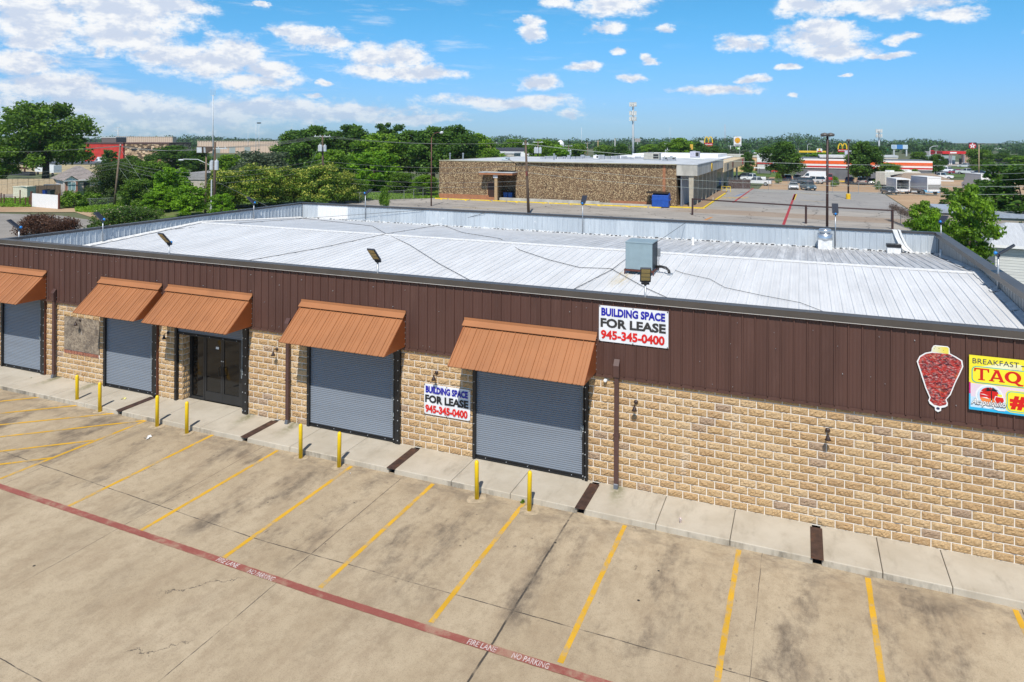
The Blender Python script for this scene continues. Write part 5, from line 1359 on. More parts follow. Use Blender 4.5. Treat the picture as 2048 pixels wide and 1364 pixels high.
# painted lines of the rear lot
def line2(a, b, w_, m_, z=-.150, name='lot_line'):
    A, B = onz(*a), onz(*b); return stripe(name, [A[:2], B[:2]], w_, m_, z)
m_redpaint = M('fire_lane_red', (0.36, 0.03, 0.035), .8); m_yelp = M('rear_lot_yellow', (0.62, 0.40, 0.05), .8); m_yelb = M('kerb_yellow', (0.74, 0.52, 0.02), .7, var=.2, vs=2)
line2((1590, 388), (1566, 452), .32, m_redpaint, name='fire_lane_line'); line2((1507, 376), (1466, 405), .30, m_redpaint, name='fire_lane_line')
line2((1592, 388), (1587, 400), .4, m_yelp)
for k in range(8):
    xx = -50 + 4.35 * k
    stripe('lot_line', [(xx, 82.2), (xx + 1.0, 80.6)], .22, m_yelb, -.150)
line2((1392, 403), (1440, 398), .2, m_yelp); line2((1330, 412), (1345, 409), .2, m_yelp); line2((1596, 385), (1640, 390), .2, m_yelp); line2((1600, 400), (1650, 404), .2, m_yelp)
patch('painted_bay', [(1466, 394), (1482, 390), (1492, 386), (1478, 389)], M('bay_blue', (0.12, 0.22, 0.42), .8), -.149)
for k in range(6): line2((1440 + k * 9, 397), (1452 + k * 9, 394), .22, m_yelp)
line2((1410, 440), (1424, 434), .3, M('worn_orange', (.55, .22, .04), .8)); line2((905, 414), (1000, 418), .15, m_yelp)

# ================================================================== the stone building and its neighbours
SY = 84.6
st = thing('stone_building', 'long flat roofed brown aggregate building with concrete canopy and white roof', 'building')
m_agg, t, p = custom('exposed_aggregate'); o = t.obj()
v = t.add('ShaderNodeTexVoronoi'); t.set(v.inputs['Vector'], o); v.inputs['Scale'].default_value = 10.5
wv = t.xyz(v.outputs['Color'])[0]; f = t.noise(o, 4.5, 6, .8)
c = t.mix(t.ramp(f, .38, .62), (0.13, 0.078, 0.042), (0.29, 0.185, 0.10)); c = t.mix(t.ramp(wv, .72, .86), c, (0.52, 0.40, 0.23)); c = t.mix(t.ramp(wv, .28, .16), c, (0.07, 0.042, 0.024))
c = t.mix(t.math('MULTIPLY', t.ramp(t.noise(o, .3, 4), .4, .7), .3), c, (0.20, 0.13, 0.075))
t.set(p.inputs['Base Color'], c); p.inputs['Roughness'].default_value = .95; setbump(t, p, t.noise(o, 7, 5, .8), .8, .1)
m_terra = M('terracotta_base', (0.36, 0.155, 0.075), .85, var=.15); m_conc = M('grey_concrete', (0.44, 0.42, 0.37), .85, var=.2, vs=.8, stretch=(1, 1, .4)); m_rooflt = M('pale_flat_roof', (0.52, 0.54, 0.56), .7, var=.15, vs=.3); m_wroof = M('white_membrane', (0.80, 0.80, 0.80), .6)
m_tan = M('tan_stucco', (0.60, 0.48, 0.31), .85); m_dkgl = M('dark_opening', (0.02, 0.02, 0.022), .5); m_grymet = M('grey_sheet', (0.30, 0.32, 0.35), .6, var=.15, vs=.6, stretch=(4, 4, .3))
XW0, XE0, XE1 = -51.4, -42.9, -37.7; ZT2, XR2 = 5.95, -12.77
g = MB()
g.box(XW0, SY - .35, -.2, -40.9, SY + 34, ZT2)              # left block
g.box(-40.9, SY + 2.2, -.2, XE1 - .2, SY + 34, ZT2 - .01)
g.box(XE1 - .2, SY, -.2, XR2, SY + 34, ZT2 - .02)
g.box(-42.9, SY - .3, 4.6, XE1 - .2, SY + 2.2, ZT2 - .015)
O('aggregate_wall', g, m_agg, st)
g = MB()
for xx in (-46.9, -31.5, -26.2, -20.6): g.box(xx - .05, SY - (.365 if xx < -41 else .012), .3, xx + .05, SY, ZT2 - .03)
O('panel_joint', g, M('joint_groove', (0.12, 0.075, 0.045), .9), st)['kind'] = 'stuff'
g = MB(); g.box(XW0 - .02, SY - .42, -.2, -42.4, SY - .34, .55); g.box(-42.4, SY - .42, -.2, -40.88, SY - .34, .28); O('base_course', g, m_terra, st)
g = MB(); g.box(-22.5, SY - .05, -.2, -14.4, SY, .45); g.box(-14.75, SY - .06, .45, -14.35, SY, ZT2 - .1); O('base_course', g, m_terra, st)
g = MB(); g.box(XW0 - .06, SY - .42, ZT2, XR2 + .05, SY + .1, ZT2 + .12); g.box(XW0 - .06, SY + .1, ZT2, XW0 + .3, SY + 34, ZT2 + .12); O('roof_coping', g, M('tan_coping', (0.38, 0.35, 0.24), .6), st)
g = MB(); g.box(XW0 + .3, SY + .1, ZT2, XR2 + 2.6, SY + 34, ZT2 + .05); O('flat_roof', g, m_rooflt, st)
g = MB(); g.box(-42.55, SY - .37, 0.0, -41.1, SY - .2, 2.55); O('door', g, M('brown_door', (0.045, 0.02, 0.012), .5), st)
g = MB(); g.box(-42.62, SY - .38, 2.55, -41.0, SY - .3, 2.66); g.box(-42.62, SY - .38, 0, -42.55, SY - .3, 2.55); g.box(-41.07, SY - .38, 0, -41.0, SY - .3, 2.55); O('door_frame', g, m_terra, st)
cy = bpy.data.objects.new('entry_canopy', None); COL.objects.link(cy); cy.parent = st
g = MB(); g.box(-43.3, SY - 2.2, 3.95, -37.6, SY + 2.1, 4.28); O('canopy_fascia', g, m_terra, cy)
g = MB(); g.box(-43.35, SY - 2.25, 4.28, -37.55, SY + 2.1, 4.36); O('canopy_deck', g, m_rooflt, cy)
g = MB(); g.box(-40.75, SY - 1.9, -.1, -40.3, SY - 1.5, 3.95); O('canopy_post', g, M('tan_post', (0.42, 0.29, 0.16), .8), cy)
g = MB(); g.box(-40.95, SY - 1.95, 3.45, -40.2, SY - 1.91, 4.05); O('canopy_sign', g, M('pale_sign', (0.55, 0.56, 0.58), .5), cy)
g = MB(); g.box(-40.2, SY - 1.2, -.2, -24, SY - .45, .30); g.box(-24, SY - 1.2, -.2, -14.8, SY - .45, .12); O('loading_kerb', g, m_conc, st)
g = MB()
x = -51
while x < -14.5:
    L = random.uniform(2.2, 4.2); g.box(x, SY - 2.55, -.2, min(x + L, -14.5), SY - 2.3, -.02); x += L + random.uniform(0, .5)
struct('yellow_kerb', g, m_yelb)
# concrete canopy arcade wrapping the right corner
ar = bpy.data.objects.new('arcade', None); COL.objects.link(ar); ar.parent = st
XC = -9.81; YE = 120.5
g = MB(); g.box(XR2, SY - .05, 4.42, XC, YE, 6.02); O('canopy_fascia', g, m_conc, ar)
g = MB(); g.box(XR2 - .05, SY - .12, 6.02, XC + .06, YE, 6.10); g.box(XR2 + .3, SY + .3, 6.1, XC - .3, YE - .2, 6.12); O('canopy_deck', g, m_rooflt, ar)
g = MB(); g.box(XR2 + .55, SY + .4, -.1, XR2 + .65, SY + 34, 4.42); O('shop_front', g, m_grymet, ar)
for k in range(7):
    y0 = SY + .5 + k * 4.9; g = MB(); w0, w1 = .26, .34
    g.hexa([(XC - .9 - w0, y0 - w0, -.1), (XC - .9 + w0, y0 - w0, -.1), (XC - .9 + w0, y0 + w0, -.1), (XC - .9 - w0, y0 + w0, -.1), (XC - .9 - w1, y0 - w1, 4.42), (XC - .9 + w1, y0 - w1, 4.42), (XC - .9 + w1, y0 + w1, 4.42), (XC - .9 - w1, y0 + w1, 4.42)])
    O('column', g, M('arcade_column', (0.44, 0.39, 0.30), .85), ar)
g = MB(); g.lathe([(.7, 0), (.7, .12)], 20); g.xform(Matrix.Translation((XC + .01, 101.5, 5.1)) @ Matrix.Rotation(rad(90), 4, 'Y')); O('round_sign', g, M('mustard', (.55, .36, .03), .6), ar)
g = MB(); g.box(XR2 - 1, SY - .6, -.2, XC + .8, YE, -.05); struct('arcade_walk', g, M('brown_walk', (0.28, 0.19, 0.12), .9))
g = MB(); g.box(-13.6, SY - .9, -.2, XC + .9, SY - .62, .0); g.box(XC + .82, SY - .62, -.2, XC + 1.1, YE - 6, .0); struct('yellow_kerb', g, m_yelb)
for i, (px, py, c_, lab) in enumerate(((1416, 381, (.20, .03, .02), 'dark red tub under the canopy'), (1427, 378, (.03, .22, .42), 'blue drum by a canopy column'), (1437, 370, (.01, .06, .45), 'royal blue barrel at the far canopy columns'), (1401, 388, (.7, .7, .68), 'white bucket by the second canopy column'), (1422, 379, (.7, .7, .68), 'white bucket by the middle canopy columns'))):
    q = onz(px, py); g = MB(); r = .45 if i in (0, 1, 2) else .25; g.lathe([(r * .85, 0), (r, .1), (r * .98, r * 2.2), (r * .85, r * 2.25)], 12); tag(O('barrel', g, M('barrel_%s' % 'abcde'[i], c_, .5), loc=(q.x, q.y, -.05)), lab, 'barrel', 'tubs along the arcade')
# rooftop boxes of the stone building
def hvac(px, py, dist, w_, dp, h_, z, lab, m_=None, name='rooftop_unit'):
    q = at(px, py, dist); t_ = thing(name, lab, 'air conditioner', (q.x, q.y, z), 0, 'units on the far flat roofs')
    m_ = m_ or M('beige_unit', (0.42, 0.40, 0.35), .6)
    g = MB(); g.box(-w_ / 2, -dp / 2, .15, w_ / 2, dp / 2, h_); O('unit_case', g, m_, t_)
    g = MB(); g.box(-w_ / 2 - .05, -dp / 2 - .05, 0, w_ / 2 + .05, dp / 2 + .05, .15); O('unit_curb', g, m_galvpole, t_)
    g = MB(); g.box(w_ * .12, -dp / 2 - .03, .3, w_ * .46, -dp / 2 - .002, h_ * .85); O('intake_grille', g, m_dkgl, t_)
    g = MB(); g.lathe([(w_ * .2, 0), (w_ * .2, .14)], 12, 0, (-w_ * .1, 0, h_)); O('fan_guard', g, m_grymet, t_)
hvac(1305, 318, 126, 2.7, 2.0, 1.25, 6.0, 'largest beige unit on the stone building roof'); hvac(1193, 317, 128, .95, .9, .75, 6.0, 'small pale unit in the middle of the stone building roof', m_white)
hvac(1330, 322, 122, .75, .8, .62, 6.0, 'left one of two dark grilled units at the roof corner', m_grymet); hvac(1344, 322, 122, 1.2, .9, .66, 6.0, 'right one of two dark grilled units at the roof corner', m_grymet)
hvac(1390, 318, 150, 1.9, 1.6, 1.3, 5.9, 'lavender grey unit on the white roof behind', M('lavender_unit', (.42, .42, .50), .6)); hvac(1012, 320, 119, 1.0, 1.0, .5, 6.0, 'low domed unit on the left of the stone building roof', M('pale_blue_unit', (.42, .5, .52), .5))
for px, lab in ((900, 'vent pipe above the left end of the stone wall'), (926, 'thin vent pipe right of the left end of the stone wall'), (1108, 'vent pipe on the pale roof centre')):
    q = at(px, 320, 122); g = MB(); g.lathe([(.12, 0), (.12, .9), (.18, .95), (.18, 1.1), (.02, 1.2)], 10); tag(O('roof_pipe', g, m_galvpole, loc=(q.x, q.y, 6.0)), lab, 'vent pipe', 'vent pipes on the stone building')
# low parapet clutter line on the roof
g = MB()
for k in range(26):
    q = at(1080 + k * 9, 316, 132 + random.uniform(-3, 3)); w_ = random.uniform(.4, 1.4); g.box(q.x, q.y, 6.0, q.x + w_, q.y + .5, 6.0 + random.uniform(.25, .8))
tag(O('roof_clutter', g, m_grymet), 'row of low roof clutter along the back of the stone building', 'roof clutter', kind='stuff')
# white roofed shop continuing the row
sh = thing('white_roofed_shop', 'white roofed tan shop with long canopy beyond the concrete arcade', 'building')
g = MB(); g.box(-40, YE + .1, -.2, -12.6, 172, 5.3); O('wall', g, m_tan, sh)
g = MB(); g.box(-40, YE + .1, 5.3, -12.4, 172, 5.55); g.box(-34, 150, 5.55, -14, 171, 6.3); O('roof', g, m_wroof, sh)
g = MB(); g.box(-12.58, YE + .1, 3.5, -9.7, 172, 5.25); O('canopy_fascia', g, m_tan, sh)
for k in range(4):
    g = MB(); g.box(-10.6, 124 + k * 11, -.2, -10.2, 124.4 + k * 11, 3.5); O('column', g, m_conc, sh)
for k, (yy, c_) in enumerate(((126, (.12, .13, .12)), (137, (.18, .08, .05)), (164, (.5, .05, .05)))):
    g = MB(); g.box(-9.69, yy, 3.8, -9.62, yy + 3, 5.0); O('shop_sign', g, M('shop_sign_%s' % 'abc'[k], c_, .6), sh)
# generic boxy building seen beyond
def house_box(name, label, px0, px1, top, dist, depth=12, wall=m_tan, roof=None, roof_h=.3, base=-.2, band=None, sk=0.0, cat='building', stripes=None, wins=0):
    a, b = at(px0, 300, dist), at(px1, 300, dist * (1 + sk))
    if px0 > 900: b = ony(px1, 300, a.y)
    d_ = (b - a); d_.z = 0; W = d_.length; ang = math.atan2(d_.y, d_.x)
    t_ = thing(name, label, cat, (a.x, a.y, base), ang); h_ = at((px0 + px1) / 2, top, dist).z - base
    g = MB(); g.box(0, 0, 0, W, depth, h_ - roof_h); O('wall', g, wall, t_)
    if roof is not None:
        g = MB(); g.box(-.15, -.15, h_ - roof_h, W + .15, depth, h_); O('roof', g, roof, t_)
    z = h_ - roof_h
    if stripes:
        zz = h_
        for k, (m_, f) in enumerate(stripes):
            hh_ = f * h_; g = MB(); g.box(-.12, -.14 - .01 * k, zz - hh_, W + .12, .0, zz); O('fascia_stripe', g, m_, t_); zz -= hh_
    for k in range(wins):
        g = MB(); ww = W / wins; g.box(ww * (k + .25), -.05, h_ * .25, ww * (k + .75), -.002, h_ * .62); O('window', g, m_dkgl, t_)
    return t_
house_box('dark_roofed_shop', 'tan shop with dark slate roof and white fascia behind the stone building', 985, 1068, 296, 240, 14, M('orange_stucco', (.58, .36, .17), .8), M('slate_roof', (.06, .065, .085), .8), 2.2, wins=3, stripes=None)
tt = house_box('grey_portal', 'grey concrete drive through portal before the dark roofed shop', 994, 1028, 305, 200, 5, m_conc, m_rooflt, .3); g = MB(); g.box(.8, -.05, 0, 3.6, -.01, 2.6); O('portal_opening', g, m_dkgl, tt)
house_box('white_fascia', 'white fascia strip building in front of the slate roof', 988, 1070, 303, 236, 1.5, m_white, None, 0)
house_box('tower_house', 'pinkish tan house with small dark pyramid roof in distance', 969, 984, 285, 380, 9, M('peach_wall', (.58, .37, .22), .8), M('dark_tile', (.07, .055, .05), .8), 1.0)
house_box('tower_annex', 'pale annex right of the house with pyramid roof', 984, 1003, 288, 385, 9, M('pale_peach', (.62, .48, .36), .8), m_white, .3)
house_box('green_trim_store', 'long white roofed store with green trim in the distance', 1262, 1352, 311, 330, 20, M('tan_low', (.55, .50, .42), .8), m_wroof, .9)
house_box('green_roof', 'green roofed low building right of the tall cell tower', 1268, 1292, 303, 420, 10, m_white, M('green_metal', (.03, .22, .12), .6), 1.0)
house_box('tan_strip_mall', 'long tan strip mall behind the white roofed shop', 1404, 1490, 309, 225, 16, M('yellow_stucco', (.62, .43, .20), .8), M('pale_eave', (.52, .50, .44), .7), .7)
house_box('pink_shop', 'pinkish shop with graffiti wall left of the round tree', 1489, 1523, 312, 232, 14, M('graffiti_wall', (.60, .40, .24), .8, var=.35, vs=.8), M('pale_eave', (.52, .50, .44), .7), .4)
house_box('red_awning_shop', 'white gabled shop with red awning left of the round tree', 1515, 1545, 308, 225, 12, M('white_stucco', (.62, .60, .58), .8), M('white_tile', (.66, .66, .66), .7), 1.2, stripes=[(m_white, .45), (M('red_trim', (.45, .05, .04), .6), .12)])
house_box('aqua_roof_building', 'small pale building with aqua roof far beyond the trees', 1490, 1514, 301, 430, 12, m_white, M('aqua_roof', (.05, .32, .26), .6), .9)
house_box('yellow_canopy', 'yellow fuel canopy behind the striped building', 1598, 1652, 305, 330, 12, M('yellow_fascia', (.75, .48, .02), .6), None, 0, base=5.0)
m_or, m_rd2 = M('orange_band', (.75, .11, .015), .55), M('deep_red_band', (.48, .02, .02), .55)
STR = [(m_white, .09), (m_or, .17), (m_white, .08), (m_rd2, .085), (m_white, .03)]
m_gwall = M('grey_dark_wall', (.125, .135, .15), .7, var=.15, vs=.4)
t_ = house_box('striped_restaurant', 'restaurant with orange white and red striped fascia and grey wall', 1593, 1704, 317, 182, 22, m_gwall, None, 0, stripes=STR)
g = MB(); g.box(5.5, .5, 5.55, 15, 24, 5.95); O('roof_parapet', g, M('pale_parapet', (.6, .6, .58), .6), t_)
t_ = house_box('striped_wing', 'right wing of the striped restaurant past the dark tree', 1742, 1864, 321, 178, 18, m_gwall, None, 0, stripes=STR)
hvac(1696, 316, 186, 1.6, 1.4, 1.6, 5.5, 'grey lavender unit on the striped restaurant roof', M('lavender_unit', (.42, .42, .50), .6))
house_box('low_plaza', 'row of pale roofed houses beyond the highway', 1842, 1872, 303, 520, 18, M('house_wall', (.45, .40, .35), .8), M('grey_shingle', (.30, .29, .30), .8), 3.0)
house_box('low_plaza', 'pale flat roofed plaza behind the striped wing', 1764, 1796, 311, 300, 16, M('tan_low', (.55, .50, .42), .8), m_rooflt, .8)
house_box('big_box_store', 'huge white roofed hall on the right horizon', 1966, 2004, 296, 900, 60, m_white, M('white_membrane2', (.75, .75, .76), .6), 3)
house_box('blue_fascia_store', 'store with blue fascia at the far right', 2000, 2030, 316, 300, 14, M('cream_wall', (.62, .55, .38), .8), M('blue_fascia', (.02, .04, .22), .6), 1.4)
house_box('brick_shop', 'brown brick tower of the fuel station', 1929, 1942, 302, 330, 8, M('brown_brick', (.36, .24, .18), .85), None, 0)
# fuel station canopy
q0 = gat(1885, 300); fs = thing('fuel_canopy', 'red fuel station canopy on posts beyond the highway', 'fuel station', (q0.x, q0.y, -.15), math.atan2(at(1942, 300, 300).y - q0.y, at(1942, 300, 300).x - q0.x))
g = MB(); g.box(0, 0, 4.6, 12.5, 9, 5.7); O('canopy_deck', g, M('canopy_red', (.55, .02, .02), .5), fs)
g = MB(); g.box(3.2, -.06, 4.85, 6.0, -.01, 5.4); O('canopy_sign', g, m_white, fs)
for xx in (1.2, 4.8, 5.6, 11): g = MB(); g.box(xx, 3, 0, xx + .35, 3.4, 4.6); O('canopy_post', g, m_white, fs)
for xx in (2.6, 3.5, 9.2): g = MB(); g.box(xx, 2.6, 0, xx + .7, 3.4, 2.6); O('fuel_pump', g, m_dkgl, fs)
g = MB(); g.box(-1, 12, 0, 13, 18, 3.6); O('kiosk', g, M('teal_glass_shop', (.32, .42, .42), .5), fs)
# left: red and stone fronted store, warehouse, tan sheds, the small house
m_rubble, t, p = custom('rubble_stone'); o = t.obj()
v = t.add('ShaderNodeTexVoronoi'); t.set(v.inputs['Vector'], t.scale(o, .75, .75, 1.2)); v.inputs['Scale'].default_value = 1.2
c = t.mix(t.xyz(v.outputs['Color'])[0], (.30, .185, .10), (.70, .52, .34)); c = t.mix(t.ramp(v.outputs['Distance'], .48, .6), c, (.12, .08, .05)); t.set(p.inputs['Base Color'], c); p.inputs['Roughness'].default_value = .9
ta = house_box('red_tile_store', 'low store with red wall and dark eave beyond the oak', 170, 246, 285, 262, 18, M('red_wall', (.50, .035, .025), .8, var=.2, vs=.6), M('dark_eave', (.10, .05, .045), .7), .5)
tb = house_box('stone_tile_store', 'rubble stone fronted store with dark lettering beside the red wall', 246, 338, 285, 263, 18, m_rubble, M('dark_eave', (.10, .05, .045), .7), .5)
text_obj('lettering', 'ORE-TIL', m_ink2, tb, (8.2, -.1, 4.95), (1, 0, 0), (0, 0, 1), 1.15, 4.2, .01, .15, .05)
g = MB(); g.box(3.1, -.08, 5.1, 5.4, -.01, 5.7); O('wall_plaque', g, m_ink2, tb)
m_corr, t, p = custom('tan_corrugated'); o = t.obj(); X, Y, Z = t.xyz(o)
c = t.mix(t.ramp(t.math('FRACT', t.math('MULTIPLY', t.math('ADD', X, Y), .45)), .3, .6), (.40, .29, .20), (.62, .48, .36)); t.set(p.inputs['Base Color'], c); p.inputs['Roughness'].default_value = .7
def warehouse(label, px0, px1, top, dist, dock=0):
    t_ = thing('warehouse', label, 'warehouse', tuple(gat(px0, dist)), 0, 'tan corrugated warehouses'); a, b = gat(px0, dist), gat(px1, dist); W = (b - a).length; t_.rotation_euler = (0, 0, math.atan2(b.y - a.y, b.x - a.x)); h_ = at(px0, top, dist).z
    g = MB(); n = int(W / 1.6)
    for k in range(n):
        x0 = W * k / n; x1 = W * (k + .55) / n; x2 = W * (k + 1) / n
        g.box(x0, -.25, 0, x1, .02, h_); g.box(x1, 0.0, 0, x2, .04, h_ - .02)
    g.box(0, .04, 0, W, 6, h_ - .05); O('corrugated_wall', g, M('tan_sheet', (.60, .46, .35), .75, var=.1), t_)
    g = MB(); g.box(-.3, -.35, h_, W + .3, 6, h_ + .25); O('roof_edge', g, M('tan_edge', (.56, .46, .36), .7), t_)
    for k in range(dock): g = MB(); g.box(W * (.2 + .18 * k), -.32, 0, W * (.2 + .18 * k) + 4, -.255, 4); O('dock_door', g, M('dock_door', (.32, .36, .34), .6), t_)
warehouse('long tan corrugated warehouse behind the transformer pole', 395, 563, 282, 470, 3)
warehouse('farther tan corrugated warehouse left of the long one', 232, 345, 273, 560, 1)
house_box('brick_flats', 'dark brick block with pale trim right of the oak crown', 203, 232, 274, 520, 14, M('dark_brick', (.14, .11, .10), .85), m_white, .4)
house_box('low_tan_building', 'long low tan building behind the metal fence at far left', 12, 205, 325, 188, 12, M('tan_block', (.50, .40, .25), .85), M('dark_roof_edge', (.10, .11, .13), .7), .35)
house_box('far_brick_shop', 'low pinkish shop peeping left of the big trees', 585, 612, 284, 420, 10, M('pink_brick', (.50, .33, .27), .8), m_conc, .4)

def gable_house():
    a, b = gat(126, 117), gat(206, 121); d_ = b - a; W = d_.length
    h_ = thing('small_house', 'small pale brick house with grey hip roof behind the wooden fence', 'house', tuple(a), math.atan2(d_.y, d_.x))
    m_pb, t, p = custom('pale_pink_brick'); o = t.obj(); br = t.add('ShaderNodeTexBrick', i_Scale=2.2); t.set(br.inputs['Vector'], t.comb(t.xyz(o)[0], t.xyz(o)[2], 0)); br.inputs['Color1'].default_value = (.55, .44, .38, 1); br.inputs['Color2'].default_value = (.46, .33, .27, 1); br.inputs['Mortar'].default_value = (.6, .56, .52, 1); t.set(p.inputs['Base Color'], br.outputs[0]); p.inputs['Roughness'].default_value = .9
    g = MB(); g.box(1.9, .0, 0, W, 8, 2.6); g.box(0, -1.2, 0, 1.9, 7.5, 2.6); O('wall', g, m_pb, h_)
    m_sh = M('grey_shingle_roof', (.26, .225, .21), .9, var=.25, vs=2.5, stretch=(1, 1, 3)); g = MB(); e = .4
    g.poly([(-e, -.3, 2.55), (W + e, -.3, 2.55), (W - 2.6, 4, 4.75), (2.6, 4, 4.75)]); g.poly([(W + e, 8.4, 2.55), (-e, 8.4, 2.55), (2.6, 4, 4.75), (W - 2.6, 4, 4.75)]); g.poly([(-e, 8.4, 2.55), (-e, -.3, 2.55), (2.6, 4, 4.75)]); g.poly([(W + e, -.3, 2.55), (W + e, 8.4, 2.55), (W - 2.6, 4, 4.75)])
    g.poly([(-.2, -1.6, 2.5), (.95, -1.6, 3.3), (.95, 1.2, 3.3), (-.2, 1.2, 2.5)]); g.poly([(.95, -1.6, 3.3), (2.1, -1.6, 2.5), (2.1, 1.2, 2.5), (.95, 1.2, 3.3)]); O('roof', g, m_sh, h_)
    g = MB(); g.prism([(-.1, 2.5), (2.0, 2.5), (.95, 3.2)], -1.24, -1.2); g.box(1.9, -.42, 2.40, W + .4, -.32, 2.55); g.box(-.2, -1.62, 2.42, 2.1, -1.56, 2.52); O('eave_trim', g, m_white, h_)
    for x0 in (.55, 5.3):
        y_ = -1.23 if x0 < 1 else -.03; g = MB(); g.box(x0, y_, .9, x0 + 1.0, y_ + .03, 2.2); wn_ = O('window', g, M('pale_blue_glass', (.26, .38, .40), .15), h_)
        g = MB(); g.box(x0 - .07, y_ - .03, .83, x0, y_ + .01, 2.27); g.box(x0 + 1, y_ - .03, .83, x0 + 1.07, y_ + .01, 2.27); g.box(x0, y_ - .03, 2.2, x0 + 1, y_ + .01, 2.27); g.box(x0, y_ - .03, .83, x0 + 1, y_ + .01, .9); g.box(x0 + .47, y_ - .03, .9, x0 + .53, y_ + .01, 2.2); O('window_frame', g, m_white, wn_)
    g = MB(); g.box(3.0, -.04, 0, 3.9, -.005, 2.1); O('door', g, m_dkgl, h_)
    g = MB(); g.box(.12, -1.22, 0, .5, -1.2, 2.5); g.box(1.6, -1.22, 0, 1.9, -1.2, 2.5); O('brick_quoin', g, M('red_brick', (.36, .16, .11), .9), h_)
gable_house()
t_ = house_box('grey_house', 'grey roofed house hidden among trees behind the leaning pole', 286, 326, 344, 120, 9, M('house_wall', (.45, .40, .35), .8), M('grey_shingle', (.30, .29, .30), .8), 1.2)
g = MB(); g.box(1.0, 3, 4, 1.5, 3.5, 5.9); O('chimney', g, M('red_brick', (.36, .16, .11), .9), t_)
house_box('grey_house', 'second grey roofed house right behind the lime tree', 372, 412, 346, 125, 9, M('house_wall', (.45, .40, .35), .8), M('grey_shingle', (.30, .29, .30), .8), 1.2)
# right: sheds behind the right parapet
t_ = thing('white_shed', 'white sided shed with pale sheet roof behind the right parapet', 'shed', (16.3, 38.2, -.2), rad(-6))
g = MB(); g.box(0, 0, 0, 9, 9, 2.7); O('wall', g, M('white_siding', (.60, .61, .58), .7, var=.12, vs=2, stretch=(.3, .3, 9)), t_)
g = MB()
for k in range(14): g.box(-.005 , -.012, .12 + k * .19, 9, -.001, .13 + k * .19)
O('siding_gap', g, M('siding_gap', (.30, .31, .30), .8), t_)['kind'] = 'stuff'
g = MB(); g.poly([(-.4, -.4, 2.66), (9.4, -.4, 2.66), (8.0, 5, 3.75), (1.2, 5, 3.75)]); g.poly([(-.4, -.4, 2.66), (1.2, 5, 3.75), (-.4, 9.3, 2.66)]); g.poly([(9.4, -.4, 2.66), (9.4, 9.3, 2.66), (8, 5, 3.75)]); O('roof', g, M('ribbed_pale_roof', (.52, .54, .56), .6, var=.12, vs=3, stretch=(6, .3, 1)), t_)
g = MB(); g.box(-.45, -.46, 2.52, 9.45, -.41, 2.70); O('eave_trim', g, m_white, t_)
g = MB(); g.box(2.6, -.2, 0, 3.6, -.02, 2.6); O('stone_chimney', g, M('dark_stone', (.09, .09, .10), .9, var=.4, vs=4), t_)
house_box('low_grey_shed', 'low grey metal roofed sheds among trees at the right', 1880, 1960, 418, 66, 6, M('shed_wall', (.34, .30, .25), .8), M('blue_grey_roof', (.34, .38, .44), .5), .35, cat='shed')
house_box('low_grey_shed', 'long grey roofed shed further right behind the young tree', 1960, 2060, 426, 60, 6, M('shed_wall', (.34, .30, .25), .8), M('blue_grey_roof', (.34, .38, .44), .5), .35, cat='shed')
# mural building among the trucks
t_ = house_box('mural_building', 'small building with gable roof and blue painted mural wall', 1803, 1880, 359, 136, 9, M('mural_sky', (.12, .38, .62), .7, var=.25, vs=.5), None, 0)
W_ = 8.0; g = MB(); g.poly([(-.5, -.5, 2.42), (8.6, -.5, 2.42), (6, 4.5, 3.5), (1, 4.5, 3.5)]); g.poly([(8.6, -.5, 2.42), (8.6, 9, 2.42), (6, 4.5, 3.5)]); g.poly([(-.5, 9, 2.42), (-.5, -.5, 2.42), (1, 4.5, 3.5)]); O('hip_roof', g, M('brown_shingle', (.30, .23, .17), .9), t_)
g = MB(); g.box(-.5, -.56, 2.28, 8.6, -.5, 2.46); O('eave_trim', g, m_white, t_); g = MB(); g.box(1.6, -.03, .5, 3.6, -.005, 1.35); g.box(2.0, -.03, 1.35, 3.0, -.005, 1.7); O('mural_truck', g, M('mural_red', (.42, .05, .05), .7), t_)
g = MB(); g.box(.2, -.03, 1.5, 1.4, -.005, 2.2); g.box(.3, -.03, .1, 3.8, -.005, .45); O('mural_cloud', g, M('mural_white', (.6, .66, .7), .7), t_)
# rv sheltered beside it
t_ = thing('motor_home', 'long white motor home with dark swoosh parked behind the mural building', 'motor home', tuple(gat(1771, 147)), math.atan2(*(lambda v: (v.y, v.x))(gat(1868, 152) - gat(1771, 147))))
g = MB(); g.prism([(0, .6), (10.6, .6), (11.2, 1.4), (10.9, 2.6), (9.8, 3.3), (0, 3.3)], 0, 2.5); bev(O('body', g, M('cream_body', (.66, .63, .54), .4), t_), .1, 2)
g = MB(); g.poly([(4, -.02, 2.9), (10.6, -.02, 2.6), (11.0, -.02, 1.5), (9.4, -.02, 1.2)]); g.poly([(1.4, -.02, 2.6), (4.6, -.02, 2.9), (6.5, -.02, 2.2), (3, -.02, 1.2), (1.8, -.02, 1.2)]); O('dark_graphic', g, m_dkgl, t_)
for xx in (2.4, 8.8): g = MB(); g.tube([(xx, -.05, .5), (xx, .4, .5)], .5, 14); O('wheel', g, M('tyre', (.02, .02, .02), .8), t_)
g = MB(); g.box(2, .6, 3.3, 3.2, 1.8, 3.6); g.box(7, .6, 3.3, 8.2, 1.8, 3.6); O('roof_unit', g, m_white, t_)

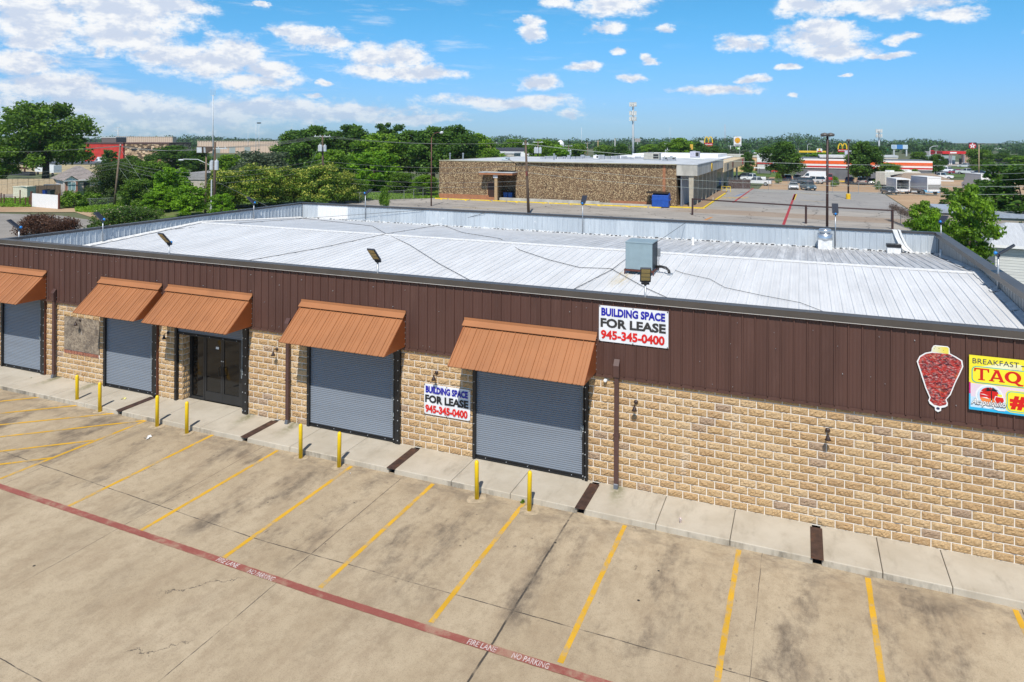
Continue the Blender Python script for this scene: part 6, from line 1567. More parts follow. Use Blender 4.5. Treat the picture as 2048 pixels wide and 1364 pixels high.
# ================================================================== poles, lamps, wires
m_wood = M('weathered_pole_wood', (0.115, 0.078, 0.055), .9, var=.25, vs=3, stretch=(3, 3, .3)); m_woodl = M('grey_pole_wood', (0.20, 0.145, 0.10), .9, var=.2, vs=3); m_can = M('transformer_grey', (0.50, 0.53, 0.56), .45, var=.05); m_rustpole = M('brown_lamp_pole', (0.115, 0.045, 0.030), .6); m_darkpole = M('dark_lamp_pole', (0.050, 0.024, 0.022), .5); m_lgrey = M('light_grey_metal', (0.55, 0.58, 0.60), .45)
def pole(name, label, cat, base, top, r0, r1, mat_, dist=None, group=None, z0=-.2):
    """pole standing at pixel base (x, y) with its head at pixel top; dist when the foot is hidden"""
    d_ = dist or FPX * (CAM.z + .15) / (base[1] - (CYP + (base[0] - 1024) * .005))
    b = gat(base[0], d_); e = at(top[0], top[1], d_)
    t_ = thing(name, label, cat, (b.x, b.y, z0), 0, group); v = e - Vector((b.x, b.y, z0))
    g = MB(); g.tube([(0, 0, 0), v * .5, v], [r0, (r0 + r1) / 2, r1], 10); O('pole', g, mat_, t_, smooth=True)
    t_['_h'] = v.z; return t_, v, d_
UG = 'wooden utility poles'
def crossarm(t_, v, dz, w_, mat_=None, n=4, dirv=(1, 0, 0)):
    c = v * ((v.z - dz) / v.z); d_ = Vector(dirv); g = MB(); s_ = d_.cross(Vector((0, 0, 1))) * .05
    a, b = c - d_ * w_ / 2, c + d_ * w_ / 2
    g.hexa([a - s_, b - s_, b + s_, a + s_, a - s_ + Vector((0, 0, .11)), b - s_ + Vector((0, 0, .11)), b + s_ + Vector((0, 0, .11)), a + s_ + Vector((0, 0, .11))]); O('crossarm', g, mat_ or m_lgrey, t_)
    for k in range(n): g = MB(); q = a.lerp(b, (k + .3) / (n - .4)); g.lathe([(.04, 0), (.07, .08), (.05, .16), (.02, .2)], 8, 0, q + Vector((0, 0, .1))); O('insulator', g, m_lgrey, t_)
    return a, b
def cans(t_, v, dz, offs, r=.27, h_=.85):
    c = v * ((v.z - dz) / v.z)
    for ox in offs: g = MB(); g.lathe([(r, 0), (r, h_ * .9), (r * .9, h_), (.08, h_ + .04), (.05, h_ + .2)], 14, 0, c + Vector((ox, -.1 if abs(ox) > .2 else -.45, 0))); O('transformer', g, m_can, t_, smooth=False)
pA, vA, dA = pole('utility_pole', 'leaning wooden utility pole by the grass beside the junipers', 'utility pole', (229, 412), (241, 288), .17, .12, m_woodl, group=UG); crossarm(pA, vA, .35, 1.5, m_wood, 3, (.8, -.6, 0))
pC, vC, dC = pole('utility_pole', 'dark wooden pole with two grey transformers beside the twin floodlights', 'utility pole', (429, 425), (430, 284), .19, .13, m_wood, group=UG); crossarm(pC, vC, .9, 3.2, m_lgrey, 4, (.92, .39, 0)); cans(pC, vC, 3.6, (-.42, .42), .26, 1.2)
g = MB(); g.tube([(-.30, -.2, 0), (-.27, -.2, 4.2), (-.22, -.16, 4.3)], .09, 8); g.tube([(-.52, -.2, 0), (-.42, -.2, 1.4)], .03, 6); O('conduit_riser', g, m_lgrey, pC)
pF, vF, dF = pole('floodlight_pole', 'brown pole with two box floodlights left of the transformer pole', 'floodlight', (411, 425), (413, 297), .13, .10, m_woodl)
for sx, rz in ((-.62, .1), (.48, -.5)):
    g = MB(); g.hexa([(-.46, -.4, -.50), (.46, -.4, -.50), (.42, .4, -.20), (-.42, .4, -.20), (-.46, -.45, .36), (.46, -.45, .36), (.46, .45, .36), (-.46, .45, .36)]); g.xform(Matrix.Translation(vF + Vector((sx, -.2, -.1))) @ Matrix.Rotation(rz, 4, 'Z')); fl = O('flood_head', g, M('bronze_flood', (.12, .085, .06), .5), pF)
    g = MB(); g.hexa([(-.38, -.44, -.40), (.38, -.44, -.40), (.38, -.41, -.40), (-.38, -.41, -.40), (-.38, -.47, .28), (.38, -.47, .28), (.38, -.452, .28), (-.38, -.452, .28)]); g.xform(Matrix.Translation(vF + Vector((sx, -.2, -.13))) @ Matrix.Rotation(rz, 4, 'Z')); O('flood_lens', g, m_lgrey, fl)
q = at(362, 320, dC) - Vector(pC.location); a0 = vC * (5.9 / vC.z)
g = MB(); g.tube([a0, a0.lerp(q, .5) + Vector((0, 0, .55)), q + Vector((.4, 0, .12)), q], .045, 7); O('street_light_arm', g, m_lgrey, pC, smooth=True)
g = MB(); g.lathe([(.02, -.42), (.14, -.35), (.20, 0), (.13, .38), (.03, .45)], 12); g.xform(Matrix.Translation(q) @ Matrix.Rotation(rad(90), 4, 'Y') @ Matrix.Diagonal((.6, 1, 1, 1))); O('street_light_head', g, m_lgrey, pC, smooth=True)
pD, vD, dD = pole('utility_pole', 'dark wooden pole with crossarm and three transformers behind the rear left roof corner', 'utility pole', (647, 404), (645, 271), .19, .12, m_wood, group=UG); crossarm(pD, vD, .2, 2.6, m_lgrey, 4, (.92, .39, 0)); cans(pD, vD, 2.4, (-.5, .0, .5), .24, .9)
g = MB(); g.box(-.2, -.25, 2.3, .2, -.15, 2.75); O('meter_box', g, m_lgrey, pD); g = MB(); g.tube([(-1.6, -.3, 5.2), (0, -.1, 6.0), (1.9, -.3, 5.2)], .06, 6); O('cable_bracket', g, m_wood, pD)
pE, vE, dE = pole('utility_pole', 'wooden utility pole with street light arm in front of the stone building', 'utility pole', (1058, 428), (1051, 280), .20, .13, m_wood, group=UG)
q = at(1010, 319, dE) - Vector(pE.location); a0 = vE * (.62); g = MB(); g.tube([a0, a0.lerp(q, .55) + Vector((0, 0, .15)), q + Vector((.3, 0, .05)), q], .04, 7); O('street_light_arm', g, m_woodl, pE, smooth=True)
g = MB(); g.lathe([(.02, -.40), (.16, -.30), (.22, 0), (.14, .38), (.03, .45)], 12); g.xform(Matrix.Translation(q) @ Matrix.Rotation(rad(90), 4, 'Y') @ Matrix.Diagonal((.55, 1, 1, 1))); O('street_light_head', g, M('pale_blue_lamp', (.48, .58, .62), .4), pE, smooth=True)
crossarm(pE, vE, .6, .9, m_lgrey, 2, (.9, .3, 0)); g = MB(); g.box(-.35, -.3, 5.0, -.1, -.05, 5.6); O('cable_box', g, M('rust_box', (.16, .04, .03), .7), pE)
LG = 'lamp posts of the rear lots'
pL, vL, dL = pole('lamp_post', 'thin brown lamp post with curved arm left of the stone building', 'lamp post', (863, 412), (863, 275), .10, .07, m_rustpole, group=LG)
g = MB(); g.tube([vL, vL + Vector((.35, .1, .55)), vL + Vector((.9, .2, .75)), vL + Vector((1.3, .3, .72))], .05, 7); O('lamp_arm', g, m_rustpole, pL, smooth=True)
g = MB(); g.lathe([(.04, -.3), (.18, -.12), (.2, .1), (.12, .26), (.03, .32)], 12); g.xform(Matrix.Translation(vL + Vector((1.45, .3, .72))) @ Matrix.Rotation(rad(75), 4, 'Y')); O('lamp_head', g, m_lgrey, pL, smooth=True)
p1_, v1_, _ = pole('lamp_post', 'tall dark lamp post with two round heads in the rear lot', 'lamp post', (1655, 470), (1655, 272), .13, .11, m_darkpole, group=LG)
for (ox, oy) in ((-.28, -.3), (.28, .2)): g = MB(); g.lathe([(.08, -.10), (.3, -.14), (.42, .0), (.36, .14), (.12, .22), (.02, .24)], 16, 0, v1_ + Vector((ox, oy, .1))); O('lamp_head', g, M('bronze_head', (.11, .10, .09), .4), p1_, smooth=True)
p2_, v2_, _ = pole('lamp_post', 'dark lamp post on yellow concrete base in the rear lot', 'lamp post', (1697, 398), (1697, 281), .14, .10, m_darkpole, group=LG)
g = MB(); g.lathe([(.05, -.2), (.34, -.12), (.36, .12), (.2, .22), (.02, .24)], 14, 0, v2_); O('lamp_head', g, M('bronze_head', (.11, .10, .09), .4), p2_, smooth=True)
g = MB(); g.lathe([(.36, 0), (.36, .85), (.28, .98), (.02, 1.0)], 16); O('post_base', g, M('base_yellow', (.72, .44, .01), .7), p2_)
p3_, v3_, _ = pole('lamp_post', 'pale thin lamp post with twin arms before the fuel canopy tree', 'lamp post', (1958, 357), (1958, 289), .16, .10, M('tan_pole', (.42, .30, .18), .6), group=LG)
g = MB(); g.tube([v3_ + Vector((-.9, 0, .25)), v3_ + Vector((0, 0, .05)), v3_ + Vector((.9, 0, .25))], .07, 6); g.box(v3_.x - 1.3, v3_.y - .2, v3_.z + .2, v3_.x - .7, v3_.y + .2, v3_.z + .32); g.box(v3_.x + .7, v3_.y - .2, v3_.z + .2, v3_.x + 1.3, v3_.y + .2, v3_.z + .32); O('lamp_head', g, m_darkpole, p3_)
FG = 'thin far poles on the horizon'
for (px, top, d_, r, m_, lab) in ((426, 190, 300, .30, m_lgrey, 'tall antenna mast above the transformer pole'), (512, 246, 400, .14, m_lgrey, 'left one of two floodlight masts behind the warehouse'), (518, 247, 402, .14, m_lgrey, 'right one of two floodlight masts behind the warehouse'), (496, 261, 420, .10, m_lgrey, 'short thin mast left of the twin floodlight masts'),
        (1163, 255, 500, .15, m_lgrey, 'thin grey radio mast behind the stone building'), (1340, 254, 900, .2, m_lgrey, 'very thin mast right of the cell tower'), (1450, 249, 850, .28, M('red_white_mast', (.42, .30, .30), .6, var=.5, vs=.15), 'red and white lattice mast between the arches and shell sign'),
        (1230, 277, 330, .16, m_white, 'pale straight pole left of the cell tower'), (1500, 300, 340, .1, m_lgrey, 'short pale pole right of the shell sign'), (1737, 288, 300, .1, m_lgrey, 'pale pole behind the tree of the striped restaurant'), (1860, 296, 240, .12, m_lgrey, 'pale street light pole right of the billboard'), (1872, 303, 250, .12, m_lgrey, 'second pale street light pole right of the billboard'), (1615, 290, 420, .12, m_lgrey, 'twin arm pole behind the yellow canopy')):
    t_, v_, _ = pole('mast', lab, 'mast', (px, 300), (px, top), r, r * .7, m_, dist=d_, group=FG)
    if px == 426:
        for ox in (-1.1, 0, 1.1): g = MB(); g.tube([v_ + Vector((0, 0, -.3)), v_ + Vector((ox, 0, -.2)), v_ + Vector((ox, 0, 2.4))], .10, 6); O('whip_antenna', g, m_lgrey, t_)
    if px == 518: g = MB(); g.box(v_.x - 1.3, v_.y - .3, v_.z, v_.x + 1.3, v_.y + .3, v_.z + .6); O('flood_bank', g, m_dkgl, t_)
    if px in (1860, 1615): g = MB(); g.tube([v_, v_ + Vector((.8, 0, .6)), v_ + Vector((2.4, 0, .7))], .1, 6); O('lamp_arm', g, m_lgrey, t_)
for (px, top, d_, m_, can, lab) in ((1076, 282, 150, m_wood, 1, 'wooden pole with transformers behind the orange shop'), (1137, 290, 190, m_wood, 1, 'wooden pole with one transformer bank left of the roof centre'), (1170, 294, 260, M('yellow_pine_pole', (.42, .28, .14), .8), 0, 'pale pine pole in the middle distance'), (1196, 281, 250, M('yellow_pine_pole', (.42, .28, .14), .8), 1, 'pale pine pole with crossarm and transformers'), (1175, 285, 270, m_woodl, 0, 'short brown pole beside the pale pine poles'), (1335, 286, 240, m_lgrey, 1, 'grey pole with transformers over the stone building corner'), (1461, 291, 300, m_lgrey, 1, 'grey pole with transformers left of the shell sign'), (988, 284, 230, m_wood, 0, 'dark pole in front of the dark roofed shop')):
    t_, v_, _ = pole('utility_pole', lab, 'utility pole', (px, 300), (px, top), .17, .12, m_, dist=d_, group=UG); crossarm(t_, v_, .3, 2.2, m_lgrey, 3, (.92, .39, 0))
    if can: cans(t_, v_, 2.6 if d_ < 200 else 3.6, (-.55, .0, .55), .30, 1.2)
# power lines: each span sags between its two ends
m_wire = M('line_wire', (.20, .21, .20), .6); m_wirel = M('pale_wire', (.42, .47, .42), .5)
def wire(a, b, sag=.5, r=.016, m_=None, lab='thin power line strung between the utility poles', grp='power lines'):
    a, b = Vector(a), Vector(b); g = MB(); n = 14
    g.tube([a.lerp(b, k / n) - Vector((0, 0, sag * 4 * (k / n) * (1 - k / n))) for k in range(n + 1)], r, 4, cap=False); tag(O('power_line', g, m_ or m_wire), lab, 'power line', grp)
tip = lambda t_, v, dz, ox=0: Vector(t_.location) + v * ((v.z - dz) / v.z) + Vector((ox * .9, ox * .39, 0))
for dz, ox in ((.75, -1.4), (.75, -.5), (.75, .5), (.75, 1.4), (4.0, .0), (4.6, .1), (5.4, .1)):
    A = tip(pA, vA, min(dz, .3) if dz < 1 else dz * .62, ox * .4); C_ = tip(pC, vC, dz, ox); D_ = tip(pD, vD, .1 if dz < 1 else dz * .9, ox * .9)
    wire(A, C_, .5); wire(C_, D_, .35)
    L_ = at(-80, 296 + 8 * dz if dz < 1 else 300 + dz * 14, 110); wire(L_, A, .4)
for dz, ox in ((.1, -1.1), (.1, 1.1), (3.9, .2), (4.7, .2), (6.2, .2), (6.9, .2)):
    wire(tip(pD, vD, dz, ox), tip(pE, vE, .3 if dz < 1 else dz * .85, 0), .6)
for dz, ox in ((.5, -.3), (.5, .3), (3.2, 0), (4.2, 0)):
    wire(tip(pE, vE, dz, ox), at(2120, 300 + dz * 16 + 20, 58), 1.0, .013, m_wirel)
for (a, b) in (((1960, 347), (2120, 341)), ((1960, 360), (2120, 352)), ((1960, 375), (2120, 366))): wire(at(a[0], a[1], 70), at(b[0], b[1], 45), .1, .014, m_wirel, 'pale cable crossing in front of the trees at the right edge', 'pale cables at the right')
for (t_, v, dz, px, py, lab) in ((pA, vA, .6, 322, 420, 'long guy wire from the leaning pole to the hedge'), (pA, vA, 3.2, 300, 418, 'shorter guy wire from the leaning pole with yellow sleeve'), (pD, vD, .5, 588, 400, 'guy wire from the crossarm pole down to the left'), (pD, vD, 4.4, 590, 402, 'low guy wire from the crossarm pole'), (pC, vC, 5.0, 560, 424, 'service wire from the transformer pole to the roof')):
    e = at(px, py, dA if t_ is pA else (dD if t_ is pD else 60)); wire(tip(t_, v, dz), e, .02, .012, m_wire if t_ is pC else m_wirel, lab, 'guy wires')
# cell towers
def cell_tower(label, px, top, dist, r, tiers):
    t_, v, d_ = pole('cell_tower', label, 'cell tower', (px, 300), (px, top + 1), r, r * .55, m_lgrey, dist=dist)
    for zt_ in tiers:
        g = MB()
        for k in range(9):
            a = k * 6.283 / 9; x, y = 1.55 * math.cos(a), 1.55 * math.sin(a); g.box(v.x + x - .24, v.y + y - .2, v.z - zt_ - 1.1, v.x + x + .24, v.y + y + .2, v.z - zt_ + 1.0)
        for k in range(3): a = k * 2.094; g.tube([(v.x, v.y, v.z - zt_), (v.x + 1.5 * math.cos(a), v.y + 1.5 * math.sin(a), v.z - zt_)], .09, 5)
        g.tube([(v.x + 1.45 * math.cos(6.283 * k / 12), v.y + 1.45 * math.sin(6.283 * k / 12), v.z - zt_ - .3) for k in range(13)], .07, 5); O('antenna_array', g, M('antenna_panels', (.62, .62, .60), .5, var=.3, vs=1.5), t_)
    g = MB(); g.tube([v * .1 + Vector((.5, 0, 0)), v + Vector((.45, 0, -1))], .09, 6); O('cable_ladder', g, M('tower_cable', (.25, .26, .28), .6), t_)
cell_tower('tall cell tower with three antenna tiers behind the stone building', 1266, 204, 350, .62, (.9, 5.3, 8.0)); cell_tower('smaller cell tower above the striped restaurant wing', 1758, 258, 420, .6, (.8, 3.6))
t_, v, d_ = pole('pylon', 'small lattice transmission tower on the left horizon', 'pylon', (236, 300), (236, 254), .5, .2, m_lgrey, dist=620)
for k, w_ in ((.5, 5), (3.0, 7), (6, 5)): g = MB(); g.tube([v + Vector((-w_ / 2, 0, -k)), v + Vector((w_ / 2, 0, -k))], .22, 5); O('pylon_arm', g, m_lgrey, t_)
g = MB(); g.tube([(-2, 0, 0), v], .2, 5); g.tube([(2, 0, 0), v], .2, 5); O('pylon_leg', g, m_lgrey, t_)

# ================================================================== tall roadside signs (flat boards at real distance)
m_gold = M('arch_yellow', (.80, .52, .015), .4); m_goldl = M('arch_edge', (.72, .66, .42), .5); m_sgred = M('sign_box_red', (.46, .012, .016), .45)
def face_cam(p): return math.atan2(CAM.y - p.y, CAM.x - p.x) + math.pi / 2
def sign_root(name, label, px, bot, dist, dx=0, rz_off=0):
    p = gat(px, dist); t_ = thing(name, label, 'sign', (p.x, p.y, -.2), face_cam(p) + rz_off); return t_, at(px, bot, dist).z + .2, dist / FPX
def arches_sign(label, px, bot, dist, wpx, hp_arch, hp_box, lettering=True, rz=0):
    t_, z, u = sign_root('pole_sign', label, px, bot, dist, rz_off=rz); W, Ha, Hb = wpx * u, hp_arch * u, hp_box * u
    g = MB(); g.tube([(0, .3, 0), (0, .3, z)], .35, 10); O('sign_pole', g, m_darkpole, t_)
    g = MB(); g.box(-W * .53, -.4, z, W * .53, .4, z + Hb); O('sign_box', g, m_sgred, t_)
    for s_ in (-1, 1):
        g = MB(); n = 14; pts = [(s_ * W * .25 + W * .235 * math.cos(math.pi * k / n) * (1 + .12 * (1 - math.sin(math.pi * k / n))), 0, z + Hb * .95 + (Ha - .02 * Ha) * math.sin(math.pi * k / n) ** .75) for k in range(n + 1)]
        th = W * .062
        for a, b in zip(pts[:-1], pts[1:]):
            d_ = Vector(b) - Vector(a); d_.normalize(); nn = Vector((-d_.z, 0, d_.x)) * th
            if True: A, B = Vector(a), Vector(b); g.hexa([A - nn + Vector((0, -.28, 0)), B - nn + Vector((0, -.28, 0)), B - nn + Vector((0, .28, 0)), A - nn + Vector((0, .28, 0)), A + nn + Vector((0, -.28, 0)), B + nn + Vector((0, -.28, 0)), B + nn + Vector((0, .28, 0)), A + nn + Vector((0, .28, 0))])
        O('yellow_arch', g, m_gold, t_)
    text_obj('lettering', "McDonald's", m_white, t_, (-W * .45, -.42, z + Hb * .42), (1, 0, 0), (0, 0, 1), Hb * .32, W * .9, .03, 0, .03)
arches_sign('tall pole sign with two yellow arches and red panel, left of the shell sign', 1417, 293, 380, 15, 12.5, 7.5); arches_sign('lower arches sign with red panel between the two lamp posts', 1685, 304, 330, 15.5, 12, 5.5)
t_, z, u = sign_root('pole_sign', 'white square fuel sign with yellow scallop shell on two poles', 1475, 292, 380); W = 14.5 * u; Hh = 19 * u
g = MB(); g.box(-W / 2, -.35, z, W / 2, .35, z + Hh); O('sign_board', g, m_white, t_)
def shell(cx, cz, r, m_, y): 
    g = MB(); pts = []
    for k in range(27):
        a = rad(-62 + 304 * k / 26); rr_ = r * (1 + .035 * math.cos(k * math.pi)); pts.append((cx + rr_ * math.cos(a), cz + rr_ * math.sin(a)))
    pts += [(cx - r * .42, cz - r * 1.08), (cx + r * .42, cz - r * 1.08)]; g.prism(pts, y, y + .03); O('shell_emblem', g, m_, t_)
shell(0, z + Hh * .60, W * .375, m_sgred, -.40); shell(0, z + Hh * .60, W * .335, M('shell_yellow', (.80, .46, .01), .4), -.43)
g = MB()
for k in range(5): a = rad(50 + 20 * k); c0 = Vector((0, -.455, z + Hh * .60 - W * .30)); e = c0 + Vector((math.cos(a), 0, math.sin(a))) * W * .56; nn = Vector((-math.sin(a), 0, math.cos(a))) * .045; g.quad(c0 - nn, e - nn, e + nn, c0 + nn)
O('shell_rib', g, m_sgred, t_)
g = MB(); g.box(-W * .42, -.38, z + Hh * .06, W * .42, -.36, z + Hh * .15); O('price_strip', g, m_ink2, t_)
for xx in (-W * .22, W * .28): g = MB(); g.tube([(xx, 0, 0), (xx, 0, z)], .22, 8); O('sign_pole', g, m_lgrey, t_)
g = MB(); g.box(-W * .36, -.2, z - 7 * u, W * .34, .2, z - 2.5 * u); O('green_panel', g, M('lime_panel', (.16, .42, .03), .5), t_); g = MB(); g.box(0, -.22, z - 6 * u, W * .28, -.2, z - 3.6 * u); O('panel_text_patch', g, m_white, t_)
def star_sign(label, px, bot, dist, wpx, hpx, bg_, big=True):
    global t_
    t_, z, u = sign_root('pole_sign', label, px, bot, dist); W, Hh = wpx * u, hpx * u
    g = MB(); g.box(-W / 2, -.3, z, W / 2, .3, z + Hh); O('sign_board', g, bg_, t_); g = MB(); g.tube([(0, 0, 0), (0, 0, z)], .25, 8); O('sign_pole', g, m_darkpole, t_)
    c = z + Hh / 2; g = MB(); g.prism([(W * .44 * math.cos(k * 6.283 / 24), c + W * .44 * math.sin(k * 6.283 / 24)) for k in range(24)], -.33, -.31)
    if big: O('red_disc', g, M('star_red', (.50, .012, .02), .4), t_)
    g = MB(); g.prism([((W * .43 if k % 2 == 0 else W * .18) * math.cos(rad(90 + 36 * k)), c + (W * .43 if k % 2 == 0 else W * .18) * math.sin(rad(90 + 36 * k))) for k in range(10)], -.36, -.34); O('white_star', g, m_white, t_)
    if big: g = MB(); g.box(-W * .13, -.38, c + W * .06, W * .13, -.365, c + W * .13); g.box(-W * .035, -.38, c - W * .14, W * .035, -.365, c + W * .06); O('letter_on_star', g, M('star_red', (.50, .012, .02), .4), t_)
star_sign('black square sign with white star on red disc at the right', 1945, 298, 320, 14, 13, m_ink2); star_sign('small red sign with white star beside the round tree', 1864, 308, 320, 7, 7.5, M('star_red', (.50, .012, .02), .4), False)
t_, z, u = sign_root('billboard', 'blue and white roadside billboard on two posts', 1799, 298, 480); W, Hh = 29 * u, 8.5 * u; t_['category'] = 'billboard'
g = MB(); g.box(-W / 2, -.3, z, W / 2, .3, z + Hh); O('billboard_panel', g, M('pale_billboard', (.55, .66, .74), .5), t_); g = MB(); g.box(-W * .17, -.34, z, W * .2, -.31, z + Hh); O('billboard_graphic', g, M('mid_blue', (.05, .20, .48), .5), t_)
for k in range(3): g = MB(); g.box(-W * .46, -.34, z + Hh * (.2 + .25 * k), -W * .22, -.31, z + Hh * (.28 + .25 * k)); O('billboard_graphic', g, M('mid_blue', (.05, .20, .48), .5), t_)
for xx in (-W * .34, W * .42): g = MB(); g.tube([(xx, .5, 0), (xx, .5, z)], .5, 8); O('billboard_post', g, m_lgrey, t_)
t_, z, u = sign_root('highway_sign', 'green overhead highway sign left of the billboard', 1768, 302.5, 450); g = MB(); g.box(-7 * u, -.15, z, 7 * u, .15, z + 5.5 * u); O('sign_board', g, M('highway_green', (.01, .20, .10), .5), t_); g = MB(); g.tube([(6 * u, .4, 0), (6 * u, .4, z + 5 * u), (-6 * u, .4, z + 5 * u)], .2, 6); O('sign_post', g, m_lgrey, t_)
t_, z, u = sign_root('small_sign', 'white sign with red band above the yellow canopy', 1639, 305, 325); g = MB(); g.box(-5 * u, -.2, z, 5 * u, .2, z + 8 * u); O('sign_board', g, m_white, t_); g = MB(); g.box(-4 * u, -.24, z + .7 * u, 4 * u, -.21, z + 3.2 * u); O('sign_band', g, m_sgred, t_); g = MB(); g.lathe([(2 * u, 0), (2 * u, .03)], 14); g.xform(Matrix.Translation((0, -.21, z + 5.7 * u)) @ Matrix.Rotation(rad(90), 4, 'X')); O('sign_emblem', g, m_gold, t_); g = MB(); g.tube([(0, 0, 0), (0, 0, z)], .2, 8); O('sign_pole', g, m_lgrey, t_)
t_, z, u = sign_root('traffic_signal', 'yellow traffic signal head over the white roof', 1383, 299, 210); t_['category'] = 'traffic light'; g = MB(); g.box(-.42, -.2, z, .42, .2, z + 1.55); O('signal_head', g, M('signal_yellow', (.66, .40, .06), .5), t_)
for k in range(3): g = MB(); g.lathe([(.13, 0), (.15, .18), (.13, .18)], 10); g.xform(Matrix.Translation((-.25, -.2, z + .3 + .47 * k)) @ Matrix.Rotation(rad(90), 4, 'X')); O('signal_lens', g, m_gold if k else m_dkgl, t_)
g = MB(); g.tube([(0, 0, 0), (0, 0, z)], .09, 8); O('signal_pole', g, m_darkpole, t_)
t_, z, u = sign_root('billboard', 'grey weathered billboard right of the cell tower', 1275, 284, 560); t_['category'] = 'billboard'; W = 11 * u; g = MB(); g.box(-W / 2, -.3, z, W / 2, .3, z + 7 * u); O('billboard_panel', g, M('weathered_panel', (.36, .32, .30), .7), t_); g = MB(); g.tube([(0, .3, 0), (0, .3, z)], .4, 8); O('billboard_post', g, m_lgrey, t_)
t_, z, u = sign_root('billboard', 'pale grey billboard behind the traffic signal', 1400, 287, 560); t_['category'] = 'billboard'; W = 14 * u; g = MB(); g.box(-W / 2, -.3, z, W / 2, .3, z + 6 * u); O('billboard_panel', g, M('pale_panel', (.50, .50, .48), .7), t_); g = MB(); g.tube([(W * .4, .3, 0), (W * .4, .3, z)], .4, 8); O('billboard_post', g, m_lgrey, t_)
p_ = gat(1121, 440); u = 440 / FPX; t_ = thing('water_tank', 'white round topped tank rising behind green trees', 'tank', (p_.x, p_.y, -.2)); R_ = 7.6 * u; zc = at(1121, 290, 440).z
g = MB(); g.lathe([(R_, 0), (R_, zc - R_ * .2)] + [(R_ * math.cos(rad(a)), zc - R_ * .2 + R_ * 1.6 * math.sin(rad(a))) for a in range(10, 91, 10)], 24); O('tank_shell', g, m_white, t_, smooth=True); g = MB(); g.box(-.5, -R_ - .05, zc - 1, .5, -R_ + .3, zc + 1.5); O('tank_marking', g, M('tank_grey', (.4, .45, .5), .6), t_)

# ================================================================== fences
m_mesh = bpy.data.materials.new('chain_link'); m_mesh.use_nodes = True; t = NT(m_mesh.node_tree); o = t.obj(); X, Y, Z = t.xyz(o)
s_ = t.math('ADD', X, Y); a_ = t.math('FRACT', t.math('MULTIPLY', t.math('ADD', s_, Z), 9)); b_ = t.math('FRACT', t.math('MULTIPLY', t.math('SUBTRACT', s_, Z), 9)); k_ = t.math('MAXIMUM', t.math('LESS_THAN', a_, .045), t.math('LESS_THAN', b_, .045))
d_ = t.add('ShaderNodeBsdfPrincipled', i_Base_Color=(.33, .35, .35, 1), i_Roughness=.5); tr = t.add('ShaderNodeBsdfTransparent'); mx = t.add('ShaderNodeMixShader'); t.set(mx.inputs[0], k_); t.l.new(tr.outputs[0], mx.inputs[1]); t.l.new(d_.outputs[0], mx.inputs[2]); t.add('ShaderNodeOutputMaterial', i_Surface=mx.outputs[0])
m_fp = M('fence_pipe', (.30, .31, .31), .5, .3)
def fence(label, pix, h_, r=.03, post=m_fp, mesh=m_mesh, group='chain link fences', step=3.0, barbs=False, cat='fence', name='chain_link_fence', z0=-.15):
    P_ = [onz(px, py, z0) for px, py in pix]; t_ = thing(name, label, cat, (0, 0, 0), 0, group)
    g = MB(); gm = MB(); posts = []
    for a, b in zip(P_[:-1], P_[1:]):
        n = max(1, round((b - a).length / step))
        for k in range(n): posts.append(a.lerp(b, k / n))
        g.tube([a + Vector((0, 0, h_)), b + Vector((0, 0, h_))], r * .8, 6)
        gm.quad(a, b, b + Vector((0, 0, h_)), a + Vector((0, 0, h_)))
        if barbs:
            for k in range(3): g.tube([a + Vector((0, 0, h_ + .12 + .12 * k)), b + Vector((0, 0, h_ + .12 + .12 * k))], .012, 4)
    posts.append(P_[-1])
    O('top_rail', g, post, t_); O('wire_mesh', gm, mesh, t_, fix=False)
    for q in posts[:100]: g = MB(); g.tube([q, q + Vector((0, 0, h_ + (.35 if barbs else .05)))], r * 1.15, 6); O('post', g, post, t_)
    return t_
fence('chain link fence along the rough grass left of the stone building', [(669, 404), (719, 406), (766, 404), (808, 401), (846, 396), (877, 392)], 1.6)
fence('far chain link fence at the back of the rough grass', [(770, 381), (822, 380), (878, 378)], 1.6)
fence('chain link fence with wire closing the rear lot before the parked cars', [(1436, 377), (1537, 380), (1616, 381.5), (1717, 388), (1800, 391), (1881, 394), (1960, 398)], 1.9, step=4.2, barbs=True)
fence('low chain link fence in front of the shrubs by the house', [(134, 413), (180, 414), (228, 412)], 1.15)
vf = fence('chain link fence overgrown with dry brown vine behind the right rear corner', [(1782, 441), (1822, 455), (1866, 474)], 1.7)
n = 5200; q0, q1 = onz(1782, 441), onz(1872, 476); tt_ = rng.random(n); P_ = np.array(q0)[None] + (np.array(q1) - np.array(q0))[None] * tt_[:, None]; P_[:, 2] += 1.7 + rng.normal(0, .18, n) - .5 * rng.random(n) ** 2 * (tt_ > .2); P_[:, :2] += rng.normal(0, .22, (n, 2))
ob = bpy.data.objects.new('dry_vine', leaf_mesh('dry_vine', P_, np.tile([0, -.5, .8], (n, 1)), .085, rng.random(n), leaf_mat('vine_twigs', (.05, .035, .028), (.21, .155, .125)), aspect=.25)); COL.objects.link(ob); ob.parent = vf
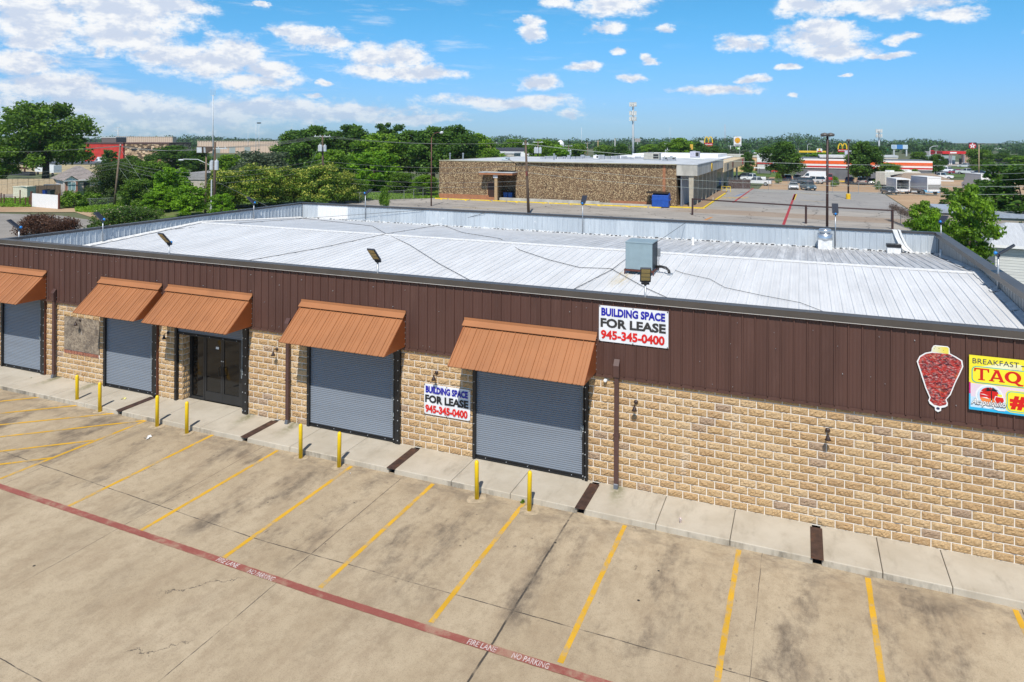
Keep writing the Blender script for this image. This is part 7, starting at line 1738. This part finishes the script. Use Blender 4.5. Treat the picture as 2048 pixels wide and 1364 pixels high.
# pipe barrier across the lot
t_ = thing('pipe_barrier', 'long dark pipe barrier across the rear lot on thick posts', 'barrier'); A, B, C_ = onz(1385, 398, 1.9), onz(1612, 412, 1.9), onz(1785, 421, 1.9); g = MB(); g.tube([A, B, C_], .085, 8); O('barrier_rail', g, m_darkpole, t_)
for q in (A, A.lerp(B, .5) if False else B, C_): g = MB(); g.tube([(q.x, q.y, -.2), (q.x, q.y, 2.0)], .12, 10); O('barrier_post', g, m_darkpole, t_)
def panel_fence(name, label, pix, h_, m_, cat='fence', slat=None, cap=None, thick=.06, postm=None):
    t_ = thing(name, label, cat)
    P_ = [onz(px, py) for px, py in pix]; g = MB()
    for a, b in zip(P_[:-1], P_[1:]):
        d_ = (b - a); L = d_.length; d_.normalize(); nn = Vector((-d_.y, d_.x, 0)) * thick; n = max(1, int(L / slat)) if slat else 1
        for k in range(n):
            p, q = a + d_ * (L * k / n), a + d_ * (L * (k + (.88 if slat else 1)) / n); o_ = nn * (.5 if k % 2 else 0)
            hk = h_ + (random.uniform(-.05, .05) if slat and slat < .3 else 0); g.hexa([p + o_, q + o_, q + nn + o_, p + nn + o_, p + o_ + Vector((0, 0, hk)), q + o_ + Vector((0, 0, hk)), q + nn + o_ + Vector((0, 0, hk)), p + nn + o_ + Vector((0, 0, hk))])
        if slat: g.hexa([a + nn * 1.1, b + nn * 1.1, b + nn * 1.6, a + nn * 1.6, a + nn * 1.1 + Vector((0, 0, h_ * .97)), b + nn * 1.1 + Vector((0, 0, h_ * .97)), b + nn * 1.6 + Vector((0, 0, h_ * .97)), a + nn * 1.6 + Vector((0, 0, h_ * .97))])
    O('panel', g, m_, t_)
    if postm:
        for q in P_: g = MB(); g.box(q.x - .1, q.y - .1, -.2, q.x + .1, q.y + .1, h_ + .1); O('post', g, postm, t_)
    return t_
panel_fence('white_fence', 'plain white panel fence standing by the street left of the shrubs', [(63, 413), (118, 418)], 1.85, m_white, postm=M('rust_post', (.12, .045, .03), .8))
panel_fence('wooden_fence', 'weathered board fence between the pale shed and the small house', [(58, 394), (122, 391)], 1.8, M('weathered_boards', (.20, .145, .10), .9, var=.35, vs=4, stretch=(3, 3, .2)), slat=.18)
panel_fence('metal_fence', 'tall tan ribbed metal fence at the far left', [(-60, 389), (120, 387)], 2.55, M('tan_metal', (.50, .38, .24), .6, var=.1), slat=.75)
t_ = thing('pale_shed', 'pale cream flat shed box against the wooden fence', 'shed', tuple(onz(26, 396)), rad(12)); g = MB(); g.box(0, 0, 0, 2.6, 1.6, 1.75); O('wall', g, M('cream_panel', (.60, .57, .44), .6), t_); g = MB(); g.box(-.06, -.06, 1.75, 2.66, 1.66, 1.86); O('roof', g, M('cream_roof', (.66, .63, .5), .6), t_)
t_ = thing('pipe_fence', 'rusty pipe fence with thin rails around the grass yard at far left', 'fence'); P_ = [onz(x_, y_) for x_, y_ in ((-30, 410), (2, 408), (8, 409), (30, 410), (40, 411), (51, 412), (59, 412))]
for q, h_ in zip(P_, (1.4, 1.6, 1.5, 1.2, 2.2, 1.2, 1.35)): g = MB(); g.tube([q, q + Vector((0, 0, h_))], .075, 7); O('post', g, M('rust_post', (.12, .045, .03), .8), t_)
for h_ in (.7, 1.2): g = MB(); g.tube([q + Vector((0, 0, h_)) for q in P_], .02, 5); O('rail', g, M('rust_post', (.12, .045, .03), .8), t_)
for px, py, c_, lab in ((92, 394, (.01, .05, .26), 'dark blue bin in front of the wooden fence'), (102, 395, (.03, .045, .06), 'black bin in front of the wooden fence'), (1010, 391, (.01, .10, .38), 'left blue wheelie bin under the entry canopy'), (1018, 391, (.01, .10, .38), 'right blue wheelie bin under the entry canopy')):
    q = onz(px, py) if px < 500 else Vector((-39.9 + (px - 1010) * .1, SY + .9, -.1)); t_ = thing('wheelie_bin', lab, 'bin', tuple(q), 0, 'wheelie bins'); g = MB(); g.hexa([(-.28, -.3, .06), (.28, -.3, .06), (.28, .3, .06), (-.28, .3, .06), (-.36, -.4, 1.15), (.36, -.4, 1.15), (.36, .4, 1.15), (-.36, .4, 1.15)]); O('bin_body', g, M('bin_%d' % px, c_, .5), t_); g = MB(); g.hexa([(-.38, -.44, 1.15), (.38, -.44, 1.15), (.38, .42, 1.15), (-.38, .42, 1.15), (-.36, -.4, 1.2), (.36, -.4, 1.2), (.36, .42, 1.28), (-.36, .42, 1.28)]); O('bin_lid', g, m_dkgl, t_)
    for s_ in (-.3, .3): g = MB(); g.tube([(s_ - .04, .34, .12), (s_ + .04, .34, .12)], .12, 10); O('wheel', g, m_black, t_)
# blue dumpster
t_ = thing('dumpster', 'blue steel dumpster with open black lid at the stone building corner', 'dumpster', (-15.9, SY - 2.1, -.15)); m_db = M('dumpster_blue', (.012, .075, .36), .5, var=.15, vs=2)
g = MB(); g.prism([(0, .1), (1.7, .1), (1.7, 1.95), (1.2, 2.1), (0, 1.75)], 0, 2.35, 'x'); bev(O('dumpster_body', g, m_db, t_), .03, 1)
g = MB(); g.hexa([(-.9, 0, 2.02), (2.3, 0, 2.02), (2.3, 1.6, 2.16), (-.9, 1.6, 2.16), (-.9, 0, 2.08), (2.3, 0, 2.08), (2.3, 1.6, 2.22), (-.9, 1.6, 2.22)]); O('dumpster_lid', g, m_black, t_)
for xx in (-.12, 2.35): g = MB(); g.box(xx, .3, 1.0, xx + .12, 1.5, 1.2); O('lift_pocket', g, m_db, t_)
g = MB(); g.box(.2, -.02, .5, .26, -.002, 1.6); g.box(1.1, -.02, .5, 1.16, -.002, 1.6); g.box(.1, -.03, 1.0, 2.25, -.003, 1.07); O('stiffener', g, m_db, t_)
q = onz(1330, 408); g = MB(); g.lathe([(.13, 0), (.13, 1.35), (.08, 1.45), (.01, 1.47)], 14); tag(O('yellow_post', g, M('base_yellow', (.72, .44, .01), .7), loc=q), 'thick yellow guard post in front of the blue dumpster', 'bollard')

# ================================================================== vehicles
m_tyre = M('tyre', (.018, .018, .019), .8); m_rim = M('rim', (.42, .43, .45), .35, .6); m_cglass = M('car_glass', (.025, .035, .042), .06, spec=.7); m_hl = M('headlamp', (.70, .72, .74), .15); m_tl = M('tail_lamp', (.30, .01, .01), .3); m_plast = M('dark_trim', (.03, .03, .032), .6)
def wheel(t_, x, y, r, w_=.22):
    g = MB(); g.tube([(0, -w_ / 2, 0), (0, -w_ * .36, 0), (0, w_ * .36, 0), (0, w_ / 2, 0)], [r * .9, r, r, r * .9], 16); o_ = O('wheel', g, m_tyre, t_, loc=(x, y, r))
    s_ = -1 if y < 0 else 1; g = MB(); g.tube([(0, s_ * w_ * .3, 0), (0, s_ * (w_ / 2 + .012), 0)], [r * .62, r * .58], 12); O('rim', g, m_rim, o_)
KIND = {  # length, width, lower outline, cabin outline, wheel radius, wheel x
 'sedan': (4.7, 1.8, [(-2.35,.32),(2.3,.32),(2.36,.6),(2.2,.80),(.95,.92),(-1.55,.98),(-2.3,.92),(-2.38,.6)], [(1.0,.90),(.25,1.40),(-.9,1.43),(-1.75,.97)], .33, (1.42,-1.38)),
 'suv': (4.8, 1.9, [(-2.4,.36),(2.35,.36),(2.42,.7),(2.25,.98),(1.15,1.06),(-2.3,1.10),(-2.42,.7)], [(1.15,1.05),(.45,1.66),(-1.9,1.70),(-2.32,1.08)], .38, (1.45,-1.42)),
 'van': (5.9, 2.0, [(-2.95,.4),(2.8,.4),(2.95,.75),(2.7,1.15),(2.0,1.42),(-2.9,1.45),(-2.97,.7)], [(2.05,1.40),(1.1,2.45),(.6,2.62),(-2.85,2.62),(-2.93,1.42)], .38, (1.95,-1.75)),
 'pickup': (5.8, 2.0, [(-2.9,.5),(2.8,.5),(2.9,.8),(2.75,1.08),(1.4,1.18),(-2.85,1.20),(-2.92,.7)], [(1.45,1.16),(.8,1.82),(-.5,1.86),(-.85,1.19)], .42, (1.85,-1.75)),
}
def vehicle(kind, col, label, px, py, head, group='parked cars beyond the rear fence', z=-.165, rim=True, name=None):
    L, W, low, cab, r, wx = KIND[kind]; q = onz(px, py, z)
    t_ = thing(name or {'sedan': 'parked_car', 'suv': 'parked_suv', 'van': 'parked_van', 'pickup': 'pickup_truck'}[kind], label, 'pickup' if kind == 'pickup' else ('van' if kind == 'van' else 'car'), tuple(q), rad(head), group)
    mc = M('paint_%02d%02d%02d' % tuple(int(k * 99) for k in col), col, .28, var=.03, coat=.6)
    g = MB(); n = len(low); ins = .06
    i = len(g.v)
    for s_ in (-1, 1):
        for (x, z_) in low: g.v.append((x, s_ * (W / 2 - (ins if z_ > .85 else 0)), z_))
    g.f.append(tuple(range(n))); g.f.append(tuple(reversed(range(n, 2 * n)))); g.m += [0, 0]
    for k in range(n): g.f.append((k, (k + 1) % n, n + (k + 1) % n, n + k)); g.m.append(0)
    # roof and pillars in body colour over a glass band
    m_ = len(cab)
    if kind == 'van': top = [p for p in cab if p[1] > 2.4]
    else: top = cab[1:3]
    tw = W / 2 - .22
    b_ = O('body', g, mc, t_); bev(b_, .05, 2)
    g = MB(); i = 0
    for s_ in (-1, 1):
        for (x, z_) in cab: g.v.append((x, s_ * (W / 2 - .08 if z_ < cab[1][1] - .15 else tw), z_))
    g.f += [tuple(range(m_)), tuple(reversed(range(m_, 2 * m_)))]; g.m += [0, 0]
    for k in range(m_): g.f.append((k, (k + 1) % m_, m_ + (k + 1) % m_, m_ + k)); g.m.append(0)
    O('windows', g, mc if kind == 'van' else m_cglass, t_) if kind != 'van' else O('cargo_body', g, mc, t_)
    zt_ = max(p[1] for p in cab); xs = [p[0] for p in top]
    g = MB(); g.box(min(xs) - .06, -tw - .01, zt_ - .05, max(xs) + .06, tw + .01, zt_ + .025); bev(O('roof', g, mc, t_), .03, 1)
    if kind == 'van':
        g = MB(); g.poly([(2.06, -.8, 1.46), (2.06, .8, 1.46), (1.2, .72, 2.38), (1.2, -.72, 2.38)]); O('windscreen', g, m_cglass, t_).location = (.03, 0, .02)
        for s_ in (-1, 1): g = MB(); g.poly([(1.85, s_ * .935, 1.5), (.75, s_ * .935, 1.5), (.75, s_ * .84, 2.1), (1.25, s_ * .84, 2.1)]); O('side_window', g, m_cglass, t_).location = (0, s_ * .03, 0)
        g = MB(); g.box(-2.97, -.75, 1.6, -2.945, .75, 2.2); O('rear_window', g, m_cglass, t_)
    else:
        xm = (cab[1][0] + cab[2][0]) / 2 - .1
        for s_ in (-1, 1): g = MB(); g.hexa([(xm - .06, s_ * (W / 2 - .085), cab[0][1]), (xm + .06, s_ * (W / 2 - .085), cab[0][1]), (xm + .06, s_ * (W / 2 - .06), cab[0][1]), (xm - .06, s_ * (W / 2 - .06), cab[0][1]), (xm - .06, s_ * tw, zt_), (xm + .06, s_ * tw, zt_), (xm + .06, s_ * (tw + .02), zt_), (xm - .06, s_ * (tw + .02), zt_)]); O('door_pillar', g, mc, t_)
    if kind == 'pickup': g = MB(); g.box(-2.75, -W / 2 + .16, 1.05, -.95, W / 2 - .16, 1.215); O('cargo_bed', g, m_plast, t_)
    for s_ in (-1, 1):
        g = MB(); g.box(L / 2 - .18, s_ * W * .34 - .2, .62 if kind != 'pickup' else .82, L / 2 + .012, s_ * W * .34 + .2, .78 if kind != 'pickup' else 1.0); O('headlight', g, m_hl, t_)
        g = MB(); g.box(-L / 2 - .03, s_ * W * .40 - .13, .72, -L / 2 + .12, s_ * W * .40 + .13, .95); O('taillight', g, m_tl, t_)
        g = MB(); g.box(cab[0][0] - .35, s_ * (W / 2 + .0) - .0, cab[0][1] + .02, cab[0][0] - .2, s_ * (W / 2 + .16), cab[0][1] + .15); O('mirror', g, mc, t_)
        for x in wx: wheel(t_, x, s_ * (W / 2 - .1), r)
    g = MB(); g.box(L / 2 - .03, -W * .36, .36, L / 2 + .03, W * .36, .55); g.box(-L / 2 - .05, -W * .4, .36, -L / 2 + .03, W * .4, .56); O('bumper', g, m_plast, t_)
    return t_
WH = (.74, .75, .76)
vehicle('sedan', WH, 'white sedan facing the fence, left of the dark blue car', 1587, 378.5, -88); vehicle('suv', (.022, .075, .115), 'dark teal blue car with headlights toward the fence', 1616, 380, -74)
vehicle('suv', (.014, .015, .018), 'black utility vehicle seen from the side behind the blue car', 1604, 370, 178); vehicle('suv', (.70, .70, .70), 'small white utility vehicle between black vehicle and white van', 1628, 367, 150)
vehicle('van', WH, 'tall white cargo van parked before the striped wall', 1626, 364, 172); vehicle('sedan', (.04, .04, .07), 'dark car parked by the grass bank', 1575, 361, 95); vehicle('sedan', (.42, .44, .47), 'silver car behind the black utility vehicle', 1596, 361, -95)
vehicle('pickup', (.42, .02, .02), 'red pickup parked with its tail to the camera', 1657, 363, 86); vehicle('sedan', (.03, .03, .10), 'dark purple car near the yellow kerb stop', 1699, 366, 84); vehicle('suv', (.34, .28, .25), 'beige utility vehicle left of the last white car', 1723, 369, 88); vehicle('sedan', WH, 'white car at the right end of the parked row', 1743, 369, -88)
vehicle('sedan', (.025, .032, .045), 'dark car with bright headlights beside the box trailer', 1778, 388.5, -80); vehicle('pickup', WH, 'white pickup facing left beyond the fence corner', 1506, 363, 182); vehicle('pickup', (.70, .71, .72), 'white service truck with utility bed behind the brown fence screen', 1515, 371, 176)
vehicle('suv', (.10, .13, .17), 'grey blue car partly hidden at the end of the arcade', 1489, 359, 170); vehicle('sedan', (.50, .03, .02), 'bright red car by the grass bank under the round tree', 1558, 346, 5); vehicle('sedan', (.55, .56, .58), 'silver car parked by the pink shop', 1537, 334, 10); vehicle('sedan', (.28, .03, .03), 'dark red car under the round tree', 1556, 334, 8)
vehicle('sedan', (.35, .02, .04), 'red car parked behind the flat roofed stone building', 1221, 316, 12, z=2.2)
HW = 'cars on the highway at the right'
vehicle('suv', WH, 'white utility car driving on the far side of the highway', 1888, 344.5, 185, HW); vehicle('sedan', (.28, .015, .03), 'dark red car driving on the highway', 1912, 348, 185, HW); vehicle('pickup', (.60, .63, .65), 'white pickup driving on the highway', 1934, 349, -20, HW); vehicle('sedan', (.02, .03, .06), 'dark blue car driving behind the pale lamp post', 1962, 350, -20, HW); vehicle('sedan', (.08, .12, .16), 'grey blue car in front of the tree on the highway', 1949, 344, 185, HW)
vehicle('pickup', WH, 'white pickup parked at the right end of the motor home', 1881, 359, -12); vehicle('sedan', WH, 'white sedan parked behind the pale box truck at right', 1985, 362, 170); vehicle('suv', (.55, .57, .6), 'pale car standing at the fuel pumps', 1929, 335, 170, HW); vehicle('sedan', (.6, .6, .6), 'white car entering the highway by the round tree', 1880, 336, 180, HW)
vehicle('pickup', WH, 'white pickup on the yard left of the red wall', 150, 331, 178, 'vehicles in the far left yard', z=1.0); vehicle('van', WH, 'white van parked in front of the red wall', 204, 331, 178, 'vehicles in the far left yard', z=1.0); vehicle('suv', (.10, .14, .19), 'dark blue pickup parked behind the wooden fence by the house', 114, 389, 10, 'vehicles in the far left yard')
def trailer(label, px, py, dist, W, Hh, L, head, open_rear=True, col=WH, name='box_trailer', cab=False, two_tone=False):
    q = onz(px, py, -.165); t_ = thing(name, label, 'trailer' if not cab else 'truck', tuple(q), rad(head), 'box trucks and trailers in the gravel lot'); mc = M('box_%d' % px, col, .45, var=.08, vs=.6); z0, th = .75 if not cab else 1.0, .06
    g = MB(); g.box(0, -W / 2, z0, L, W / 2, z0 + .1); g.box(0, -W / 2, z0 + .1, L, -W / 2 + th, z0 + Hh); g.box(0, W / 2 - th, z0 + .1, L, W / 2, z0 + Hh); g.box(L - th, -W / 2 + th, z0 + .1, L, W / 2 - th, z0 + Hh); O('box_shell', g, mc, t_)
    g = MB(); g.box(-.02, -W / 2 - .02, z0 + Hh, L + .02, W / 2 + .02, z0 + Hh + .06); O('box_roof', g, m_white, t_)
    g = MB(); g.box(-.03, -W / 2, z0 - .25, -.002, -W / 2 + .13, z0 + Hh); g.box(-.03, W / 2 - .13, z0 - .25, -.002, W / 2, z0 + Hh); g.box(-.03, -W / 2 + .13, z0 + Hh - .14, -.002, W / 2 - .13, z0 + Hh); g.box(-.03, -W / 2 + .13, z0 - .25, -.002, W / 2 - .13, z0 + .1); O('rear_frame', g, m_white if not two_tone else mc, t_)
    if not open_rear:
        g = MB(); g.box(.02, -W / 2 + .13, z0 + Hh * .42, .06, W / 2 - .13, z0 + Hh - .14); O('roll_door', g, m_white, t_); g = MB(); g.box(.01, -W / 2 + .13, z0 + .1, .07, W / 2 - .13, z0 + Hh * .42); O('lift_gate', g, M('grey_gate', (.26, .25, .24), .6), t_)
    else:
        for k in range(3): g = MB(); g.box(.6, -W / 2 + .1, z0 + .5 + k * .55, L - .4, -W / 2 + .45, z0 + .55 + k * .55); O('shelf', g, m_plast, t_)
    for s_ in (-1, 1):
        for x in ((.9, 1.75) if not cab else (1.5,)): wheel(t_, x, s_ * (W / 2 - .12), .38 if not cab else .48, .28)
        g = MB(); g.box(-.05, s_ * (W / 2 - .25) - .1, z0 - .2, -.031, s_ * (W / 2 - .25) + .1, z0 - .1); O('taillight', g, m_tl, t_)
    if cab:
        g = MB(); g.prism([(L + .1, .5), (L + 1.9, .5), (L + 1.95, 1.3), (L + 1.2, 1.5), (L + .9, 2.4), (L + .1, 2.45)], -.98, .98); bev(O('cab', g, m_white, t_), .06, 2); g = MB(); g.poly([(L + 1.19, -.85, 1.55), (L + 1.19, .85, 1.55), (L + .94, .85, 2.3), (L + .94, -.85, 2.3)]); O('windscreen', g, m_cglass, t_).location = (.03, 0, 0)
        for s_ in (-1, 1): wheel(t_, L + 1.1, s_ * .88, .48, .28)
    else: g = MB(); g.tube([(L, -.6, .65), (L + 1.3, 0, .6), (L, .6, .65)], .06, 6); O('tow_bar', g, m_plast, t_)
    return t_
trailer('white box trailer with open dark rear beside the dark car', 1806, 388, 128, 2.35, 2.0, 5.6, 101); trailer('box truck with grey side and white roll door, the nearest in the lot', 1868, 391.5, 124, 2.45, 2.3, 5.2, 112, False, (.42, .44, .50), 'box_truck', True); trailer('white box truck half hidden behind trees at the right', 1975, 382, 140, 2.5, 2.3, 5.5, 108, False, (.66, .66, .64), 'box_truck', True)
text_obj('trailer_marking', 'MV', M('faded_red', (.40, .10, .10), .6), None, (0, 0, 0), (1, 0, 0), (0, 0, 1), .1) if False else None
t_ = thing('flat_trailer', 'white flat trailer roof rack on the grass bank left of the round tree', 'trailer', tuple(onz(1497, 348)), rad(-4)); g = MB(); g.box(0, 0, 1.75, 6.2, 2.2, 1.95); O('canopy_top', g, m_white, t_); g = MB(); g.box(2.4, .1, .3, 6.1, 2.1, 1.5); O('cargo', g, M('grey_cargo', (.16, .16, .17), .7), t_)
for xx in (.1, 3, 6): g = MB(); g.box(xx, .05, 0, xx + .1, .15, 1.75); O('support', g, m_plast, t_)
panel_fence('screen_fence', 'dark brown corrugated screen by the end of the arcade', [(1457, 377), (1501, 377)], 1.75, M('brown_screen', (.075, .042, .035), .7, var=.2), slat=.3)
t_ = thing('yellow_railing', 'yellow pipe railing at the corner of the arcade walk', 'railing'); P_ = [onz(x_, y_) for x_, y_ in ((1443, 383), (1453, 384), (1461, 384))]
for q in P_: g = MB(); g.tube([q, q + Vector((0, 0, 1.0))], .05, 6); O('post', g, m_yelb, t_)
for h_ in (.5, 1.0): g = MB(); g.tube([q + Vector((0, 0, h_)) for q in P_], .045, 6); O('rail', g, m_yelb, t_)
g = MB(); q = onz(1680, 364); g.box(0, 0, 0, 2.4, .35, .28); bev(tag(O('wheel_stop', g, m_yelb, loc=q), 'yellow kerb stop left of the dark purple car', 'wheel stop'), .05, 2)
for k, (px, py, lab) in enumerate(((1727, 366, 'pale wooden post among the parked cars, left'), (1733, 366, 'pale wooden post beside the beige vehicle'), (1755, 366, 'pale wooden post right of the last white car'))): q = onz(px, py); g = MB(); g.box(-.1, -.1, 0, .1, .1, 2.3); tag(O('wooden_post', g, M('pale_timber', (.42, .36, .27), .8), loc=q), lab, 'post', 'posts in the parked row')
q = onz(1426, 403.5); g = MB(); g.lathe([(.20, 0), (.18, .1), (.11, .12), (.03, .75), (.0, .77)], 12); tag(O('traffic_cone', g, M('faded_cone', (.62, .56, .46), .7), loc=q), 'pale faded cone standing by the yellow kerb near the barrier', 'cone')
for px, py, w_, lab in ((82, 350, 4.5, 'white box trailer in the yard behind the metal fence'), (100, 352, 2.6, 'small white trailer behind the oak trunk')):
    q = onz(px, py, .2); t_ = thing('yard_trailer', lab, 'trailer', tuple(q), 0, 'trailers in the far left yard'); g = MB(); g.box(-w_ / 2, 0, .8, w_ / 2, 2, 2.6); O('box_shell', g, m_white, t_)
    for s_ in (-.6, .6): wheel(t_, s_ * w_ / 2, .1, .4)
t_ = thing('equipment_rack', 'dark machinery and rack in the yard behind the metal fence', 'machinery', tuple(onz(20, 352, .2))); g = MB(); g.box(0, 0, .2, 7, 1.5, 1.1); O('machine_bed', g, m_plast, t_); g = MB(); g.box(2.6, 0, 1.8, 5.6, .4, 2.2); g.box(2.9, 0, 1.1, 3.1, .3, 1.8); g.box(5.0, 0, 1.1, 5.2, .3, 1.8); O('rack_beam', g, m_rsteel, t_)

# ================================================================== light summer haze over the far ground
g = MB(); g.box(-1500, -60, -1.3, 1500, 1700, 75)
hm = bpy.data.materials.new('summer_haze'); hm.use_nodes = True; t = NT(hm.node_tree)
pv = t.add('ShaderNodeVolumePrincipled', i_Density=0.00013, i_Anisotropy=0.3); pv.inputs['Color'].default_value = (0.88, 0.93, 1.0, 1)
mo = t.add('ShaderNodeOutputMaterial'); t.l.new(pv.outputs[0], mo.inputs['Volume'])
hz_ = O('haze', g, hm); hz_['kind'] = 'stuff'; tag(hz_, 'thin pale haze in front of the far trees', 'haze', kind='stuff')
